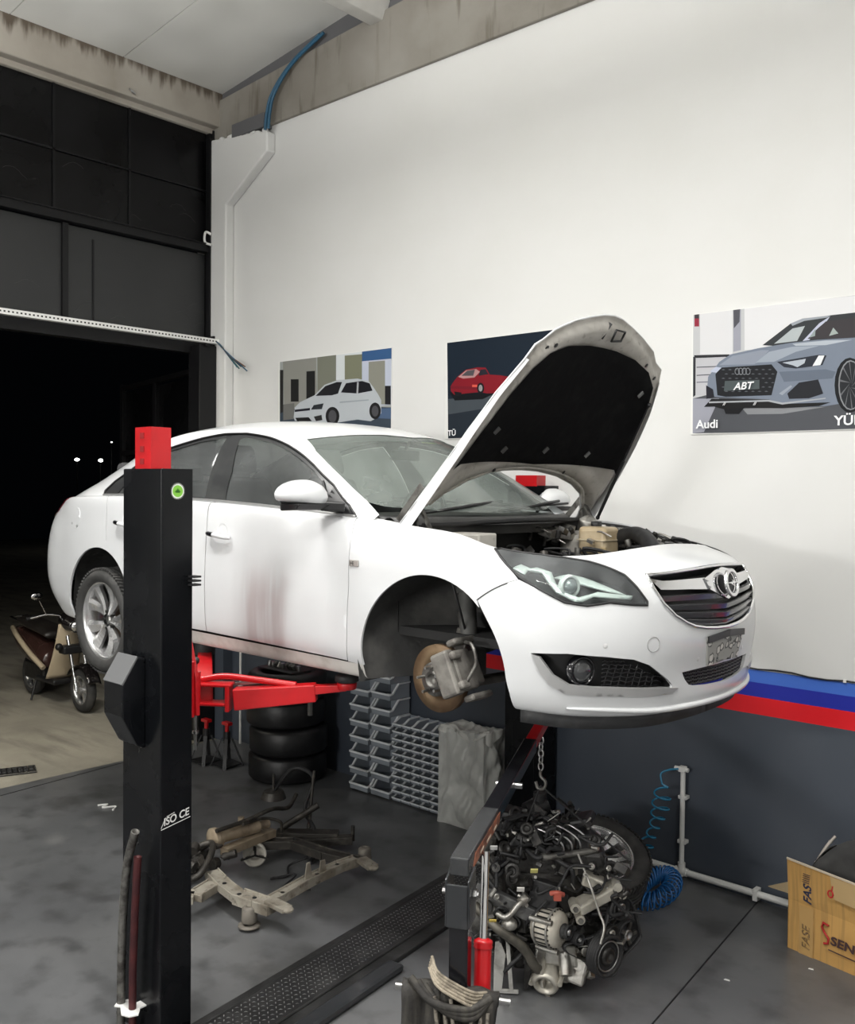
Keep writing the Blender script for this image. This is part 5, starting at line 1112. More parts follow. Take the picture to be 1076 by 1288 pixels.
ART3=[([(-2.755,3.54),(-1.792,3.531),(-1.435,3.526),(-1.418,2.774),(-2.744,2.793)],(0.66,0.67,0.69)),([(-2.71,3.538),(-2.5,3.534),(-2.495,3.26),(-2.705,3.278)],(0.76,0.76,0.78)),([(-2.495,3.535),(-2.448,3.534),(-2.443,3.281),(-2.49,3.275)],(0.42,0.43,0.5)),([(-2.495,3.535),(-2.453,3.533),(-2.455,3.451),(-2.49,3.415)],(0.1,0.1,0.12)),([(-2.426,3.535),(-1.435,3.516),(-1.428,3.217),(-2.42,3.279)],(0.8,0.8,0.82)),([(-2.746,3.503),(-2.715,3.499),(-2.714,3.45),(-2.745,3.453)],(0.35,0.03,0.06)),([(-2.747,3.536),(-2.716,3.534),(-2.715,3.499),(-2.746,3.503)],(0.05,0.04,0.05)),([(-2.744,3.276),(-2.516,3.262),(-2.505,3.246),(-2.741,3.258)],(0.03,0.03,0.035)),([(-2.727,3.256),(-2.537,3.249),(-2.597,3.021),(-2.723,3.028)],(0.62,0.62,0.66)),([(-2.726,3.203),(-2.589,3.198),(-2.589,3.192),(-2.726,3.197)],(0.12,0.12,0.14)),([(-2.725,3.153),(-2.61,3.151),(-2.61,3.145),(-2.725,3.147)],(0.12,0.12,0.14)),([(-2.724,3.11),(-2.631,3.108),(-2.631,3.102),(-2.724,3.104)],(0.2,0.2,0.24)),([(-2.75,3.267),(-2.733,3.265),(-2.73,3.028),(-2.746,3.017)],(0.04,0.04,0.05)),([(-2.747,3.008),(-2.662,3.024),(-1.422,2.963),(-1.418,2.774),(-2.744,2.793)],(0.1,0.105,0.12)),([(-2.747,3.008),(-2.575,2.999),(-2.669,2.799),(-2.744,2.793)],(0.42,0.43,0.5)),([(-2.426,2.931),(-1.938,2.918),(-2.184,2.889),(-2.394,2.895)],(0.3,0.31,0.33)),([(-2.311,3.298),(-2.146,3.408),(-2.079,3.425),(-1.93,3.43),(-1.79,3.43),(-1.597,3.412),(-1.513,3.367),(-1.51,3.243),(-2.231,3.286)],(0.045,0.05,0.055)),([(-2.146,3.408),(-2.079,3.429),(-1.921,3.429),(-1.939,3.419),(-2.069,3.414),(-2.136,3.393)],(0.4,0.43,0.48)),([(-2.241,3.3),(-2.135,3.378),(-2.064,3.385),(-2.107,3.304)],(0.55,0.6,0.62)),([(-2.076,3.3),(-1.985,3.391),(-1.925,3.424),(-1.943,3.398),(-2.039,3.302)],(0.62,0.65,0.7)),([(-2.048,3.31),(-1.993,3.363),(-1.948,3.398),(-1.789,3.402),(-1.546,3.375),(-1.527,3.271),(-1.787,3.292)],(0.055,0.05,0.055)),([(-1.928,3.315),(-1.906,3.359),(-1.878,3.324)],(0.45,0.52,0.5)),([(-2.039,3.316),(-2.003,3.364),(-2.006,3.322)],(0.35,0.42,0.42)),([(-2.652,3.085),(-2.648,3.136),(-2.611,3.179),(-2.577,3.222),(-2.506,3.261),(-2.331,3.283),(-2.134,3.297),(-1.992,3.299),(-1.787,3.292),(-1.47,3.27),(-1.428,3.217),(-1.422,2.936),(-1.671,2.932),(-1.865,2.931),(-1.938,2.922),(-2.126,2.922),(-2.204,2.93),(-2.264,2.977),(-2.586,3.008),(-2.651,3.024)],(0.235,0.275,0.35)),([(-2.577,3.202),(-2.495,3.25),(-2.32,3.27),(-2.27,3.265),(-2.329,3.202),(-2.359,3.19)],(0.34,0.38,0.46)),([(-2.349,3.199),(-2.27,3.256),(-2.133,3.273),(-1.982,3.264),(-2.113,3.242),(-2.239,3.195)],(0.42,0.47,0.55)),([(-2.134,3.29),(-1.946,3.291),(-1.801,3.281),(-1.945,3.265),(-2.114,3.276)],(0.55,0.6,0.67)),([(-2.208,3.134),(-1.942,3.129),(-1.887,3.111),(-1.904,3.075),(-2.178,3.074)],(0.16,0.19,0.25)),([(-2.601,3.148),(-2.568,3.186),(-2.254,3.181),(-2.218,3.135),(-2.25,3.001),(-2.532,3.007),(-2.586,3.02)],(0.016,0.018,0.022)),([(-2.539,3.103),(-2.325,3.096),(-2.324,3.042),(-2.544,3.043)],(0.1,0.125,0.13)),([(-2.221,3.193),(-1.981,3.214),(-1.939,3.206),(-1.961,3.154),(-2.111,3.146),(-2.179,3.159)],(0.03,0.035,0.05)),([(-2.19,3.186),(-2.055,3.197),(-2.062,3.173),(-2.102,3.153),(-2.131,3.167)],(0.55,0.6,0.68)),([(-2.017,3.153),(-1.983,3.21),(-1.951,3.207),(-1.972,3.155)],(0.85,0.87,0.9)),([(-2.637,3.166),(-2.6,3.193),(-2.562,3.185),(-2.594,3.157)],(0.6,0.65,0.7)),([(-2.157,3.005),(-2.091,3.064),(-1.983,3.075),(-1.953,2.993),(-2.032,2.971),(-2.146,2.974)],(0.02,0.022,0.028)),([(-2.206,3.008),(-2.138,3.052),(-2.129,3.044),(-2.186,2.997)],(0.4,0.44,0.52)),([(-2.66,3.085),(-2.614,3.057),(-2.605,3.009),(-2.656,3.001)],(0.02,0.02,0.03)),([(-2.671,2.953),(-2.623,3.0),(-2.264,2.974),(-2.185,2.947),(-1.911,2.942),(-1.975,2.924),(-2.184,2.922),(-2.405,2.935),(-2.509,2.923),(-2.606,2.952)],(0.012,0.012,0.014)),([(-2.639,2.984),(-2.264,2.974),(-2.185,2.954),(-1.939,2.969),(-1.939,2.963),(-2.185,2.943),(-2.269,2.965),(-2.639,2.974)],(0.5,0.52,0.56)),([(-2.541,2.932),(-2.411,2.938),(-2.446,2.9),(-2.53,2.904)],(0.01,0.01,0.012)),([(-1.728,3.026),(-1.731,2.98),(-1.741,2.938),(-1.758,2.906),(-1.781,2.885),(-1.806,2.879),(-1.831,2.887),(-1.855,2.91),(-1.874,2.945),(-1.887,2.989),(-1.892,3.037),(-1.889,3.084),(-1.878,3.126),(-1.86,3.158),(-1.837,3.178),(-1.812,3.184),(-1.787,3.174),(-1.764,3.151),(-1.745,3.116),(-1.733,3.073)],(0.01,0.011,0.014)),([(-1.743,3.027),(-1.745,2.985),(-1.753,2.947),(-1.766,2.917),(-1.784,2.898),(-1.803,2.893),(-1.823,2.9),(-1.842,2.921),(-1.857,2.952),(-1.867,2.992),(-1.871,3.035),(-1.869,3.078),(-1.86,3.116),(-1.846,3.146),(-1.829,3.164),(-1.809,3.17),(-1.789,3.161),(-1.771,3.14),(-1.756,3.109),(-1.747,3.07)],(0.3,0.31,0.33)),([(-1.746,3.027),(-1.748,2.987),(-1.756,2.951),(-1.768,2.923),(-1.784,2.905),(-1.802,2.9),(-1.82,2.907),(-1.837,2.927),(-1.851,2.957),(-1.86,2.994),(-1.864,3.035),(-1.862,3.075),(-1.854,3.112),(-1.841,3.14),(-1.825,3.157),(-1.807,3.162),(-1.789,3.154),(-1.772,3.134),(-1.759,3.105),(-1.75,3.068)],(0.025,0.027,0.032)),([(-1.805,3.018),(-1.748,3.009),(-1.749,2.996)],(0.16,0.165,0.18)),([(-1.809,3.022),(-1.762,2.939),(-1.766,2.931)],(0.16,0.165,0.18)),([(-1.811,3.029),(-1.792,2.905),(-1.798,2.904)],(0.16,0.165,0.18)),([(-1.811,3.037),(-1.828,2.918),(-1.833,2.925)],(0.16,0.165,0.18)),([(-1.808,3.043),(-1.854,2.975),(-1.857,2.987)],(0.16,0.165,0.18)),([(-1.804,3.044),(-1.862,3.054),(-1.861,3.066)],(0.16,0.165,0.18)),([(-1.8,3.04),(-1.847,3.123),(-1.843,3.132)],(0.16,0.165,0.18)),([(-1.797,3.033),(-1.816,3.157),(-1.811,3.158)],(0.16,0.165,0.18)),([(-1.798,3.025),(-1.781,3.143),(-1.776,3.136)],(0.16,0.165,0.18)),([(-1.801,3.019),(-1.755,3.086),(-1.753,3.074)],(0.16,0.165,0.18)),([(-2.562,3.172),(-2.549,3.176),(-2.537,3.17),(-2.549,3.168)],(0.12,0.13,0.15)),([(-2.542,3.144),(-2.53,3.149),(-2.517,3.143),(-2.53,3.141)],(0.12,0.13,0.15)),([(-2.561,3.12),(-2.548,3.124),(-2.536,3.118),(-2.548,3.116)],(0.12,0.13,0.15)),([(-2.56,3.067),(-2.547,3.071),(-2.535,3.065),(-2.547,3.063)],(0.12,0.13,0.15)),([(-2.54,3.04),(-2.528,3.044),(-2.515,3.038),(-2.528,3.036)],(0.12,0.13,0.15)),([(-2.52,3.169),(-2.507,3.173),(-2.494,3.167),(-2.507,3.165)],(0.12,0.13,0.15)),([(-2.5,3.141),(-2.488,3.146),(-2.475,3.14),(-2.487,3.138)],(0.12,0.13,0.15)),([(-2.519,3.117),(-2.506,3.121),(-2.493,3.115),(-2.506,3.113)],(0.12,0.13,0.15)),([(-2.498,3.037),(-2.485,3.041),(-2.473,3.036),(-2.485,3.033)],(0.12,0.13,0.15)),([(-2.477,3.166),(-2.465,3.17),(-2.452,3.164),(-2.465,3.162)],(0.12,0.13,0.15)),([(-2.458,3.138),(-2.446,3.143),(-2.433,3.137),(-2.446,3.135)],(0.12,0.13,0.15)),([(-2.476,3.114),(-2.464,3.118),(-2.451,3.112),(-2.464,3.11)],(0.12,0.13,0.15)),([(-2.456,3.035),(-2.444,3.039),(-2.431,3.033),(-2.444,3.031)],(0.12,0.13,0.15)),([(-2.436,3.163),(-2.423,3.167),(-2.411,3.161),(-2.423,3.159)],(0.12,0.13,0.15)),([(-2.417,3.135),(-2.404,3.14),(-2.392,3.134),(-2.404,3.132)],(0.12,0.13,0.15)),([(-2.435,3.111),(-2.422,3.115),(-2.41,3.109),(-2.422,3.107)],(0.12,0.13,0.15)),([(-2.415,3.032),(-2.402,3.036),(-2.39,3.031),(-2.402,3.028)],(0.12,0.13,0.15)),([(-2.394,3.16),(-2.382,3.164),(-2.37,3.158),(-2.382,3.156)],(0.12,0.13,0.15)),([(-2.375,3.133),(-2.363,3.137),(-2.351,3.131),(-2.363,3.129)],(0.12,0.13,0.15)),([(-2.393,3.108),(-2.381,3.112),(-2.369,3.106),(-2.381,3.104)],(0.12,0.13,0.15)),([(-2.373,3.03),(-2.361,3.034),(-2.349,3.028),(-2.361,3.026)],(0.12,0.13,0.15)),([(-2.354,3.157),(-2.341,3.161),(-2.329,3.155),(-2.341,3.153)],(0.12,0.13,0.15)),([(-2.335,3.13),(-2.323,3.134),(-2.31,3.128),(-2.323,3.126)],(0.12,0.13,0.15)),([(-2.353,3.105),(-2.34,3.109),(-2.328,3.104),(-2.34,3.102)],(0.12,0.13,0.15)),([(-2.333,3.027),(-2.321,3.031),(-2.308,3.026),(-2.32,3.024)],(0.12,0.13,0.15)),([(-2.313,3.154),(-2.301,3.158),(-2.289,3.152),(-2.301,3.15)],(0.12,0.13,0.15)),([(-2.294,3.127),(-2.282,3.131),(-2.27,3.125),(-2.282,3.123)],(0.12,0.13,0.15)),([(-2.312,3.103),(-2.3,3.107),(-2.288,3.101),(-2.3,3.099)],(0.12,0.13,0.15)),([(-2.293,3.076),(-2.281,3.08),(-2.269,3.074),(-2.281,3.072)],(0.12,0.13,0.15)),([(-2.311,3.051),(-2.299,3.056),(-2.287,3.05),(-2.299,3.048)],(0.12,0.13,0.15)),([(-2.292,3.025),(-2.28,3.029),(-2.268,3.023),(-2.28,3.021)],(0.12,0.13,0.15)),([(-2.273,3.151),(-2.261,3.155),(-2.249,3.149),(-2.261,3.147)],(0.12,0.13,0.15)),([(-2.254,3.124),(-2.243,3.128),(-2.231,3.122),(-2.242,3.12)],(0.12,0.13,0.15)),([(-2.272,3.1),(-2.26,3.104),(-2.248,3.098),(-2.26,3.096)],(0.12,0.13,0.15)),([(-2.253,3.073),(-2.242,3.077),(-2.23,3.072),(-2.241,3.07)],(0.12,0.13,0.15)),([(-2.271,3.049),(-2.259,3.053),(-2.247,3.047),(-2.259,3.045)],(0.12,0.13,0.15)),([(-2.444,3.153),(-2.445,3.146),(-2.448,3.148),(-2.447,3.154)],(0.32,0.34,0.37)),([(-2.445,3.146),(-2.447,3.14),(-2.45,3.143),(-2.448,3.148)],(0.32,0.34,0.37)),([(-2.447,3.14),(-2.451,3.136),(-2.453,3.139),(-2.45,3.143)],(0.32,0.34,0.37)),([(-2.451,3.136),(-2.456,3.134),(-2.457,3.138),(-2.453,3.139)],(0.32,0.34,0.37)),([(-2.456,3.134),(-2.462,3.134),(-2.461,3.138),(-2.457,3.138)],(0.32,0.34,0.37)),([(-2.462,3.134),(-2.467,3.137),(-2.465,3.14),(-2.461,3.138)],(0.32,0.34,0.37)),([(-2.467,3.137),(-2.471,3.142),(-2.469,3.144),(-2.465,3.14)],(0.32,0.34,0.37)),([(-2.471,3.142),(-2.474,3.148),(-2.471,3.15),(-2.469,3.144)],(0.32,0.34,0.37)),([(-2.474,3.148),(-2.475,3.156),(-2.472,3.155),(-2.471,3.15)],(0.32,0.34,0.37)),([(-2.475,3.156),(-2.474,3.163),(-2.471,3.161),(-2.472,3.155)],(0.32,0.34,0.37)),([(-2.474,3.163),(-2.472,3.169),(-2.469,3.166),(-2.471,3.161)],(0.32,0.34,0.37)),([(-2.472,3.169),(-2.468,3.173),(-2.466,3.17),(-2.469,3.166)],(0.32,0.34,0.37)),([(-2.468,3.173),(-2.463,3.175),(-2.462,3.171),(-2.466,3.17)],(0.32,0.34,0.37)),([(-2.463,3.175),(-2.457,3.175),(-2.458,3.171),(-2.462,3.171)],(0.32,0.34,0.37)),([(-2.457,3.175),(-2.452,3.172),(-2.454,3.169),(-2.458,3.171)],(0.32,0.34,0.37)),([(-2.452,3.172),(-2.448,3.167),(-2.45,3.165),(-2.454,3.169)],(0.32,0.34,0.37)),([(-2.448,3.167),(-2.445,3.161),(-2.448,3.159),(-2.45,3.165)],(0.32,0.34,0.37)),([(-2.445,3.161),(-2.444,3.153),(-2.447,3.154),(-2.448,3.159)],(0.32,0.34,0.37)),([(-2.421,3.152),(-2.422,3.145),(-2.425,3.146),(-2.424,3.152)],(0.32,0.34,0.37)),([(-2.422,3.145),(-2.424,3.139),(-2.427,3.141),(-2.425,3.146)],(0.32,0.34,0.37)),([(-2.424,3.139),(-2.428,3.134),(-2.43,3.138),(-2.427,3.141)],(0.32,0.34,0.37)),([(-2.428,3.134),(-2.433,3.132),(-2.434,3.136),(-2.43,3.138)],(0.32,0.34,0.37)),([(-2.433,3.132),(-2.439,3.132),(-2.438,3.136),(-2.434,3.136)],(0.32,0.34,0.37)),([(-2.439,3.132),(-2.444,3.135),(-2.443,3.139),(-2.438,3.136)],(0.32,0.34,0.37)),([(-2.444,3.135),(-2.448,3.14),(-2.446,3.143),(-2.443,3.139)],(0.32,0.34,0.37)),([(-2.448,3.14),(-2.451,3.147),(-2.448,3.148),(-2.446,3.143)],(0.32,0.34,0.37)),([(-2.451,3.147),(-2.452,3.154),(-2.449,3.154),(-2.448,3.148)],(0.32,0.34,0.37)),([(-2.452,3.154),(-2.451,3.161),(-2.448,3.16),(-2.449,3.154)],(0.32,0.34,0.37)),([(-2.451,3.161),(-2.449,3.167),(-2.446,3.164),(-2.448,3.16)],(0.32,0.34,0.37)),([(-2.449,3.167),(-2.445,3.172),(-2.443,3.168),(-2.446,3.164)],(0.32,0.34,0.37)),([(-2.445,3.172),(-2.44,3.174),(-2.439,3.17),(-2.443,3.168)],(0.32,0.34,0.37)),([(-2.44,3.174),(-2.434,3.173),(-2.435,3.169),(-2.439,3.17)],(0.32,0.34,0.37)),([(-2.434,3.173),(-2.429,3.17),(-2.431,3.167),(-2.435,3.169)],(0.32,0.34,0.37)),([(-2.429,3.17),(-2.425,3.165),(-2.427,3.163),(-2.431,3.167)],(0.32,0.34,0.37)),([(-2.425,3.165),(-2.422,3.159),(-2.425,3.158),(-2.427,3.163)],(0.32,0.34,0.37)),([(-2.422,3.159),(-2.421,3.152),(-2.424,3.152),(-2.425,3.158)],(0.32,0.34,0.37)),([(-2.398,3.15),(-2.399,3.143),(-2.402,3.145),(-2.401,3.15)],(0.32,0.34,0.37)),([(-2.399,3.143),(-2.402,3.137),(-2.404,3.14),(-2.402,3.145)],(0.32,0.34,0.37)),([(-2.402,3.137),(-2.406,3.133),(-2.407,3.136),(-2.404,3.14)],(0.32,0.34,0.37)),([(-2.406,3.133),(-2.411,3.13),(-2.411,3.134),(-2.407,3.136)],(0.32,0.34,0.37)),([(-2.411,3.13),(-2.416,3.131),(-2.416,3.135),(-2.411,3.134)],(0.32,0.34,0.37)),([(-2.416,3.131),(-2.421,3.134),(-2.42,3.137),(-2.416,3.135)],(0.32,0.34,0.37)),([(-2.421,3.134),(-2.425,3.139),(-2.423,3.141),(-2.42,3.137)],(0.32,0.34,0.37)),([(-2.425,3.139),(-2.428,3.145),(-2.425,3.146),(-2.423,3.141)],(0.32,0.34,0.37)),([(-2.428,3.145),(-2.429,3.152),(-2.426,3.152),(-2.425,3.146)],(0.32,0.34,0.37)),([(-2.429,3.152),(-2.429,3.159),(-2.426,3.158),(-2.426,3.152)],(0.32,0.34,0.37)),([(-2.429,3.159),(-2.426,3.165),(-2.424,3.163),(-2.426,3.158)],(0.32,0.34,0.37)),([(-2.426,3.165),(-2.422,3.17),(-2.42,3.166),(-2.424,3.163)],(0.32,0.34,0.37)),([(-2.422,3.17),(-2.417,3.172),(-2.416,3.168),(-2.42,3.166)],(0.32,0.34,0.37)),([(-2.417,3.172),(-2.412,3.172),(-2.412,3.168),(-2.416,3.168)],(0.32,0.34,0.37)),([(-2.412,3.172),(-2.406,3.169),(-2.408,3.165),(-2.412,3.168)],(0.32,0.34,0.37)),([(-2.406,3.169),(-2.402,3.164),(-2.405,3.161),(-2.408,3.165)],(0.32,0.34,0.37)),([(-2.402,3.164),(-2.399,3.157),(-2.402,3.156),(-2.405,3.161)],(0.32,0.34,0.37)),([(-2.399,3.157),(-2.398,3.15),(-2.401,3.15),(-2.402,3.156)],(0.32,0.34,0.37)),([(-2.376,3.148),(-2.377,3.141),(-2.379,3.143),(-2.379,3.149)],(0.32,0.34,0.37)),([(-2.377,3.141),(-2.379,3.135),(-2.382,3.138),(-2.379,3.143)],(0.32,0.34,0.37)),([(-2.379,3.135),(-2.383,3.131),(-2.385,3.134),(-2.382,3.138)],(0.32,0.34,0.37)),([(-2.383,3.131),(-2.388,3.129),(-2.389,3.133),(-2.385,3.134)],(0.32,0.34,0.37)),([(-2.388,3.129),(-2.393,3.129),(-2.393,3.133),(-2.389,3.133)],(0.32,0.34,0.37)),([(-2.393,3.129),(-2.399,3.132),(-2.397,3.135),(-2.393,3.133)],(0.32,0.34,0.37)),([(-2.399,3.132),(-2.403,3.137),(-2.4,3.139),(-2.397,3.135)],(0.32,0.34,0.37)),([(-2.403,3.137),(-2.406,3.143),(-2.403,3.145),(-2.4,3.139)],(0.32,0.34,0.37)),([(-2.406,3.143),(-2.407,3.151),(-2.404,3.15),(-2.403,3.145)],(0.32,0.34,0.37)),([(-2.407,3.151),(-2.406,3.158),(-2.403,3.156),(-2.404,3.15)],(0.32,0.34,0.37)),([(-2.406,3.158),(-2.403,3.164),(-2.401,3.161),(-2.403,3.156)],(0.32,0.34,0.37)),([(-2.403,3.164),(-2.399,3.168),(-2.398,3.165),(-2.401,3.161)],(0.32,0.34,0.37)),([(-2.399,3.168),(-2.394,3.17),(-2.394,3.166),(-2.398,3.165)],(0.32,0.34,0.37)),([(-2.394,3.17),(-2.389,3.17),(-2.389,3.166),(-2.394,3.166)],(0.32,0.34,0.37)),([(-2.389,3.17),(-2.384,3.167),(-2.385,3.164),(-2.389,3.166)],(0.32,0.34,0.37)),([(-2.384,3.167),(-2.38,3.162),(-2.382,3.16),(-2.385,3.164)],(0.32,0.34,0.37)),([(-2.38,3.162),(-2.377,3.156),(-2.38,3.154),(-2.382,3.16)],(0.32,0.34,0.37)),([(-2.377,3.156),(-2.376,3.148),(-2.379,3.149),(-2.38,3.154)],(0.32,0.34,0.37))]
# ================= POSTERS =================
_pm={}
def pcol(c):
    c=tuple(round(x*.74 if x<.7 else x*.85,3) for x in c)
    if c not in _pm: _pm[c]=mat('print ink',c,.6,spec=.2)
    return _pm[c]
def clip(P,x0,x1,z0,z1):
    for ax,val,sg in ((0,x0,1),(0,x1,-1),(1,z0,1),(1,z1,-1)):
        out=[]
        for i in range(len(P)):
            a,b=P[i-1],P[i]; da=(a[ax]-val)*sg; db=(b[ax]-val)*sg
            if (da>=0)!=(db>=0):
                t=da/(da-db); out.append((a[0]+(b[0]-a[0])*t,a[1]+(b[1]-a[1])*t))
            if db>=0: out.append(b)
        P=out
        if not P: return P
    return P
def poster(x0,x1,z0,z1,art,label,texts):
    root=thing('car_poster',label,'poster',((x0+x1)/2,-.004,(z0+z1)/2),group='car posters on the white wall')
    ox,oz=(x0+x1)/2,(z0+z1)/2
    MB().box((0,0,0),(x1-x0,.006,z1-z0)).build('backing_sheet',M_['white'],root)
    mb=MB(); ms=[]; 
    for k,(P,c) in enumerate(art):
        P=clip(P,x0+.004,x1-.004,z0+.004,z1-.004)
        if len(P)<3: continue
        m=pcol(c)
        if m not in ms: ms.append(m)
        mb.cur=ms.index(m)
        y=-.0034-.00009*k
        tri=geometry.tessellate_polygon([[Vector((p[0],p[1],0)) for p in P]])
        mb.add([(p[0]-ox,y,p[1]-oz) for p in P],[tuple(t) for t in tri])
    o=mb.build('printed_picture',ms,root,fixn=False)
    if texts:
        mb=MB(); y=-.0034-.00009*(len(art)+3)
        for (tx,s,x,z,sh) in texts: text_mb(mb,tx,s,(x-ox,y,z-oz),(1,0,0),(0,0,1),.0002,sh,1.05,'LEFT',s*.022)
        mb.build('lettering',mat('white print',(.85,.86,.88),.4),root,fixn=False)
poster(-6.79,-5.36,2.83,3.56,ART1,'poster of a white hatchback parked among concrete pillars, left of the three wall posters',[])
poster(-4.79,-3.46,2.81,3.545,ART2,'dark poster of a red classic coupe, half hidden behind the raised bonnet',[('TÜ',.058,-4.755,2.835,0)])
poster(-2.76,-1.46,2.785,3.53,ART3,'poster of a silver blue estate car in a bright showroom, rightmost on the wall',[('Audi',.072,-2.715,2.822,0),('ABT',.06,-2.478,3.045,.25),('YÜK',.075,-1.885,2.812,0),('//',.026,-2.545,2.955,.3),('//',.026,-2.355,2.947,.3)])
# ================= TWO-POST LIFT =================
def sub(mbx,off): return mbx
lift=thing('lift_post','near black two-post lift column with a red top and green round sticker','lift post',(-3.759,-3.143,0),group='columns of the two-post car lift')
x0,x1,y0,y1=-.16,.155,-.08,.08
mb=MB(); mb.prism([(x0,y0),(x1,y0),(x1,y1),(x1-.07,y1),(x1-.07,y1-.012),(x1-.012,y1-.012),(x1-.012,y0+.012),(x0+.012,y0+.012),(x0+.012,y1-.012),(x0+.07,y1-.012),(x0+.07,y1),(x0,y1)],(0,0,2.512),ax=(1,0,0),ay=(0,1,0))
mb.build('column',M_['postblk'],lift,bevel=.006)
mb=MB(); mb.box((0,-.03,.008),(.36,.14,.016)); mb.build('base_plate',M_['postblk'],lift,bevel=.003)
for (x,y) in ((-.1,-.095),(.1,-.095)): MB().cyl((x,y,.016),(x,y,.05),.012,n=6,smooth=False).build('anchor_bolt',M_['steel'],lift)
# carriage: red box sliding inside, sticking out of the top
mb=MB(); mb.prism([(-.105,-.052),(.025,-.052),(.025,.05),(.018,.05),(.018,-.045),(-.098,-.045),(-.098,.05),(-.105,.05)],(0,0,.75),org=(0,0,1.948),ax=(1,0,0),ay=(0,1,0)); mb.build('lift_carriage',M_['red'],lift)
_ms=mat('slot shadow red',(.22,.004,.006),.6)
for z in (2.545,2.60,2.66): MB().box((-.045,-.0535,z),(.030,.004,.026)).build('carriage_slot',_ms,lift)
mb=MB(); mb.box((-.045,-.0525,2.585),(.045,.002,.15)); 
# sticker
st=MB(); c=(x1+.0008,-.0,2.414); n=(1,0,0)
st.lathe([(0,.0004),(.031,.0004)],c,n,36); s1=st.build('round_sticker',mat('lime green sticker',(.20,.50,.05),.4),lift,fixn=False)
t=MB(); t.lathe([(.0262,.0008),(.0312,.0008)],c,n,36)
for k in range(30):
    a=2*PI*k/30; r=.0335; 
    if 6<k<20 or k<4 or k>22 or 1: t.bar((c[0]+.001,c[1]+math.cos(a)*.030,c[2]+math.sin(a)*.030),(c[0]+.001,c[1]+math.cos(a)*.0365,c[2]+math.sin(a)*.0365),.0042,.0004)
t.build('sticker_edge',mat('white sticker print',(.75,.78,.72),.5),s1,fixn=False)
t=MB()
for k in range(5):
    a=PI/2+(k-2)*.62; L=.022 if k==2 else .017
    p=Vector((c[0]+.0012,c[1],c[2]-.006)); q=p+Vector((0,math.cos(a)*L,math.sin(a)*L)); sd=Vector((0,-math.sin(a),math.cos(a)))*.004
    t.add([p,(p+q)/2+sd,q,(p+q)/2-sd],[(0,1,2,3)])
t.build('leaf_print',mat('dark green print',(.03,.16,.01),.5),s1,fixn=False)
mb=MB(); a_=Vector((0,1,.16)).normalized(); b_=Vector((0,-.16,1)).normalized()
text_mb(mb,'ISO CE',.046,(x1+.0008,-.066,.950),a_,b_,.0004,.2,.95,'LEFT',.0010); mb.bar((x1+.0008,-.078,.935),(x1+.0008,.07,.959),.001,.003,up=(0,0,1)); mb.bar((x1+.0008,-.078,.942),(x1+.0008,-.055,.985),.001,.002,up=(0,0,1)); mb.bar((x1+.0008,-.050,.988),(x1+.0008,-.01,.998),.001,.002,up=(0,0,1))
mb.build('lettering',M_['white'],lift,fixn=False)
# control box with its sloping lid
mb=MB(); mb.prism([(-.10,1.24),(.0,1.24),(.0,1.655),(-.055,1.655),(-.14,1.535),(-.14,1.40)],(0,.16,0),org=(-.02,-.10,0),ax=(0,1,0),ay=(0,0,1))
mb2=MB(); mb2.prism([(.0,1.655),(-.045,1.66),(-.115,1.55),(-.115,1.41),(-.04,1.27),(.0,1.25)],(.155,0,0),org=(-.125,-.08,.02),ax=(0,1,0),ay=(0,0,1))
cb=mb2.build('control_box',M_['postblk'],lift,bevel=.008)
l=MB(); l.prism([(-.043,1.668),(-.118,1.552),(-.110,1.546),(-.037,1.660)],(.159,0,0),org=(-.127,-.08,.02),ax=(0,1,0),ay=(0,0,1)); l.build('box_lid',mat('grey box lid',(.12,.122,.125),.45),cb,bevel=.002)
b=MB()
for z in (1.28,1.63): b.cyl((.012,-.078,z),(.012,-.088,z),.006,n=10)
b.bar((.004,-.084,1.27),(.004,-.084,1.65),.004,.006); b.build('box_screw',M_['steel'],cb)
# lock lever stub on the car side, cable guide
mb=MB()
for z in (2.0,2.018,2.036): mb.box((x1+.018,.075,z),(.05,.04,.008))
mb.build('limit_switch',M_['blk'],lift)
# hydraulic hoses and their bracket beside the column
br=MB(); br.prism([(-.075,-.02),(-.055,-.045),(-.03,-.03),(.0,-.045),(.03,-.06),(.07,-.045),(.085,-.01),(.05,.02),(.0,.01),(-.03,.035),(-.06,.025)],(0,0,.006),org=(-.0,-.135,.115),ax=(1,0,0),ay=(0,1,0)); br.box((.02,-.10,.12),(.05,.05,.006)); br.build('hose_bracket',M_['white'],lift)
def openpipe(name,pts,r,m):
    mb=MB(); mb.tube(pts,r,14,caps=False); p=Vector(pts[-1]);q=Vector(pts[-2]); d=(p-q).normalized()
    mb.lathe([(r,0),(r*.70,0),(r*.66,-.06)],p,d,14) if 0 else None
    a,b,_=frame(d); P=[];
    for rr,h in ((r,0),(r*.72,.001),(r*.68,-.05)): P+=[p+d*h+a*math.cos(2*PI*k/14)*rr+b*math.sin(2*PI*k/14)*rr for k in range(14)]
    mb.add(P,[(i*14+k,i*14+(k+1)%14,(i+1)*14+(k+1)%14,(i+1)*14+k) for i in range(2) for k in range(14)],True)
    return mb.build(name,m,lift,fixn=False)
openpipe('hose_pipe',spline([(-.06,-.145,.0),(-.055,-.145,.3),(-.035,-.148,.55),(-.0,-.150,.76),(.075,-.155,.93)],6),.019,M_['alud'])
mb_=mat('dark red paint worn pipe',(.05,.012,.014),.5,.3,noise=(9,(.09,.02,.02),.5,.7,5))
openpipe('pipe_handle',[(.02,-.135,.0),(.028,-.138,.3),(.05,-.140,.6),(.075,-.143,.815)],.017,mb_)
b=MB().cyl((.095,-.142,.815),(.0955,-.142,.83),.001); 
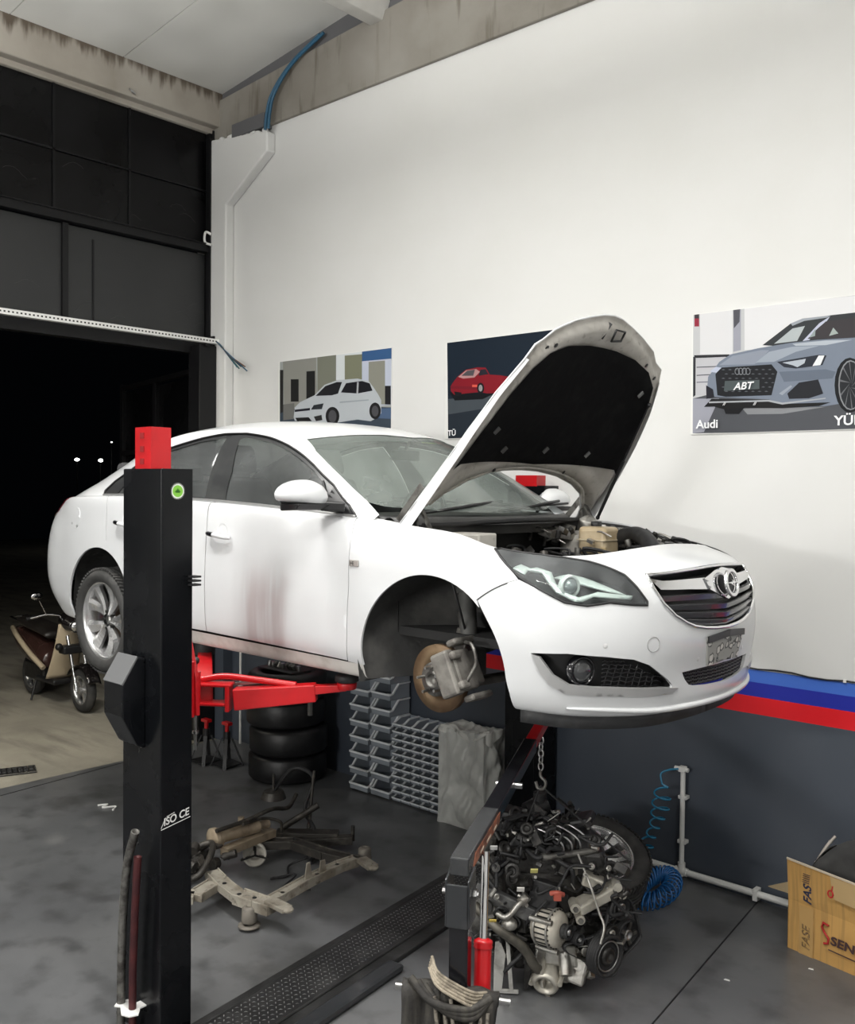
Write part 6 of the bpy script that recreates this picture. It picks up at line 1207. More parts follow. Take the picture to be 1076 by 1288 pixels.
# moving arm carriage, arms
def arm_assembly(root,yo,sx=1,end=(.545,.80,1.47),vis=True):
    """yo: direction towards the car (+1 near post)"""
    R_=M_['red']
    mb=MB(); mb.box((0,yo*.12,1.50),(.24,.10,.46)); mb.box((.0,yo*.13,1.42),(.32,.13,.03)); mb.box((.0,yo*.13,1.56),(.32,.13,.03))
    mb.prism([(-.10,1.30),(.10,1.30),(.10,1.56),(-.02,1.86),(-.10,1.86)],(0,.02*yo,0),org=(0,yo*.17,0)); mb.build('arm_carriage',R_,root,bevel=.004)
    g=MB(); g.prism([(0,1.42),(.055,1.42),(.045,1.56),(.0,1.80)],(0,.012,0),org=(x1*.62,yo*.20,0)); g.build('gusset',R_,root)
# carriage of the near post
mb=MB(); mb.box((-.05,.12,1.50),(.20,.09,.26)); mb.prism([(-.14,1.38),(.07,1.38),(.06,1.56),(.0,1.74),(-.03,1.80),(-.14,1.80)],(0,.02,0),org=(0,.16,0)); mb.build('arm_carriage',M_['red'],lift,bevel=.004)
P0=Vector((-.01,.27,0))
mb=MB(); mb.cyl((-.12,.27,1.395),(-.12,.27,1.545),.036,n=24); mb.box((-.12,.20,1.54),(.10,.15,.018)); mb.box((-.12,.20,1.40),(.10,.15,.018)); pv=mb.build('pivot_barrel',M_['red'],lift,bevel=.003)
MB().cyl((-.10,.27,1.54),(-.10,.27,1.58),.008,n=10).sphere((-.10,.27,1.60),.019).build('lock_knob',M_['blk'],pv)
MB().cyl((-.10,.27,1.17),(-.10,.27,1.40),.008,n=10).cyl((-.10,.27,1.25),(-.10,.27,1.262),.016,n=12).build('release_rod',M_['steel'],pv)
# front arm: yoke, welded beam, brace tube, sliding end and pad
A0=Vector((-.17,.36,0)); A1=Vector((.31,.755,0)); d=(A1-A0).normalized(); n_=Vector((-d.y,d.x,0))
def ap(t,s,z): return A0+d*t+n_*s+Vector((0,0,z))
L=(A1-A0).length
mb=MB()
mb.bar(ap(.16,0,1.395),ap(L-.06,0,1.435),.085,.105,up=(0,0,1),w2=.07,h2=.085)
mb.bar(ap(-.13,.0,1.465),ap(.15,.0,1.465),.09,.016,up=(0,0,1)); mb.bar(ap(-.13,.0,1.375),ap(.12,.0,1.370),.09,.016,up=(0,0,1)); mb.bar(ap(.13,0,1.335),ap(.13,0,1.47),.09,.022,up=(d.x,d.y,0))
mb.box(tuple(ap(-.05,0,1.42)),(.07,.07,.09),rot=(0,0,math.atan2(d.y,d.x)))
mb.prism([(0,0),(.06,.0),(.0,-.03)],(0,0,.01),org=ap(.14,.0,1.34)) if 0 else None
arm=mb.build('lifting_arm',M_['red'],lift,bevel=.006)
MB().tube(spline([ap(-.02,.02,1.482),ap(.10,.03,1.498),ap(.25,.02,1.487),ap(L-.16,.0,1.468)],6),.016,10).build('brace_tube',M_['red'],arm)
MB().bar(ap(.14,.06,1.455),ap(.36,.05,1.478),.03,.012,up=(0,0,1)).build('steel_rail',M_['steel'],arm)
MB().bar(ap(L-.10,0,1.445),ap(L+.09,.0,1.462),.055,.045,up=(0,0,1),w2=.05,h2=.03).lathe([(.045,0),(.05,.012),(.05,.03),(.03,.035)],ap(L+.09,0,1.455),(0,0,1),20).build('arm_extension',M_['red'],arm,bevel=.003)
MB().lathe([(.045,0),(.058,.008),(.058,.03),(.050,.04),(0,.04)],ap(L+.09,0,1.487),(0,0,1),24).build('rubber_pad',M_['rubber'],arm)
mb=MB().lathe([(.025,0),(.025,.02),(.012,.022),(.012,-.07),(.0,-.07)],ap(L-.09,0,1.39),(0,0,1),14).build('slide_stop',M_['alud'],arm)
# rear arm, mostly behind the column
mb=MB(); mb.bar(Vector((-.17,.37,1.42)),Vector((-.83,.83,1.44)),.08,.10,up=(0,0,1)); a2=mb.build('lifting_arm',M_['red'],lift,bevel=.006)
MB().lathe([(.045,0),(.058,.008),(.058,.07),(.050,.08),(0,.08)],(-.83,.83,1.465),(0,0,1),24).build('rubber_pad',M_['rubber'],a2)
# far post
far=thing('lift_post','far black two-post lift column against the grey wall behind the car','lift post',(-3.88,-.11,0),group='columns of the two-post car lift')
mb=MB(); mb.prism([(-.16,.08),(-.16,-.08),(-.09,-.08),(-.09,-.068),(-.148,-.068),(-.148,.068),(.148,.068),(.148,-.068),(.09,-.068),(.09,-.08),(.16,-.08),(.16,.08)],(0,0,2.46),ax=(1,0,0),ay=(0,1,0)); mb.build('column',M_['postblk'],far,bevel=.004)
MB().box((0,-.08,.008),(.44,.42,.016)).build('base_plate',M_['postblk'],far)
MB().box((0,-.074,1.23),(.19,.004,2.45)).build('front_cover',M_['postblk'],far)
MB().prism([(-.09,-.055),(.09,-.055),(.09,.05),(.08,.05),(.08,-.045),(-.08,-.045),(-.08,.05),(-.09,.05)],(0,0,.08),org=(-.02,0,2.45),ax=(1,0,0),ay=(0,1,0)).build('lift_carriage',M_['red'],far)
MB().box((0,-.10,1.42),(.22,.06,.30)).build('arm_carriage',M_['red'],far,bevel=.004)
for e in ((.50,-.62,1.44),(-.80,-.60,1.44)):
    a2=MB().bar((.02*(1 if e[0]>0 else -1),-.15,1.42),e,.08,.09,up=(0,0,1)).build('lifting_arm',M_['red'],far,bevel=.005)
    MB().lathe([(.045,0),(.058,.008),(.058,.07),(.050,.08),(0,.08)],(e[0],e[1],1.465),(0,0,1),24).build('rubber_pad',M_['rubber'],a2)
MB().box((.165,-.05,1.12),(.01,.03,.05)).build('limit_switch',M_['red'],far)
# cover plate between the columns
cv=thing('cover_plate','long black checker-plate duct cover crossing the floor between the lift columns','floor cover',(-3.565,-1.79,0),rz=.128)
dsm=mat('checker plate steel',(.030,.030,.031),.42,.4,noise=(6,(.06,.06,.06),.45,.7,6))
mb=MB(); mb.box((-.02,0,.016),(.30,2.64,.012)); pl=mb.build('plate',dsm,cv)
mb=MB(); mb.box((-.165,0,.012),(.05,2.66,.024)); mb.box((.165,0,.014),(.10,2.66,.028)); mb.box((.135,0,.032),(.012,2.64,.012)); mb.build('edge_ramp',mat('worn black ramp',(.022,.022,.022),.5,.2,noise=[(5,(.05,.05,.05),.45,.7,6)],bump=.3,bscale=20),cv,bevel=.006)
mb=MB(); k=0
yy=-1.30
while yy<1.31:
    for j in range(8):
        x=-.118+j*.029+(.0 if k%2 else .0); sg=1 if (j+k)%2 else -1
        cx,cy=x,yy
        a=sg*PI/4
        dx,dy=math.cos(a)*.011,math.sin(a)*.011; wx,wy=-math.sin(a)*.0030,math.cos(a)*.0030
        z=.0222
        mb.add([(cx-dx,cy-dy,z),(cx+wx,cy+wy,z+.003),(cx+dx,cy+dy,z),(cx-wx,cy-wy,z+.003)],[(0,3,2,1)])
        mb.add([(cx-dx,cy-dy,z),(cx+wx,cy+wy,z+.003),(cx+dx,cy+dy,z),(cx-wx,cy-wy,z+.003)],[(0,1,3),(1,2,3)])
    yy+=.027; k+=1
tm=mb.build('tread_pattern',mat('rubbed steel tread',(.42,.42,.42),.35,.6),pl,fixn=False)
MB().box((.245,-.85,.022),(.10,1.1,.040)).build('side_block',M_['postgry'],cv,bevel=.02)
# ================= THINGS BY THE WALL =================
def make_bin(w,h,dp,name,label,group):
    """open-fronted picking bin: origin at the bottom front centre, back towards +Y"""
    r=thing(name,label,'storage bin',(0,0,0),group=group)
    t=.004
    mb=MB()
    # side walls with cut-away front
    prof=[(0,0),(dp,0),(dp,h),(dp*.42,h),(dp*.13,h*.42),(0,h*.38)]
    for s in (-1,1): mb.prism(prof,(t*s*-1,0,0),org=(s*w/2,0,0),ax=(0,1,0),ay=(0,0,1))
    mb.box((0,dp/2,t/2),(w,dp,t)); mb.box((0,dp-t/2,h/2),(w,t,h)); mb.box((0,t/2,h*.19),(w,t,h*.38))
    b=mb.build('bin_body',MBIN,r)
    mb=MB(); q=[(dp,h),(dp*.42,h),(dp*.13,h*.42),(-.004,h*.38)]
    k=w*.05 if w>.15 else w*.075
    for s in (-1,1):
        for a,c in zip(q,q[1:]): mb.bar((s*w/2,a[0],a[1]),(s*w/2,c[0],c[1]),k*1.6,k*1.1)
    mb.bar((-w/2,-.004,h*.38),(w/2,-.004,h*.38),k,k*1.4); mb.build('rim',MBINR,r)
    return r
MBIN=mat('grey bin plastic',(.27,.30,.335),.45); MBINR=mat('grey bin rim',(.74,.77,.79),.42)
proto=make_bin(.205,.120,.22,'storage_bin','','large grey open bins in two stacks')
def put(x,y,z,label,first=[True],src=None,flag=None):
    if flag[0]: o=src; flag[0]=False
    else: o=copy_tree(src)
    o.location=(x,y,z); o['label']=label; return o
fl=[True]
nth=['lowest','second','third','fourth','fifth','sixth','seventh','eighth']
for k in range(7): put(-5.445,-.255,.012+k*.127,'large grey open bin in the outer left stack, %s from the floor'%nth[k] if k else 'large grey open bin on the floor at the bottom of the outer left stack',src=proto,flag=fl)
for k in range(8): put(-5.215,-.245,.012+k*.128,'large grey open bin in the taller right stack, %s from the floor'%nth[k] if k else 'large grey open bin on the floor at the bottom of the taller right stack',src=proto,flag=fl)
small=make_bin(.090,.056,.20,'small_bin','','small grey bins stacked in a block')
fl=[True]
cn=['first column beside the large bins','second column','middle column','fourth column','last column beside the covered box']
rn=['bottom row','second row up','third row up','fourth row up','fifth row up','sixth row','fifth row down','fourth row down','third row down','second row down','top row']
for c in range(5):
    for k in range(11): put(-5.045+c*.0985,-.235,.012+k*.0575,'small grey bin, %s of the block, %s'%(rn[k],cn[c]),src=small,flag=fl)
# tarp covered box
cb=thing('covered_box','box wrapped in crumpled grey silver sheeting beside the small bins','covered box',(-4.345,-.17,0))
random.seed(4)
def tarp(a,b,face):
    # a,b in 0..1 ; returns wrinkled surface
    w,h,dp=.42,.70,.27
    z=h*b
    if face==0: p=Vector((-w/2+w*a,-dp/2,z)); n=Vector((0,-1,0))
    elif face==1: p=Vector((w/2,-dp/2+dp*a,z)); n=Vector((1,0,0))
    elif face==3: p=Vector((-w/2,dp/2-dp*a,z)); n=Vector((-1,0,0))
    else: p=Vector((-w/2+w*a,-dp/2+dp*b,h)); n=Vector((0,0,1))
    q=p*1.0
    f=.016*math.sin(9*(a+.9*b)+2.2*math.sin(5*b+face))*math.sin(PI*min(1,a*1.0+.02))+.010*math.sin(23*a-17*b+1.3*math.sin(9*a))+.012*math.sin(6*b+11*a*b)+.004*math.sin(47*a+39*b)
    f*=min(1,4*min(a,1-a))**.5*min(1,4*min(b,1-b))**.5
    if face==0 and b>.78: f+=.012*math.sin(30*a)*(b-.78)*4
    if face==0: f+=.02*math.exp(-((a-.25-.5*(b-.4))/.06)**2)*(b<.8)
    if face==0: f-=.02*math.exp(-((b-.32-.10*math.sin(a*3))/.05)**2)
    sag=.02*math.sin(PI*a) if face==2 else 0
    return q+n*(f-sag)
mb=MB()
for fc in (0,1,2,3): mb.grid(lambda a,b:tarp(a,b,fc),30,34)
mb.add([(-.21,-.135,0),(.21,-.135,0),(.21,.135,0),(-.21,.135,0)],[(0,3,2,1)])
mb.build('sheeting',mat('silver grey tarpaulin',(.68,.69,.66),.34,noise=[(5,(.56,.565,.54),.45,.7,5)],bump=.15,bscale=35),cb,fixn=True,weld=.002)
mb=MB(); 
mb.grid(lambda a,b:Vector((-.215+.45*a,-.14-.01*math.sin(17*a)+.03*b,.70+.02*math.sin(8*a)+.012*math.sin(19*a+9*b)-.0*b-.06*(1-b)**2*(.6+.4*math.sin(11*a)))),24,8)
mb.grid(lambda a,b:Vector((.215+.018+.012*math.sin(13*a),-.14+.28*a,.72-.11*b*(.7+.3*math.sin(7*a)))),12,6)
mb.build('loose_flap',mat('pale sheeting',(.76,.76,.72),.45,bump=.2,bscale=25),cb,fixn=False,solid=.003)
# tyre stack
names=['at the bottom of the black stack beside the bins','second from the floor in the black stack beside the bins','third from the floor in the black stack beside the bins','on top of the black stack beside the bins']
mb,h=tire_mb(.33,.225,.205,False)
t0=mb.build('stacked_tire',mat('black tyre rubber',(.006,.006,.007),.45,noise=(8,(.011,.011,.012),.5,.7,4)))
mk=MB()
random.seed(8)
for k in range(16):
    a=-1.1-.07*k-.03*random.random(); z=.03+.035*random.random()
    mk.add([(math.cos(a)*.3315,z,math.sin(a)*.3315),(math.cos(a-.045)*.3315,z+.004,math.sin(a-.045)*.3315),(math.cos(a-.04)*.3315,z+.018,math.sin(a-.04)*.3315),(math.cos(a-.01)*.3315,z+.012,math.sin(a-.01)*.3315)],[(0,1,2,3)])
t0.rotation_euler=(PI/2,0,0)
for k in range(4):
    o=t0 if k==0 else t0.copy()
    if k: COL.objects.link(o)
    o.location=(-6.18+(.015 if k%2 else -.01),-.37-.01*k,.116+k*.2265); o.rotation_euler=(PI/2,0,k*.7)
    tag(o,'black tyre '+names[k],'tyre','black tyres stacked beside the storage bins')
# jack stands & wall pole behind the arm
js=thing('jack_stand','black jack stand with red top, left of the pair by the gate','jack stand',(-7.0,-.62,0),group='jack stands behind the red arm')
mb=MB()
for s in (-1,1):
    for q in (-1,1): mb.bar((s*.10,q*.10,0),(s*.03,q*.03,.24),.03,.01)
mb.box((0,0,.02),(.2,.2,.01)); mb.cyl((0,0,.2),(0,0,.30),.03); mb.build('frame',M_['blk'],js)
MB().cyl((0,0,.28),(0,0,.36),.018).box((0,0,.37),(.09,.05,.025)).build('ratchet_bar',M_['red'],js)
j2=copy_tree(js); j2.location=(-6.78,-.56,0); j2['label']='black jack stand with red top, right of the pair beside the tyres'
tag(MB().cyl((-7.22,-.09,.02),(-7.22,-.09,1.35),.012,n=10).box((-7.22,-.09,.55),(.04,.03,.03)).build('wall_pipe',M_['white']),'thin white vertical pipe on the wall behind the red lifting arm','pipe')
tp=thing('socket_tray','steel sockets and bolts lying on top of the black tyre stack','tool tray',(-6.15,-.42,.915))
mb=MB(); mb.box((0,0,.004),(.44,.26,.008)); mb.build('tray',M_['blk'],tp,bevel=.003)
mb=MB(); random.seed(3)
for k in range(9): mb.cyl((-.18+k*.045,-.05+.05*random.random(),.008),(-.18+k*.045,-.05+.03*random.random(),.05),.018,n=10)
mb.build('sockets',M_['steel'],tp)
# ================= FRONT SUBFRAME ON THE FLOOR =================
MSF=mat('dusty bare subframe',(.40,.37,.31),.6,.25,noise=[(9,(.24,.21,.165),.45,.65,6),(30,(.10,.085,.065),.58,.78,5)],bump=.2,bscale=50)
MSD=mat('oily dark steel',(.045,.041,.036),.5,.4,noise=(14,(.10,.09,.075),.5,.7,6),bump=.2)
sf=thing('subframe','removed front subframe with steering rack lying on the floor beside the lift column','car subframe',(-4.55,-1.8,0))
O=Vector((-4.55,-1.8,0))
def W(*p): return Vector(p)-O
mb=MB()
# channel sections: flat stamped beams with raised edges
def chan(pts,w,h,z):
    P=[W(x,y,z) for x,y in pts]
    for a,b in zip(P,P[1:]): 
        mb.bar(a,b,w,h,up=(0,0,1)); 
        d=(b-a).normalized(); n=Vector((-d.y,d.x,0))
        for s in (-1,1): mb.bar(a+n*s*w*.46+Vector((0,0,h*.55)),b+n*s*w*.46+Vector((0,0,h*.55)),w*.10,h*.35,up=(0,0,1))
chan([(-4.12,-2.20),(-4.19,-1.84),(-4.21,-1.60),(-4.20,-1.47)],.07,.045,.13)
chan([(-4.64,-2.60),(-4.50,-2.44),(-4.56,-2.26)],.10,.04,.12)
chan([(-4.69,-2.19),(-4.47,-2.25),(-4.30,-2.28)],.085,.04,.13)
chan([(-4.32,-2.27),(-4.17,-2.25),(-4.06,-2.23)],.105,.05,.125)
fr=mb.build('frame_beam',MSF,sf,bevel=.008)
mb=MB(); chan([(-4.22,-1.45),(-4.45,-1.50),(-4.74,-1.52),(-4.92,-1.70)],.085,.045,.11); mb.build('rear_beam',MSD,sf,bevel=.008)
mb=MB()
for (a,b) in (((-4.17,-1.46,.15),(-4.02,-1.50,.15)),((-4.10,-2.23,.16),(-3.95,-2.22,.15))): mb.bar(W(*a),W(*b),.075,.025,up=(0,0,1)); mb.sphere(W(*b),.034,(1,1,.5),12,8)
mb.prism([(-.03,0),(.03,0),(.012,.10),(-.012,.10)],(.008,0,0),org=W(-4.18,-1.88,.15),ax=(0,1,0)); mb.prism([(-.03,0),(.03,0),(.018,.07),(-.018,.07)],(.008,0,0),org=W(-4.20,-1.75,.15),ax=(0,1,0))
mb.build('mounting_lug',MSF,fr,bevel=.004)
MBU=mat('bushing rubber steel',(.22,.20,.17),.6,.3,noise=(14,(.12,.11,.095),.45,.7,5))
for (x,y,z) in ((-4.26,-1.34,.06),(-4.18,-2.30,.02)):
    mb=MB(); mb.lathe([(.040,0),(.044,.01),(.041,.075),(.028,.088),(.016,.088),(.016,.02)],W(x,y,z+.02),(0,0,1),20)
    if z<.05: mb.lathe([(.0,-.002),(.062,.0),(.062,.008),(.03,.010)],W(-4.18,-2.30,.016),(0,0,1),24)
    mb.build('bushing',MBU,sf)
mb=MB()
for (x,y) in ((-4.14,-2.1),(-4.19,-1.80),(-4.21,-1.62),(-4.2,-2.25),(-4.3,-2.28),(-4.48,-2.25)): mb.cyl(W(x,y,.150),W(x,y,.1525),.013,n=12)
mb.build('frame_hole',M_['blk'],fr)
# steering rack
mb=MB(); a=W(-4.90,-2.02,.24);b=W(-4.88,-1.70,.24); mb.cyl(a,b,.040,n=20); mb.cyl(a-(b-a)*.05,a+(b-a)*.12,.058,n=20); mb.lathe([(.0,.0),(.05,.01),(.068,.02),(.068,.05),(.05,.06)],a-(b-a)*.12,b-a,24); mb.bar(W(-4.83,-2.0,.17),W(-4.88,-1.58,.17),.07,.05,up=(0,0,1)); mb.cyl(b,b+(b-a)*.25,.028,n=16); mb.cyl(a+(b-a)*.6,a+(b-a)*.6+Vector((0,0,.09)),.02,n=12)
mb.build('steering_rack',mat('dusty cast rack',(.38,.31,.22),.55,.4,noise=[(10,(.22,.17,.12),.45,.65,6)],bump=.2),sf,bevel=.003)
rl=MB(); c=W(-4.86,-1.74,.075); ax=Vector((.75,-.55,.12)); rl.lathe([(.075,-.03),(.075,.03),(.062,.034),(.058,.01),(.030,.008),(.028,.034),(.0,.034)],c,ax,32); rl.lathe([(0,-.03),(.075,-.03)],c,ax,32); rl.build('round_mount',mat('dusty rubber mount',(.46,.44,.39),.6,noise=(9,(.33,.31,.27),.45,.7,5)),sf)
mb=MB()
for k in range(3):
    t=k*2.1; mb.bar(c+ax.normalized()*.03,c+ax.normalized()*.03+Vector((.3*math.sin(t)*.2,.3*math.sin(t)*.27,.055*math.cos(t))),.02,.01)
mb.build('mount_web',M_['engblk'],sf)
mb=MB()
mb.tube(spline([W(-4.92,-2.26,.14),W(-4.90,-2.14,.22),W(-4.84,-2.08,.24),W(-4.72,-2.18,.22),W(-4.66,-2.30,.16),W(-4.74,-2.36,.12)],6),.020,8)
mb.tube(spline([W(-4.84,-2.05,.31),W(-4.86,-1.80,.31),W(-4.84,-1.62,.34),W(-4.88,-1.45,.30),W(-4.95,-1.32,.34)],6),.014,8)
mb.tube(spline([W(-4.84,-1.85,.30),W(-4.88,-1.66,.28),W(-4.84,-1.55,.24),W(-4.86,-1.52,.16)],6),.010,8)
mb.build('hydraulic_pipe',MSD,sf)
mb=MB()
mb.tube(spline([W(-5.22,-1.3,.30),W(-5.22,-1.12,.42),W(-5.05,-1.08,.38),W(-5.0,-1.2,.20),W(-4.85,-1.25,.12),W(-4.7,-1.35,.04),W(-4.6,-1.5,.02)],6),.014,8)
mb.tube(spline([W(-4.60,-1.82,.012),W(-4.52,-1.68,.02),W(-4.42,-1.88,.012),W(-4.30,-1.75,.012)],6),.006,6)
mb.tube(spline([W(-4.62,-1.50,.05),W(-4.66,-1.62,.02),W(-4.56,-1.72,.012),W(-4.6,-1.8,.012)],6),.007,6)
mb.build('rubber_hose',M_['rubber'],sf)
mb=MB(); mb.bar(W(-5.0,-1.45,.10),W(-4.68,-1.18,.10),.10,.03,up=(0,0,1)); mb.bar(W(-4.85,-1.40,.06),W(-4.58,-1.14,.08),.07,.05,up=(0,0,1)); mb.cyl(W(-4.60,-1.12,.06),W(-4.60,-1.12,.16),.014,n=10); mb.cyl(W(-5.22,-1.30,.25),W(-5.22,-1.30,.30),.09,.07,n=20); mb.cyl(W(-5.22,-1.30,.30),W(-5.22,-1.30,.42),.008,n=8); mb.cyl(W(-5.0,-1.40,.12),W(-4.86,-1.20,.26),.022,n=12); mb.cyl(W(-4.90,-1.25,.10),W(-5.02,-1.10,.44),.014,.010,n=10)
mb.build('control_arm',MSD,sf,bevel=.004)
mb=MB(); random.seed(9)
for k in range(26):
    x=random.uniform(-5.05,-4.75);y=random.uniform(-2.35,-1.95); z=random.uniform(.05,.24)
    (mb.cyl(W(x,y,z),W(x+random.uniform(-.06,.06),y+random.uniform(-.06,.06),z+random.uniform(-.04,.04)),random.uniform(.015,.04),n=10) if k%2 else mb.box(W(x,y,z),(random.uniform(.03,.09),random.uniform(.03,.07),random.uniform(.02,.06)),rot=(random.random(),random.random(),random.random()*3)))
mb.build('bracket_cluster',MSD,sf,bevel=.004)['kind']='stuff'
# ================= ENGINE CRANE =================
cr=thing('engine_crane','black and red engine crane, its boom reaching over the removed engine','engine crane',(-2.0,-3.1,0))
bd=Vector((-.76,1.55,0)).normalized(); bs=Vector((bd.y,-bd.x,0))
K=Vector((.0,0,1.20))
mb=MB(); mb.bar(Vector((0,0,.10)),Vector((0,0,1.06)),.064,.064,up=bd); mb.build('mast',M_['postgry'] if 0 else M_['blkgloss'],cr,bevel=.006)
mb=MB(); mb.box((0,0,.06),(.70,.18,.09)); 
for s in (-1,1): mb.bar(Vector((s*.30,0,.06)),Vector((s*.42,-.5,.06)),.08,.08,up=(0,0,1))
mb.build('base_frame',M_['postgry'],cr,bevel=.006)
for (x,y) in ((-.42,-.5),(.42,-.5),(-.3,0),(.3,0)): MB().cyl((x-.015,y,.03),(x+.015,y,.03),.03,n=16).build('castor',M_['rubber'],cr)
mb=MB()
q0=K-bd*.01; 
for s in (-1,1): mb.prism([(-.050,-.0),(.046,-.0),(.044,.14),(.035,.18),(-.050,.16)],bs*.008,org=Vector((0,0,1.0))+bs*(s*.038-.004),ax=bd,ay=(0,0,1))
mb.prism([(-.054,.0),(-.046,.0),(-.046,.145),(-.054,.145)],bs*.072,org=Vector((0,0,1.0))-bs*.036,ax=bd,ay=(0,0,1))
mb.build('mast_bracket',mat('worn grey black paint',(.035,.037,.04),.26,.2,noise=(9,(.06,.06,.063),.5,.7,5)),cr,bevel=.005)
mb=MB()
for z in (1.10,): mb.cyl(Vector((0,0,z))-bs*.062,Vector((0,0,z))+bs*.062,.011,n=6,smooth=False); mb.cyl(Vector((0,0,z))+bs*.044,Vector((0,0,z))+bs*.056,.018,n=6,smooth=False)
mb.build('pivot_bolt',M_['steel'],cr)
bz=lambda t: .01+.045*t
E0=K+Vector((0,0,.0)); 
T1=K+bd*.42+Vector((0,0,.0)); T2=K+bd*1.72+Vector((0,0,.075))
mb=MB(); mb.bar(K-bd*.03+Vector((0,0,-.005)),K+bd*.46+Vector((0,0,.005)),.064,.062,up=(0,0,1)); bm1=mb.build('boom_heel',mat('boom top with painted sheen',(.075,.077,.08),.22,.4,noise=(5,(.04,.042,.044),.45,.7,5)),cr,bevel=.005)  # heel coloured lighter than the boom to stand for light reflected off it
mb=MB(); mb.bar(K+bd*.44+Vector((0,0,.004)),K+bd*1.34+Vector((0,0,.045)),.060,.060,up=(0,0,1)); boom=mb.build('boom',M_['blkgloss'],cr,bevel=.005)
mb=MB(); mb.bar(K+bd*1.32+Vector((0,0,.045)),K+bd*1.74+Vector((0,0,.065)),.050,.050,up=(0,0,1)); mb.build('boom_extension',M_['red'],boom,bevel=.004)
pl=MB(); pl.prism([(.0,-.028),(.42,-.022),(.44,.016),(.03,.010)],bs*.002,org=K+bd*.04+bs*.0322,ax=bd,ay=(0,0,1)); lab=pl.build('warning_label',mat('orange warning label',(.30,.10,.05),.5,noise=(22,(.13,.055,.035),.45,.6,4)),boom)
mb=MB()
for t,w in ((.10,.05),(.20,.07),(.32,.05)): mb.prism([(t,-.018),(t+w,-.016),(t+w,-.008),(t,-.010)],bs*.0012,org=K+bd*.04+bs*.0344,ax=bd,ay=(0,0,1))
mb.build('label_print',mat('pale label print',(.5,.42,.34),.5),lab)
mb=MB(); mb.cyl(K+bd*1.70-bs*.05+Vector((0,0,.066)),K+bd*1.70+bs*.05+Vector((0,0,.066)),.010,n=6); mb.cyl(K+bd*.80-bs*.05+Vector((0,0,.02)),K+bd*.80+bs*.06+Vector((0,0,.02)),.013,n=6); mb.build('boom_bolt',M_['steel'],boom)
# hydraulic ram: red body, chrome rod
ra=Vector((.0,0,.66))+bs*.068+bd*.03; rb_=K+bd*.17+bs*.045+Vector((0,0,-.02)); dd=(rb_-ra)
mb=MB(); rbm=ra+dd*.42; mb.cyl(ra,rbm,.029,n=24); mb.lathe([(.031,0),(.033,.006),(.031,.012),(.033,.018),(.031,.026),(.018,.032),(.0,.032)],rbm,dd,24); jack=mb.build('hydraulic_ram',M_['red'],cr)
MB().cyl(rbm,rb_,.0135,n=18).build('ram_rod',M_['chrome'],jack)
# push handle bar with grips, straps and rope hung over it
bar0=Vector((-.14,-.165,.80));bar1=Vector((.145,.085,.750))
hb=MB().cyl(bar0,bar1,.013,n=14).build('handle_bar',M_['steel'],cr)
MB().cyl(bar0+(bar1-bar0)*.70,bar0+(bar1-bar0)*.90,.021,n=16).build('grip',M_['rubber'],hb)
bl=thing('lifting_straps','black lifting straps and beige rope draped over the crane handle in the foreground','lifting straps',(-2.0,-3.1,0))
u_=(bar1-bar0).normalized(); v_=Vector((-u_.y,u_.x,0))*-1
v_=Vector((.55,-.83,0))  # towards the room
def strap(nm,t0,drop,w,out,m,ph=0,side=1,thick=.008):
    mb=MB()
    def f(a,b):
        base=bar0+(bar1-bar0)*(t0+(w*(a-.5))*(1-.12*b))
        if b<.18: 
            th=PI*b/.18; p=base+Vector((0,0,.022*math.sin(th)))-v_*side*.028*math.cos(th)
        else:
            q=(b-.18)/.82; p=base+v_*side*(.028+out*math.sin(q*1.6))+Vector((0,0,-drop*q))
        return p+v_*side*.010*math.sin(a*7+ph+b*3)+u_*.01*math.sin(b*6+ph)
    mb.grid(f,14,24); mb.build(nm,m,bl,solid=thick,fixn=False)
MST=mat('worn black webbing',(.022,.020,.018),.75,noise=[((40,40,3),(.055,.05,.042),.45,.65,4)],bump=.3,bscale=60)
MST2=mat('grey worn webbing',(.07,.065,.055),.75,noise=[((30,30,3),(.035,.03,.026),.45,.65,4)],bump=.3)
strap('strap',.22,.45,.34,.035,MST,0); strap('strap',.74,.45,.30,.03,MST,2); strap('strap',.48,.40,.30,-.005,MST,4); strap('strap',.22,.40,.30,.03,MST2,1,-1)
mb=MB()
for k in range(5):
    o_=Vector((0,0,.010*k+.012)); 
    mb.tube(spline([bar0+(bar1-bar0)*(.31-.005*k)+v_*(-.02+.003*k)+Vector((0,0,.105-.008*k)),bar0+(bar1-bar0)*(.38)+v_*(.02+.006*k)+Vector((0,0,.075-.008*k)),bar0+(bar1-bar0)*.56+v_*(.035+.006*k)+Vector((0,0,.048-.008*k)),bar0+(bar1-bar0)*(.70)+v_*(.03+.006*k)+Vector((0,0,.030-.008*k)),bar0+(bar1-bar0)*(.80)+v_*.01+Vector((0,0,.026-.006*k))],8),.0052,8)
mb.build('rope_coil',mat('dirty beige rope',(.30,.26,.20),.85,noise=(30,(.17,.145,.11),.45,.6,4),bump=.5,bscale=120),bl)
mb=MB()
for k,(t,dz) in enumerate(((.36,.0),(.44,-.02),(.50,.0))): mb.tube(spline([bar0+(bar1-bar0)*t+v_*.05+Vector((0,0,.01+dz)),bar0+(bar1-bar0)*(t+.05)+v_*.075+Vector((0,0,-.10)),bar0+(bar1-bar0)*(t+.16)+v_*.08+Vector((0,0,-.17)),bar0+(bar1-bar0)*(t+.30)+v_*.07+Vector((0,0,-.10)),bar0+(bar1-bar0)*(t+.32)+v_*.05+Vector((0,0,-.02))],7),.0065,8)
mb.build('hanging_rope',mat('dirty pale rope',(.19,.17,.14),.85,noise=(40,(.07,.06,.05),.45,.6,4),bump=.5,bscale=120),bl)
mb=MB()
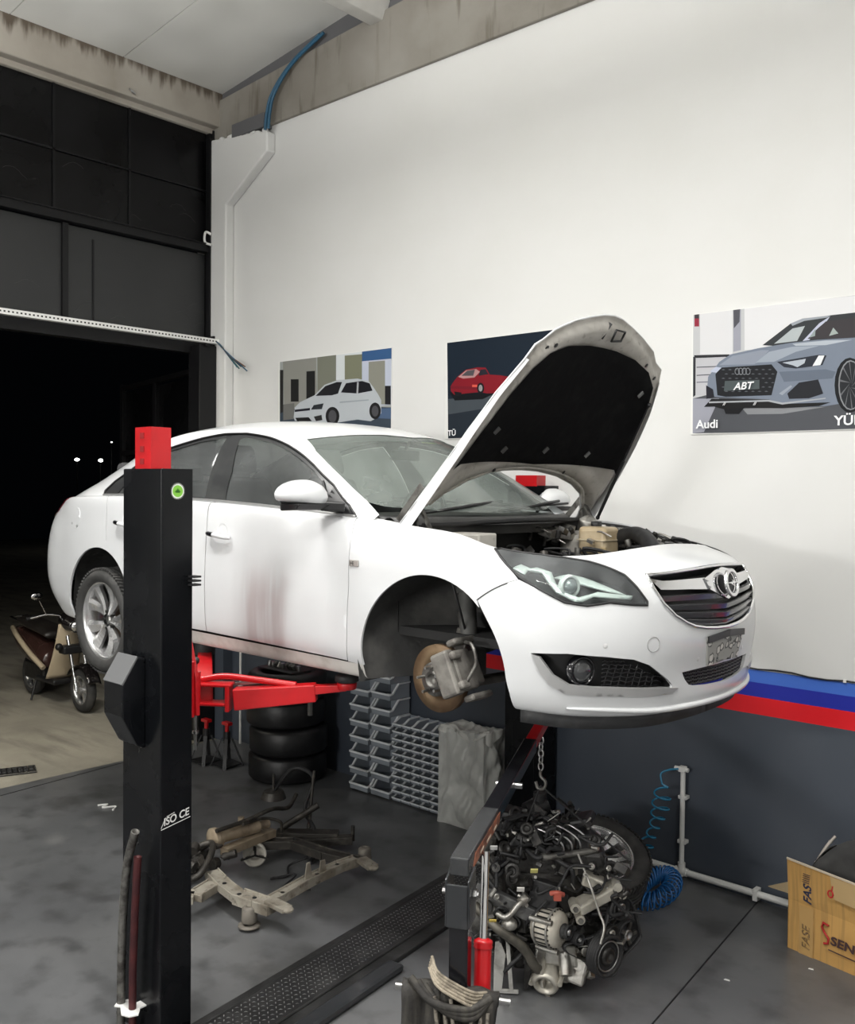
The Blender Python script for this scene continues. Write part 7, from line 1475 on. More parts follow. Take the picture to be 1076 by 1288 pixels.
for k in range(3): mb.tube(spline([bar0+(bar1-bar0)*(.14+.06*k)+v_*(.02)+Vector((0,0,.045-.01*k)),bar0+(bar1-bar0)*(.35+.05*k)+v_*.06+Vector((0,0,-.005-.01*k)),bar0+(bar1-bar0)*(.65+.02*k)+v_*.06+Vector((0,0,-.012-.012*k)),bar0+(bar1-bar0)*.84+v_*.03+Vector((0,0,.02))],8),.013,8)
mb.build('twisted_strap',MST,bl)
# chain and hook from the boom tip to the engine
ch=thing('lifting_chain','steel chain and hook hanging from the red boom tip down to the engine','chain',(-2.0,-3.1,0))
tip=K+bd*1.66+bs*.0+Vector((0,0,.02))
def torus(mb,c,R,r,ax,sx=1.0,n=16,m=6):
    a,b,d=frame(ax); pts=[Vector(c)+a*math.cos(2*PI*i/n)*R+b*math.sin(2*PI*i/n)*R*sx for i in range(n)]; mb.tube(pts,r,m,closed=True)
for k in range(5):
    mb=MB(); torus(mb,tip+Vector((0,0,-.035-.033*k)),.014,.004,(1,0,0) if k%2 else (0,1,0),1.5); mb.build('chain_link',M_['steel'],ch)
mb=MB(); c=tip+Vector((0,0,-.235)); mb.tube(spline([c+Vector((0,0,.05)),c+Vector((.0,0,.02)),c+Vector((.03,0,-.005)),c+Vector((.02,0,-.04)),c+Vector((-.015,0,-.045)),c+Vector((-.03,0,-.015))],6),.008,8); mb.build('hook',M_['alud'],ch)
for q in (Vector((-.62+.28,1.5+.20,.62)),Vector((-.62-.20,1.5-.05,.68))): MB().tube([c+Vector((0,0,-.03)),q],.005,6).build('sling_cable',M_['blk'],ch)
# ================= ENGINE =================
en=thing('engine','removed car engine with alternator, pulleys and wiring, hanging from the crane','engine',(-2.66,-1.58,0))
er=Vector((.743,.67,0)); et=Vector((.67,-.743,0)); ez=Vector((0,0,1))
def e(s,t,z): return er*s+et*t+ez*z
RE=Matrix((er,et,ez)).transposed()
def ebox(mb,s,t,z,ws,wt,wz,rot=None,taper=1.0):
    R=RE if rot is None else RE@__import__('mathutils').Euler(rot).to_matrix()
    return mb.box(e(s,t,z),(ws,wt,wz),rot=R,taper=taper)
ax1=(et*.80+er*.60).normalized()       # pulley side faces room and right
ay1=(er*.80-et*.60).normalized()
def f(a,b,z,n=0): return ax1*n+ay1*a+ez*z  # face coords
M_['engcol']=mat('grimy engine grey',(.055,.052,.048),.42,.5,noise=[(16,(.02,.019,.018),.42,.62,6),(40,(.13,.12,.105),.60,.78,4)],bump=.35,bscale=45)
mb=MB(); ebox(mb,-.02,-.06,.36,.50,.34,.40,taper=.92); ebox(mb,0,-.04,.16,.42,.30,.14,taper=1.15); mb.build('engine_block',M_['engcol'],en,bevel=.02,seg=3)
mb=MB(); ebox(mb,.02,-.08,.60,.52,.34,.12,rot=(0,0,.1),taper=.85); mb.build('cylinder_head',M_['engblk'],en,bevel=.02)
mb=MB(); ebox(mb,.0,-.10,.69,.46,.26,.08,rot=(0,0,.1),taper=.8)
for k in range(4): mb.cyl(e(-.16+.11*k,-.09,.72),e(-.16+.11*k,-.09,.755),.026,n=16)
mb.build('valve_cover',M_['blk'],en,bevel=.015)
# gearbox / left end
mb=MB(); mb.lathe([(.17,0),(.175,.03),(.13,.08),(.10,.16),(.05,.19),(0,.19)],e(-.26,-.10,.30),-er+et*.1,32); mb.build('bell_housing',M_['alud'],en)
# dark cross beam running along the left
mb=MB(); mb.bar(e(-.40,.12,.50),e(-.05,.19,.36),.04,.07,up=ez); mb.build('engine_mount_arm',mat('dusty black bracket',(.10,.10,.10),.5,.2,noise=(12,(.16,.16,.155),.5,.7,5)),en,bevel=.006)
# alternator
ca=e(-.045,.20,.345); aa=(et*.62+er*.78+ez*.05).normalized()
mb=MB(); mb.lathe([(0,-.08),(.055,-.08),(.082,-.06),(.088,-.03),(.088,.03),(.080,.055),(.050,.068),(.030,.070),(0,.07)],ca,aa,36); alt=mb.build('alternator',mat('light cast alternator',(.62,.58,.50),.5,.35,noise=(14,(.42,.39,.33),.45,.7,5),bump=.15),en)
a_,b_,_=frame(aa)
mb=MB()
for k in range(22):
    t=2*PI*k/22; o=a_*math.cos(t)+b_*math.sin(t)
    mb.bar(ca+aa*.062+o*.040,ca+aa*.044+o*.078,.007,.014,up=o.cross(aa)); 
    mb.bar(ca+aa*.040+o*.0885,ca-aa*.045+o*.0885,.006,.006)
mb.build('vent_slot',M_['blk'],alt)
mb=MB(); torus(mb,ca+aa*.03,.092,.006,aa,1,28); torus(mb,ca-aa*.04,.092,.006,aa,1,28); 
for t in (.4,2.5,4.4): o=a_*math.cos(t)+b_*math.sin(t); mb.cyl(ca+o*.10-aa*.06,ca+o*.10+aa*.06,.013,n=10)
mb.build('alternator_flange',M_['alu'],alt)
mb=MB(); mb.lathe([(.020,.07),(.034,.072),(.036,.078),(.031,.083),(.031,.09),(.036,.095),(.036,.108),(.028,.110),(.022,.095),(0,.095)],ca,aa,28); mb.build('alternator_pulley',M_['rubber'],alt); MB().lathe([(.0,.112),(.014,.112),(.016,.095)],ca,aa,20).build('pulley_cap',M_['steel'],alt)
# pulleys on the timing side
def pulley(nm,s,t,z,R,w,m,hub=.35,spokes=0,rib=True,mh='steel'):
    c=e(s,t,z); mb=MB()
    pr=[(R*hub,w*.2),(R*.80,w*.15),(R*.84,w*.5),(R*.98,w*.5),(R,w*.42)]
    if rib:
        for k in range(4): pr+=[(R,w*(.34-.2*k)),(R*.97,w*(.28-.2*k)),(R,w*(.22-.2*k))]
    pr+=[(R,-w*.5),(0,-w*.5)]
    mb.lathe(pr,c,ax1,40); p=mb.build(nm,M_[m],en)
    h=MB(); h.lathe([(R*hub,w*.2),(R*hub*.95,w*.45),(R*hub*.6,w*.55),(R*hub*.45,w*.35),(0,w*.35)],c,ax1,24); h.build('hub',M_[mh],p)
    if spokes:
        b=MB(); a2,b2,_=frame(ax1)
        for k in range(spokes):
            tt=2*PI*k/spokes; o=a2*math.cos(tt)+b2*math.sin(tt); b.bar(c+o*R*.3+ax1*w*.35,c+o*R*.82+ax1*w*.35,.018,.012,up=ax1)
        b.build('pulley_spoke',M_['alud'],p)
    return p
pulley('crank_pulley',.215,.22,.225,.100,.06,'rubber',.42,0,True,'engblk')
g=MB(); torus(g,e(.215,.22,.225)+ax1*.022,.070,.004,ax1,1,40); g.build('ring_highlight',M_['steel'],en)
pulley('compressor_pulley',.335,.10,.27,.075,.05,'rubber',.4,5,True,'steel')
pulley('idler_pulley',.245,.18,.31,.042,.04,'engblk',.5,0,False,'alu')
pulley('water_pump_pulley',.30,.12,.41,.058,.045,'rubber',.45,0,True,'steel')
pulley('tensioner_pulley',.265,.16,.255,.036,.04,'engblk',.5,0,False,'steel')
pulley('small_pulley',.08,.24,.31,.03,.04,'rubber',.4,0,True,'steel')
# belt
bp_=[(.19,.165,.107),(.335,.27,.077),(.30,.41,.060),(.10,.30,.035)]
pts=[e(.215-.10,.222,.19),e(.215-.04,.222,.128),e(.215+.04,.222,.128),e(.30,.16,.17),e(.40,.10,.24),e(.405,.10,.29),e(.36,.11,.43),e(.30,.13,.47),e(.25,.15,.43),e(.20,.20,.33),e(.09,.23,.30),e(.02,.24,.28),e(.03,.235,.24)]
mb=MB(); P=spline(pts,6,True); n=len(P); vs=[]
for p in P: vs+=[Vector(p)-ax1*.012,Vector(p)+ax1*.012]
mb.add(vs,[(2*i,2*((i+1)%n),2*((i+1)%n)+1,2*i+1) for i in range(n)],True); mb.build('drive_belt',M_['rubber'],en,solid=.004)
# compressor body, oil filter housing, sump
mb=MB(); mb.lathe([(0,-.13),(.06,-.13),(.066,-.10),(.066,-.03),(.05,-.02)],e(.335,.10,.27),ax1,24); mb.build('compressor_body',M_['alud'],en)
cf=e(-.05,.16,.085); af_=(et*.86-er*.3-ez*.35).normalized()
mb=MB(); mb.lathe([(.0,-.10),(.062,-.10),(.068,-.05),(.062,-.02),(.066,.04),(.060,.055),(.045,.058),(.040,.03),(.036,-.02),(.0,-.02)],cf,af_,32); 
for t in (.2,1.8,3.3,4.8): a2,b2,_=frame(af_); o=a2*math.cos(t)+b2*math.sin(t); mb.cyl(cf+o*.072-af_*.04,cf+o*.072+af_*.05,.012,n=10)
mb.build('compressor_housing',mat('bright cast aluminium',(.60,.57,.50),.42,.6,noise=(16,(.38,.36,.31),.45,.7,5),bump=.2),en)
mb=MB(); ebox(mb,.02,.14,.19,.17,.08,.10,rot=(.1,0,.2),taper=.8); ebox(mb,.10,.17,.12,.08,.07,.12,rot=(.3,.2,.4)); mb.cyl(e(.03,.16,.20),e(.03,.22,.12),.03,n=14); ebox(mb,-.08,.12,.17,.06,.05,.14,rot=(0,.2,.1)); mb.build('front_casting',M_['alu'],en,bevel=.012)
# aluminium bracket on the right with two bolt bosses
mb=MB(); a=e(.08,.19,.435);b=e(.30,.12,.515); mb.bar(a,b,.10,.05,up=ez,w2=.07,h2=.06); 
for (s,t,z,r) in ((.07,.225,.45,.024),(.095,.225,.395,.022),(.28,.17,.53,.022),(.31,.14,.48,.020)): mb.cyl(e(s,t-.07,z),e(s,t+.01,z),r,n=16)
ebox(mb,.17,.12,.54,.10,.08,.06,rot=(0,.3,.2)); mb.build('mounting_bracket',mat('pale cast bracket',(.56,.53,.46),.45,.5,noise=(12,(.36,.34,.29),.45,.7,5),bump=.15),en,bevel=.010)
mb=MB()
for (s,t,z) in ((.07,.237,.45),(.095,.237,.395)): mb.cyl(e(s,t,z),e(s,t+.012,z),.013,n=6,smooth=False)
mb.build('bracket_bolt',M_['alud'],en)
# inlet manifold ribs, dark throttle cluster and red clip
mb=MB()
for k in range(3): mb.bar(e(-.01+.035*k,.17-.02*k,.50-.035*k),e(.05+.035*k,.14-.02*k,.40-.01*k),.022,.05)
ebox(mb,-.06,.12,.47,.14,.12,.13,rot=(.2,.2,.3)); mb.build('manifold_runner',M_['blk'],en,bevel=.008)
MB().tube(spline([e(-.05,.24,.525),e(-.02,.255,.535),e(.01,.24,.52)],5),.012,8).box(e(-.02,.25,.515),(.035,.03,.03),rot=RE).build('red_connector',mat('faded red plastic',(.42,.09,.06),.5),en)
# pipes
mb=MB(); mb.tube(spline([e(-.40,.10,.40),e(-.30,.20,.34),e(-.18,.22,.26),e(-.12,.22,.17),e(-.10,.20,.14)],7),.024,12); mb.build('coolant_pipe',mat('dusty grey pipe',(.13,.12,.10),.45,.5,noise=(12,(.07,.065,.055),.45,.7,4)),en)
mb=MB(); mb.tube(spline([e(-.33,.16,.42),e(-.26,.22,.40),e(-.20,.22,.46),e(-.17,.20,.48)],6),.014,8); mb.sphere(e(-.24,.2,.36),.035,(1.2,1,.9),14,10); mb.lathe([(.022,0),(.024,.05),(.014,.05)],e(-.19,.2,.46),er+ez,14); mb.build('egr_pipe',M_['alu'],en)
for k in range(4): MB().tube(spline([e(-.13+.055*k,.02-.02*k,.735),e(-.10+.055*k,.05-.02*k,.765),e(-.04+.05*k,.08-.02*k,.75),e(.02+.045*k,.10-.02*k,.71),e(.03+.045*k,.10-.02*k,.66)],6),.0055,8).build('injector_pipe',M_['steel'],en)
MB().cyl(e(-.06,.13,.655),e(.20,.06,.665),.016,n=14).cyl(e(-.06,.13,.655),e(-.08,.135,.655),.022,n=8).build('fuel_rail',M_['alud'],en)
MB().tube(spline([e(.10,.10,.66),e(.14,.20,.56),e(.18,.24,.44),e(.20,.27,.38),e(.18,.29,.31)],7),.006,8).build('loose_lead',M_['alu'],en)
# bright leg brackets hanging at the left bottom
mb=MB(); mb.prism([(-.02,0),(.02,.005),(.035,.18),(.01,.245),(-.015,.24),(-.02,.12)],et*.012,org=e(-.29,.17,.02),ax=er,ay=ez); mb.prism([(0,0),(.02,.0),(.0,.22),(-.02,.24)],et*.03,org=e(-.235,.16,.03),ax=er,ay=ez); mb.bar(e(-.30,.17,.02),e(-.19,.18,.0+.02),.012,.02); mb.build('support_leg',mat('galvanised bracket',(.72,.71,.67),.35,.7,noise=(14,(.38,.37,.34),.5,.7,4)),en,bevel=.003)
mb=MB(); mb.prism([(0,0),(.015,.0),(.04,.17),(.0,.20)],et*.02,org=e(-.16,.14,.02),ax=er,ay=ez); mb.tube(spline([e(-.20,.12,.30),e(-.16,.15,.22),e(-.15,.15,.15)],5),.022,10); mb.build('drain_pipe',M_['engblk'],en)
# coil cover, turbo, airbox
mb=MB(); mb.lathe([(0,-.06),(.05,-.06),(.075,-.03),(.075,.03),(.05,.06),(.03,.07),(.03,.10)],e(.12,-.18,.62),er+ez*.3,28); mb.lathe([(.03,.0),(.035,.04),(.030,.05)],e(.20,-.05,.60),et+er*.4,20); mb.build('turbocharger',M_['alud'],en)
MB().lathe([(.028,0),(.032,.01),(.032,.05),(.022,.052),(.018,.01),(.0,.01)],e(.22,.02,.62),et,20).build('air_duct',M_['blk'],en)
mb=MB(); ebox(mb,.12,-.18,.72,.20,.22,.05,rot=(.1,-.3,.3)); mb.build('plastic_cover',M_['blk'],en,bevel=.015)
mb=MB(); ebox(mb,-.22,-.20,.72,.20,.18,.12,rot=(.1,.1,.2)); mb.cyl(e(-.12,-.2,.76),e(-.02,-.24,.80),.05,n=20); mb.cyl(e(-.05,-.22,.72),e(-.05,-.22,.86),.035,n=16); mb.build('breather_box',M_['blk'],en,bevel=.02)
mb=MB(); ebox(mb,-.34,-.05,.62,.10,.14,.14,rot=(.3,.1,.2)); mb.cyl(e(-.36,.05,.66),e(-.33,.08,.74),.028,n=14); mb.build('thermostat_housing',M_['alud'],en,bevel=.01)
# wiring loom, clips and connectors
random.seed(31)
mb=MB()
for k in range(34):
    s0=random.uniform(-.36,.30);z0=random.uniform(.30,.74); t0=.12+.10*random.random()-(z0-.5)*.35*(z0>.5)
    pts=[e(s0,t0,z0)]
    for q in range(3):
        s0+=random.uniform(-.10,.10); z0+=random.uniform(-.10,.06); z0=max(.1,min(.78,z0)); t0=.13+.08*random.random()-(z0-.5)*.4*(z0>.5); pts.append(e(s0,t0,z0))
    mb.tube(spline(pts,5),random.uniform(.005,.012),6)
mb.build('wiring_loom',M_['rubber'],en)['kind']='stuff'
mb=MB()
for k in range(24):
    s0=random.uniform(-.28,.15);t0=random.uniform(-.2,.08);pts=[e(s0,t0,.73+.04*random.random())]
    for q in range(3):
        s0+=random.uniform(-.10,.10);t0+=random.uniform(-.09,.09);t0=min(t0,.1);pts.append(e(s0,t0,.70+.09*random.random()))
    mb.tube(spline(pts,5),random.uniform(.004,.011),6)
mb.build('top_wiring',M_['rubber'],en)['kind']='stuff'
def cluster(nm,n,sr,tr_,zr,m,mx=.03,seed=1,bev=.003):
    random.seed(seed); mb=MB()
    for k in range(n):
        s_=random.uniform(*sr);t_=random.uniform(*tr_);z_=random.uniform(*zr); r=random.uniform(mx*.35,mx)
        q=k%4
        if q==0: mb.cyl(e(s_,t_,z_),e(s_+random.uniform(-.04,.04),t_+random.uniform(.0,.04),z_+random.uniform(-.03,.03)),r*.7,n=10)
        elif q==1: ebox(mb,s_,t_,z_,r*2,r*1.3,r*1.2,rot=(random.random()*2,random.random()*2,random.random()*3))
        elif q==2: mb.lathe([(r*.5,0),(r,.004),(r,.014),(r*.6,.018),(r*.4,.006),(0,.006)],e(s_,t_,z_),et+er*random.uniform(-.5,.8)+ez*random.uniform(0,.8),14)
        else: mb.bar(e(s_,t_,z_),e(s_+random.uniform(-.07,.07),t_+random.uniform(-.02,.02),z_+random.uniform(-.05,.05)),r*.5,r*.4)
    o=mb.build(nm,M_[m],en,bevel=bev); o['kind']='stuff'; return o
cluster('bolts_and_clips',46,(-.36,.30),(.10,.20),(.25,.62),'alu',.017,2)
cluster('small_fittings',40,(-.36,.20),(-.25,.10),(.66,.78),'alu',.015,3)
cluster('dark_fittings',60,(-.38,.32),(.06,.17),(.12,.66),'engblk',.045,4)
cluster('dark_top_fittings',44,(-.36,.20),(-.28,.08),(.64,.78),'engblk',.045,5)
cluster('lower_castings',22,(-.08,.16),(.10,.18),(.05,.22),'alu',.035,6)
cluster('side_castings',18,(-.36,-.12),(.08,.18),(.18,.46),'alud',.04,7)
for (s,t,z,m,c) in ((-.31,.06,.68,'white label',(.8,.8,.78)),(-.12,.14,.60,'yellow label',(.75,.70,.25)),(-.19,.20,.535,'paper label',(.80,.78,.74)),(-.29,.18,.34,'blue clip',(.08,.16,.35)),(-.32,.18,.37,'yellow clip',(.6,.45,.1))):
    MB().box(e(s,t+.02,z),(.035,.006,.028),rot=RE@Matrix.Rotation(-.6,3,'X')).build('label',mat(m,c,.5),en)
# ================= LOOSE WHEEL BY THE WALL =================
wh=thing('loose_wheel','loose alloy wheel with dusty tyre lying tilted behind the removed engine','wheel',(-3.01,-.66,.215))
make_wheel(wh,-1,matr='rim')
wh.rotation_euler=(math.radians(-72),math.radians(14),math.radians(22))
# ================= AIR LINE, HOSE =================
pp_=thing('air_pipe','white plastic air line along the foot of the wall with an upright tap pipe','pipe',(-2.75,-.045,0))
mb=MB(); mb.tube([(-.72,0,.055),(-.45,0,.055),(.0,0,.055),(.65,0,.055),(1.6,0,.055)],.020,12); mb.build('floor_pipe',M_['white'],pp_)
mb=MB(); mb.cyl((0,0,.055),(0,0,.68),.0155,n=14); mb.cyl((0,0,.03),(0,0,.11),.024,n=14); mb.cyl((-.04,0,.055),(.04,0,.055),.026,n=14); up_=mb.build('upright_pipe',M_['white'],pp_)
mb=MB()
for z in (.24,.52): mb.box((0,.015,z),(.055,.05,.022))
mb.box((.48,.01,.05),(.03,.06,.07)); mb.box((-.5,.01,.05),(.03,.06,.06)); mb.build('pipe_clip',M_['white'],pp_,bevel=.003)
mb=MB(); mb.box((0,-.005,.70),(.045,.04,.035)); mb.cyl((-.05,-.01,.70),(.04,-.01,.70),.014,n=12); mb.build('outlet_tee',M_['white'],pp_,bevel=.004)
hs=thing('coiled_air_hose','blue coiled air hose hanging from the white wall pipe into a heap on the floor','hose',(-2.70,-.045,0))
mb=MB(); pts=spline([(-.07,-.02,.70),(-.12,-.05,.69),(-.165,-.07,.66),(-.15,-.08,.60)],6)
n=13*26; lead=len(pts)
for i in range(n):
    q=i/n; z=.585-.49*q; c=(-.125-.085*q+.02*math.sin(q*5),-.12-.10*q); r=.045+.012*math.sin(q*9)
    a=2*PI*13*q*.62+1.0; pts.append((c[0]+r*math.cos(a),c[1]+r*.8*math.sin(a),z+.006*math.sin(a*1.0)))
mb.tube(pts,.0065,7); mb.build('stretched_coil',mat('blue hose plastic',(.02,.20,.36),.25,coat=.4),hs)
mb=MB(); pts=[]
R0=.082
N=30*22
for i in range(N+1):
    q=i/N; th=2*PI*(1.08*q)+2.2; c=Vector((-.03+R0*math.cos(th)*1.05,-.37+R0*1.9*math.sin(th),.070+.030*math.sin(th)))
    rad=Vector((math.cos(th),math.sin(th),0)); a=2*PI*30*q; pts.append(c+rad*math.cos(a)*.052+ez*math.sin(a)*.050)
mb.tube(pts,.0058,7); mb.build('floor_coil',mat('deep blue hose plastic',(.012,.12,.36),.25,coat=.4),hs)
mb=MB(); mb.tube(spline([(-.20,-.22,.10),(-.25,-.26,.12),(-.23,-.34,.05),(-.18,-.40,.02)],6),.0058,7); mb.build('hose_end',mat('blue hose end plastic',(.015,.10,.28),.3),hs)
# ================= CARDBOARD BOX =================
bx=thing('cardboard_box','open brown cardboard box with printed tape, holding black car trim','box',(-1.92,-.46,0),rz=-.18)
MC=mat('brown cardboard',(.54,.31,.095),.8,noise=[(5,(.47,.265,.08),.45,.7,5),((60,2,2),(.43,.25,.08),.5,.6,2)])
MCD=mat('cardboard inner',(.34,.21,.09),.85)
H=.46; L=.95; Wd=.34
mb=MB(); mb.add([(0,0,0),(L,0,0),(L,0,H*.55),(0,0,H*.58)],[(0,1,2,3)]); mb.add([(0,0,H*.58),(L,0,H*.55),(L,-.035,H),(0.0,-.02,H+.03)],[(0,1,2,3)]); box=mb.build('front_panel',MC,bx,solid=.005)
MB().add([(0,0,0),(0,0,H*.58),(0.0,Wd,H*.60),(0,Wd,0)],[(0,1,2,3)]).build('side_panel',MC,bx,solid=.005); MB().add([(L,0,0),(L,0,H*.6),(L,Wd,H*.6),(L,Wd,0)],[(0,1,2,3)]).build('side_panel',MC,bx,solid=.005); MB().add([(0,Wd,0),(0,Wd,H*.6),(L,Wd,H*.6),(L,Wd,0)],[(0,1,2,3)]).build('back_panel',MCD,bx,solid=.005)
MB().add([(0,0,.004),(L,0,.004),(L,Wd,.004),(0,Wd,.004)],[(0,1,2,3)]).build('bottom_panel',MCD,bx)
MB().add([(0,Wd*.2,H*.58),(0,Wd,H*.58),(-.22,Wd,H*.42),(-.24,Wd*.55,H*.44)],[(0,1,2,3)]).build('open_flap',mat('pale cardboard',(.50,.38,.22),.85),bx,solid=.005)
mb=MB(); mb.bar((0,-.022,H+.028),(L,-.037,H-.002),.006,.010); mb.build('torn_edge',mat('cardboard edge',(.55,.47,.36),.8),box)
# clear tape with red marks over the top edge, dark tape print
def fy(z): return -.0065 if z<H*.57 else -.0065-.034*(z-H*.57)/(H*.43)
MTP=mat('dark tape print',(.03,.035,.07),.5)
mb=MB()
up2=Vector((0,-.034/(H*.43)*.6,1)).normalized()
text_mb(mb,'FASE',.062,(.135,-.0075,.275),(0,-.05,1),(-1,0,0),-.0005,.25,1.0,'LEFT',.0018)
text_mb(mb,'FASE',.062,(.130,-.0075,.03),(0,0,1),(-1,0,0),-.0005,.25,.95,'LEFT',.0018)
for k in range(5): mb.bar((.095+.01*k*0,-.022-.002*k,.435-.010*k),(.135,-.022-.002*k,.435-.010*k),.003,.002)
mb.build('tape_print',MTP,box,fixn=False)
MB().add([(.07,-.0070,.0),(.15,-.0070,.0),(.15,-.0070,H*.56),(.07,-.0070,H*.56)],[(0,1,2,3)]).build('parcel_tape',mat('shiny brown tape',(.50,.31,.12),.25),box)
mb=MB(); text_mb(mb,'SENER',.062,(.245,-.0085,.115),(1,0,-.03),(0,0,1),.0005,.1,1.2,'LEFT',.0022); mb.bar((.235,-.0085,.082),(.42,-.0085,.076),.001,.006,up=(0,0,1)); mb.build('brand_lettering',mat('brown black print',(.06,.03,.03),.6),box,fixn=False)
mb=MB(); mb.tube([(.235,-.009,.205),(.205,-.009,.212),(.198,-.009,.185),(.215,-.009,.160),(.235,-.009,.140),(.232,-.009,.112),(.21,-.009,.105)],.0065,4); mb.build('red_logo',mat('red box print',(.40,.02,.02),.6),box)
mb=MB()
mb.add([(.25,-.036,H+.015),(.44,-.037,H+.01),(.43,-.030,H-.11),(.27,-.028,H-.10)],[(0,1,2,3)]); mb.build('clear_tape',mat('cloudy clear tape',(.50,.35,.17),.15,coat=.6),box)
mb=MB(); torus(mb,(.255,-.035,.385),.014,.004,(0,1,0),1.3,8); mb.bar((.262,-.036,.40),(.268,-.038,.43),.003,.006); mb.build('red_mark',mat('red tape mark',(.5,.01,.02),.4),box)
tr2=thing('wheel_arch_liner','black felt wheel arch liner sticking out of the cardboard box','car trim',(-1.70,-.36,.06))
mb=MB(); mb.grid(lambda a,b:Vector((-.10+.70*a,-.10+.26*b+.03*math.sin(a*5),.30+.30*math.sin(PI*min(1,a*1.1+.12))-.10*b*b+.02*math.sin(a*17+b*5))),26,10); mb.grid(lambda a,b:Vector((-.10+.70*a,-.10+.03*math.sin(a*5)+.02*b,.30*(1-b)+.30*math.sin(PI*min(1,a*1.1+.12))*(1-b)+.02*b)),26,6); mb.build('liner_shell',mat('black trim felt',(.035,.035,.035),.8,noise=(8,(.06,.06,.058),.45,.7,4)),tr2,solid=.004,fixn=False)
mb=MB(); mb.tube(spline([(-.12,-.10,.30),(-.09,-.06,.42),(-.06,.0,.50),(-.03,.04,.55)],6),.008,6); mb.sphere((-.09,-.06,.42),.012).sphere((-.05,.02,.52),.010); mb.build('wire_clip',mat('pale clip',(.4,.36,.32),.5),tr2)
# ================= SCOOTER IN THE YARD =================
sc=thing('motor_scooter','black and beige motor scooter parked in the dark yard behind the car','scooter',(-10.108,-.427,0),rz=math.radians(-2))
MBK=mat('gloss black bodywork',(.012,.010,.010),.14,coat=.8); MBE=mat('beige scooter panel',(.52,.43,.30),.28,coat=.5); MBR=mat('dark brown panel',(.045,.022,.018),.2,coat=.6)
def tyre(x,R=.235,w=.10):
    mb=MB(); mb.lathe([(R*.62,-w*.42),(R*.82,-w*.5),(R*.95,-w*.38),(R,0),(R*.95,w*.38),(R*.82,w*.5),(R*.62,w*.42),(R*.60,0)],(x,0,R),(0,1,0),40,closed=True); t=mb.build('tyre',M_['tire'],sc)
    r=MB(); r.lathe([(R*.62,-w*.42),(R*.66,-w*.44),(R*.64,-w*.2),(R*.60,0),(R*.64,w*.2),(R*.66,w*.44),(R*.62,w*.42),(R*.56,0)],(x,0,R),(0,1,0),36,closed=True)
    for k in range(5):
        a=2*PI*k/5; r.bar((x,0,R),(x+math.cos(a)*R*.62,0,R+math.sin(a)*R*.62),.035,.03,up=(0,1,0),w2=.05,h2=.025)
    r.cyl((x,-.05,R),(x,.05,R),.035,n=16); r.build('rim',M_['rim'],t)
tyre(.62); tyre(-.60,.235,.11)
mb=MB(); 
for s in (-1,1): mb.cyl((.62,s*.075,.235),(.40,s*.075,.80),.018,n=12)
mb.build('fork',M_['chrome'],sc)
mb=MB(); mb.grid(lambda a,b:Vector((.62+.275*math.cos(math.radians(20+130*a)),-.075+.15*b,.235+.265*math.sin(math.radians(20+130*a))+.02*math.sin(PI*b))),16,6); mb.build('mudguard',MBK,sc,solid=.006)
def loft(nm,sec,m,par=sc):
    mb=MB(); n=14
    def g(a,b):
        k=a*(len(sec)-1); i=min(int(k),len(sec)-2); f_=k-i; q=[sec[i][j]+(sec[i+1][j]-sec[i][j])*f_ for j in range(4)]
        return Vector((q[0],math.cos(2*PI*b)*q[2],q[1]+math.sin(2*PI*b)*q[3]))
    mb.grid(g,len(sec)*6,n*2)
    for a in (0,1): c=Vector((sec[-1 if a else 0][0],0,sec[-1 if a else 0][1])); mb.add([c]+[g(a,b/(n*2)) for b in range(n*2)],[(0,1+i,1+(i+1)%(n*2)) for i in range(n*2)],True)
    return mb.build(nm,m,par,weld=.0005)
loft('rear_body',[(-1.0,.70,.02,.02),(-.92,.68,.12,.09),(-.70,.62,.17,.15),(-.45,.56,.19,.18),(-.20,.50,.17,.16),(-.08,.46,.12,.10)],MBR)
loft('seat',[(-.86,.84,.04,.02),(-.78,.85,.13,.05),(-.50,.82,.15,.06),(-.25,.80,.15,.06),(-.08,.74,.10,.04)],mat('seat vinyl',(.02,.017,.015),.4))
for s in (-1,1):
    MB().tube(spline([(-.95,s*.10,.74),(-.60,s*.20,.70),(-.28,s*.20,.55),(-.02,s*.15,.40)],7),.03,8,rs=None).build('side_trim',MBE,sc)
mb=MB(); mb.grid(lambda a,b:Vector((.10+.22*b+.10*math.sin(PI*b)*.3,(a-.5)*.36*(1-.25*b),.30+.62*b))+Vector((.06*math.cos((a-.5)*PI),0,0)),12,14); mb.build('leg_shield',MBE,sc,solid=.012)
mb=MB(); mb.box((.0,0,.27),(.46,.30,.06)); mb.build('floorboard',M_['blk'],sc,bevel=.02)
mb=MB(); mb.box((-.35,0,.32),(.50,.24,.20)); mb.cyl((-.60,.13,.24),(-.2,.13,.24),.07,n=16); mb.bar((-.35,.13,.25),(-.85,.17,.30),.09,.09); mb.build('motor',M_['engblk'],sc,bevel=.02)
mb=MB(); mb.tube([(-.28,-.12,.22),(-.22,-.20,.02)],.012,8); mb.build('side_stand',M_['blk'],sc)
hd2=loft('headlight_cowl',[(.20,.93,.05,.05),(.28,.95,.12,.10),(.40,.93,.13,.10),(.47,.90,.08,.06)],MBK)
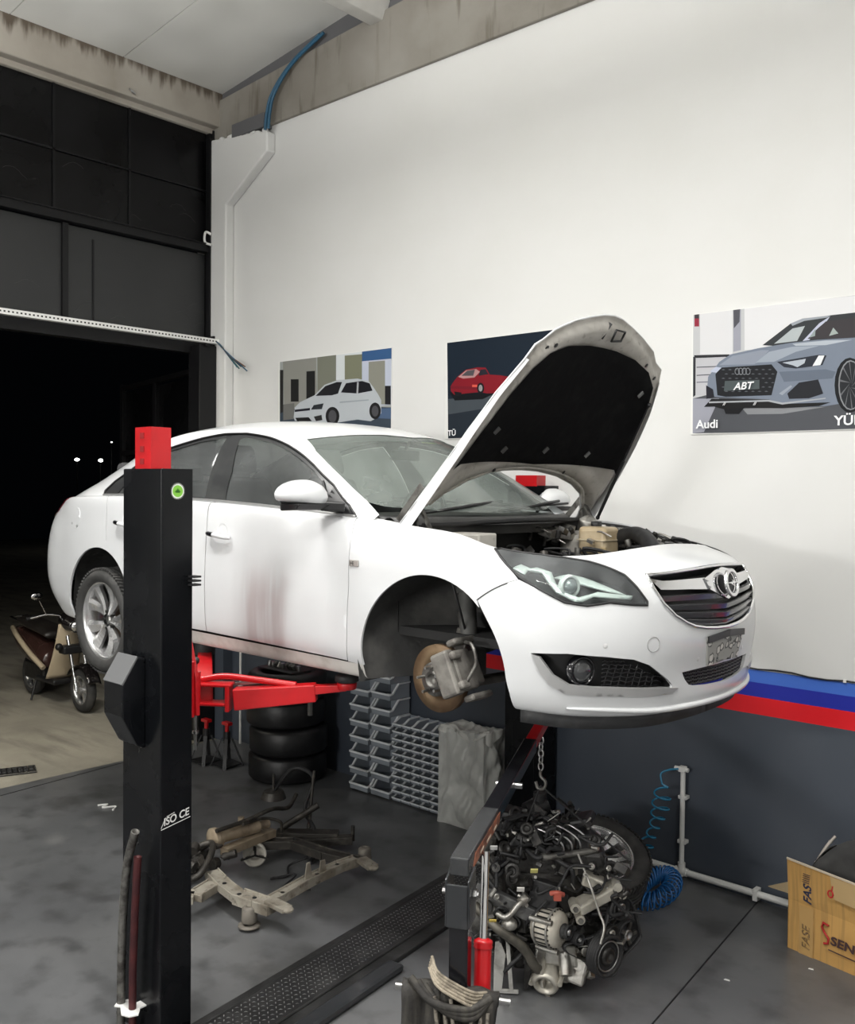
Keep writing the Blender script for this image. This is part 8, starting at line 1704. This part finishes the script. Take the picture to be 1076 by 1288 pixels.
MB().lathe([(0,.03),(.05,.025),(.07,0),(.075,-.03)],(.46,0,.90),(1,0,.05),24).build('headlight_lens',M_['chrome'],hd2)
mb=MB(); mb.tube(spline([(.18,-.38,.99),(.22,-.20,1.02),(.26,0,.99),(.22,.20,1.02),(.18,.38,.99)],6),.014,8); mb.build('handlebar',M_['chrome'],sc)
for s in (-1,1):
    MB().cyl((.18,s*.30,1.0),(.17,s*.42,.985),.02,n=12).build('grip',M_['rubber'],sc)
    m2=MB().tube([(.22,s*.22,1.02),(.22,s*.30,1.18)],.007,6).build('mirror_stem',M_['chrome'],sc)
    MB().sphere((.22,s*.33,1.23),.06,(.35,1.1,.7),14,10).build('mirror_head',M_['chrome'],m2)
mb=MB(); mb.bar((-.98,0,.80),(-.80,0,.82),.20,.02); mb.tube([(-.80,-.10,.84),(-1.02,-.10,.86),(-1.02,.10,.86),(-.80,.10,.84)],.012,8); mb.build('luggage_rack',M_['chrome'],sc)
MB().box((-1.0,0,.70),(.06,.16,.07)).build('tail_light',mat('scooter red lens',(.3,.01,.01),.2),sc,bevel=.015)
mb=MB(); mb.box((.45,0,.66),(.14,.34,.09)); mb.sphere((.47,-.2,.70),.04).sphere((.47,.2,.70),.04); mb.build('front_carrier',M_['blk'],sc,bevel=.02)
# ================= SMALL THINGS ON THE FLOOR =================
tag(MB().tube(spline([(-6.62,-1.86,.006),(-6.58,-1.80,.008),(-6.55,-1.86,.006),(-6.50,-1.78,.008),(-6.45,-1.83,.006)],5),.008,6).build('paper_scrap',M_['white']),'white crumpled scrap lying on the floor left of the lift column','scrap')
for (x,y,s,l) in ((-2.02,-1.02,.03,'tiny white scrap on the bare floor below the cardboard box'),(-1.75,-.62,.025,'white crumb on the floor under the right corner of the cardboard box')):
    o=MB().prism([(0,0),(s,.2*s),(s*.8,.5*s),(.1*s,.4*s)],(0,0,.003),ax=(1,0,0),ay=(0,1,0)).build('paper_crumb',M_['white']); o.location=(x,y,.001); tag(o,l,'scrap')
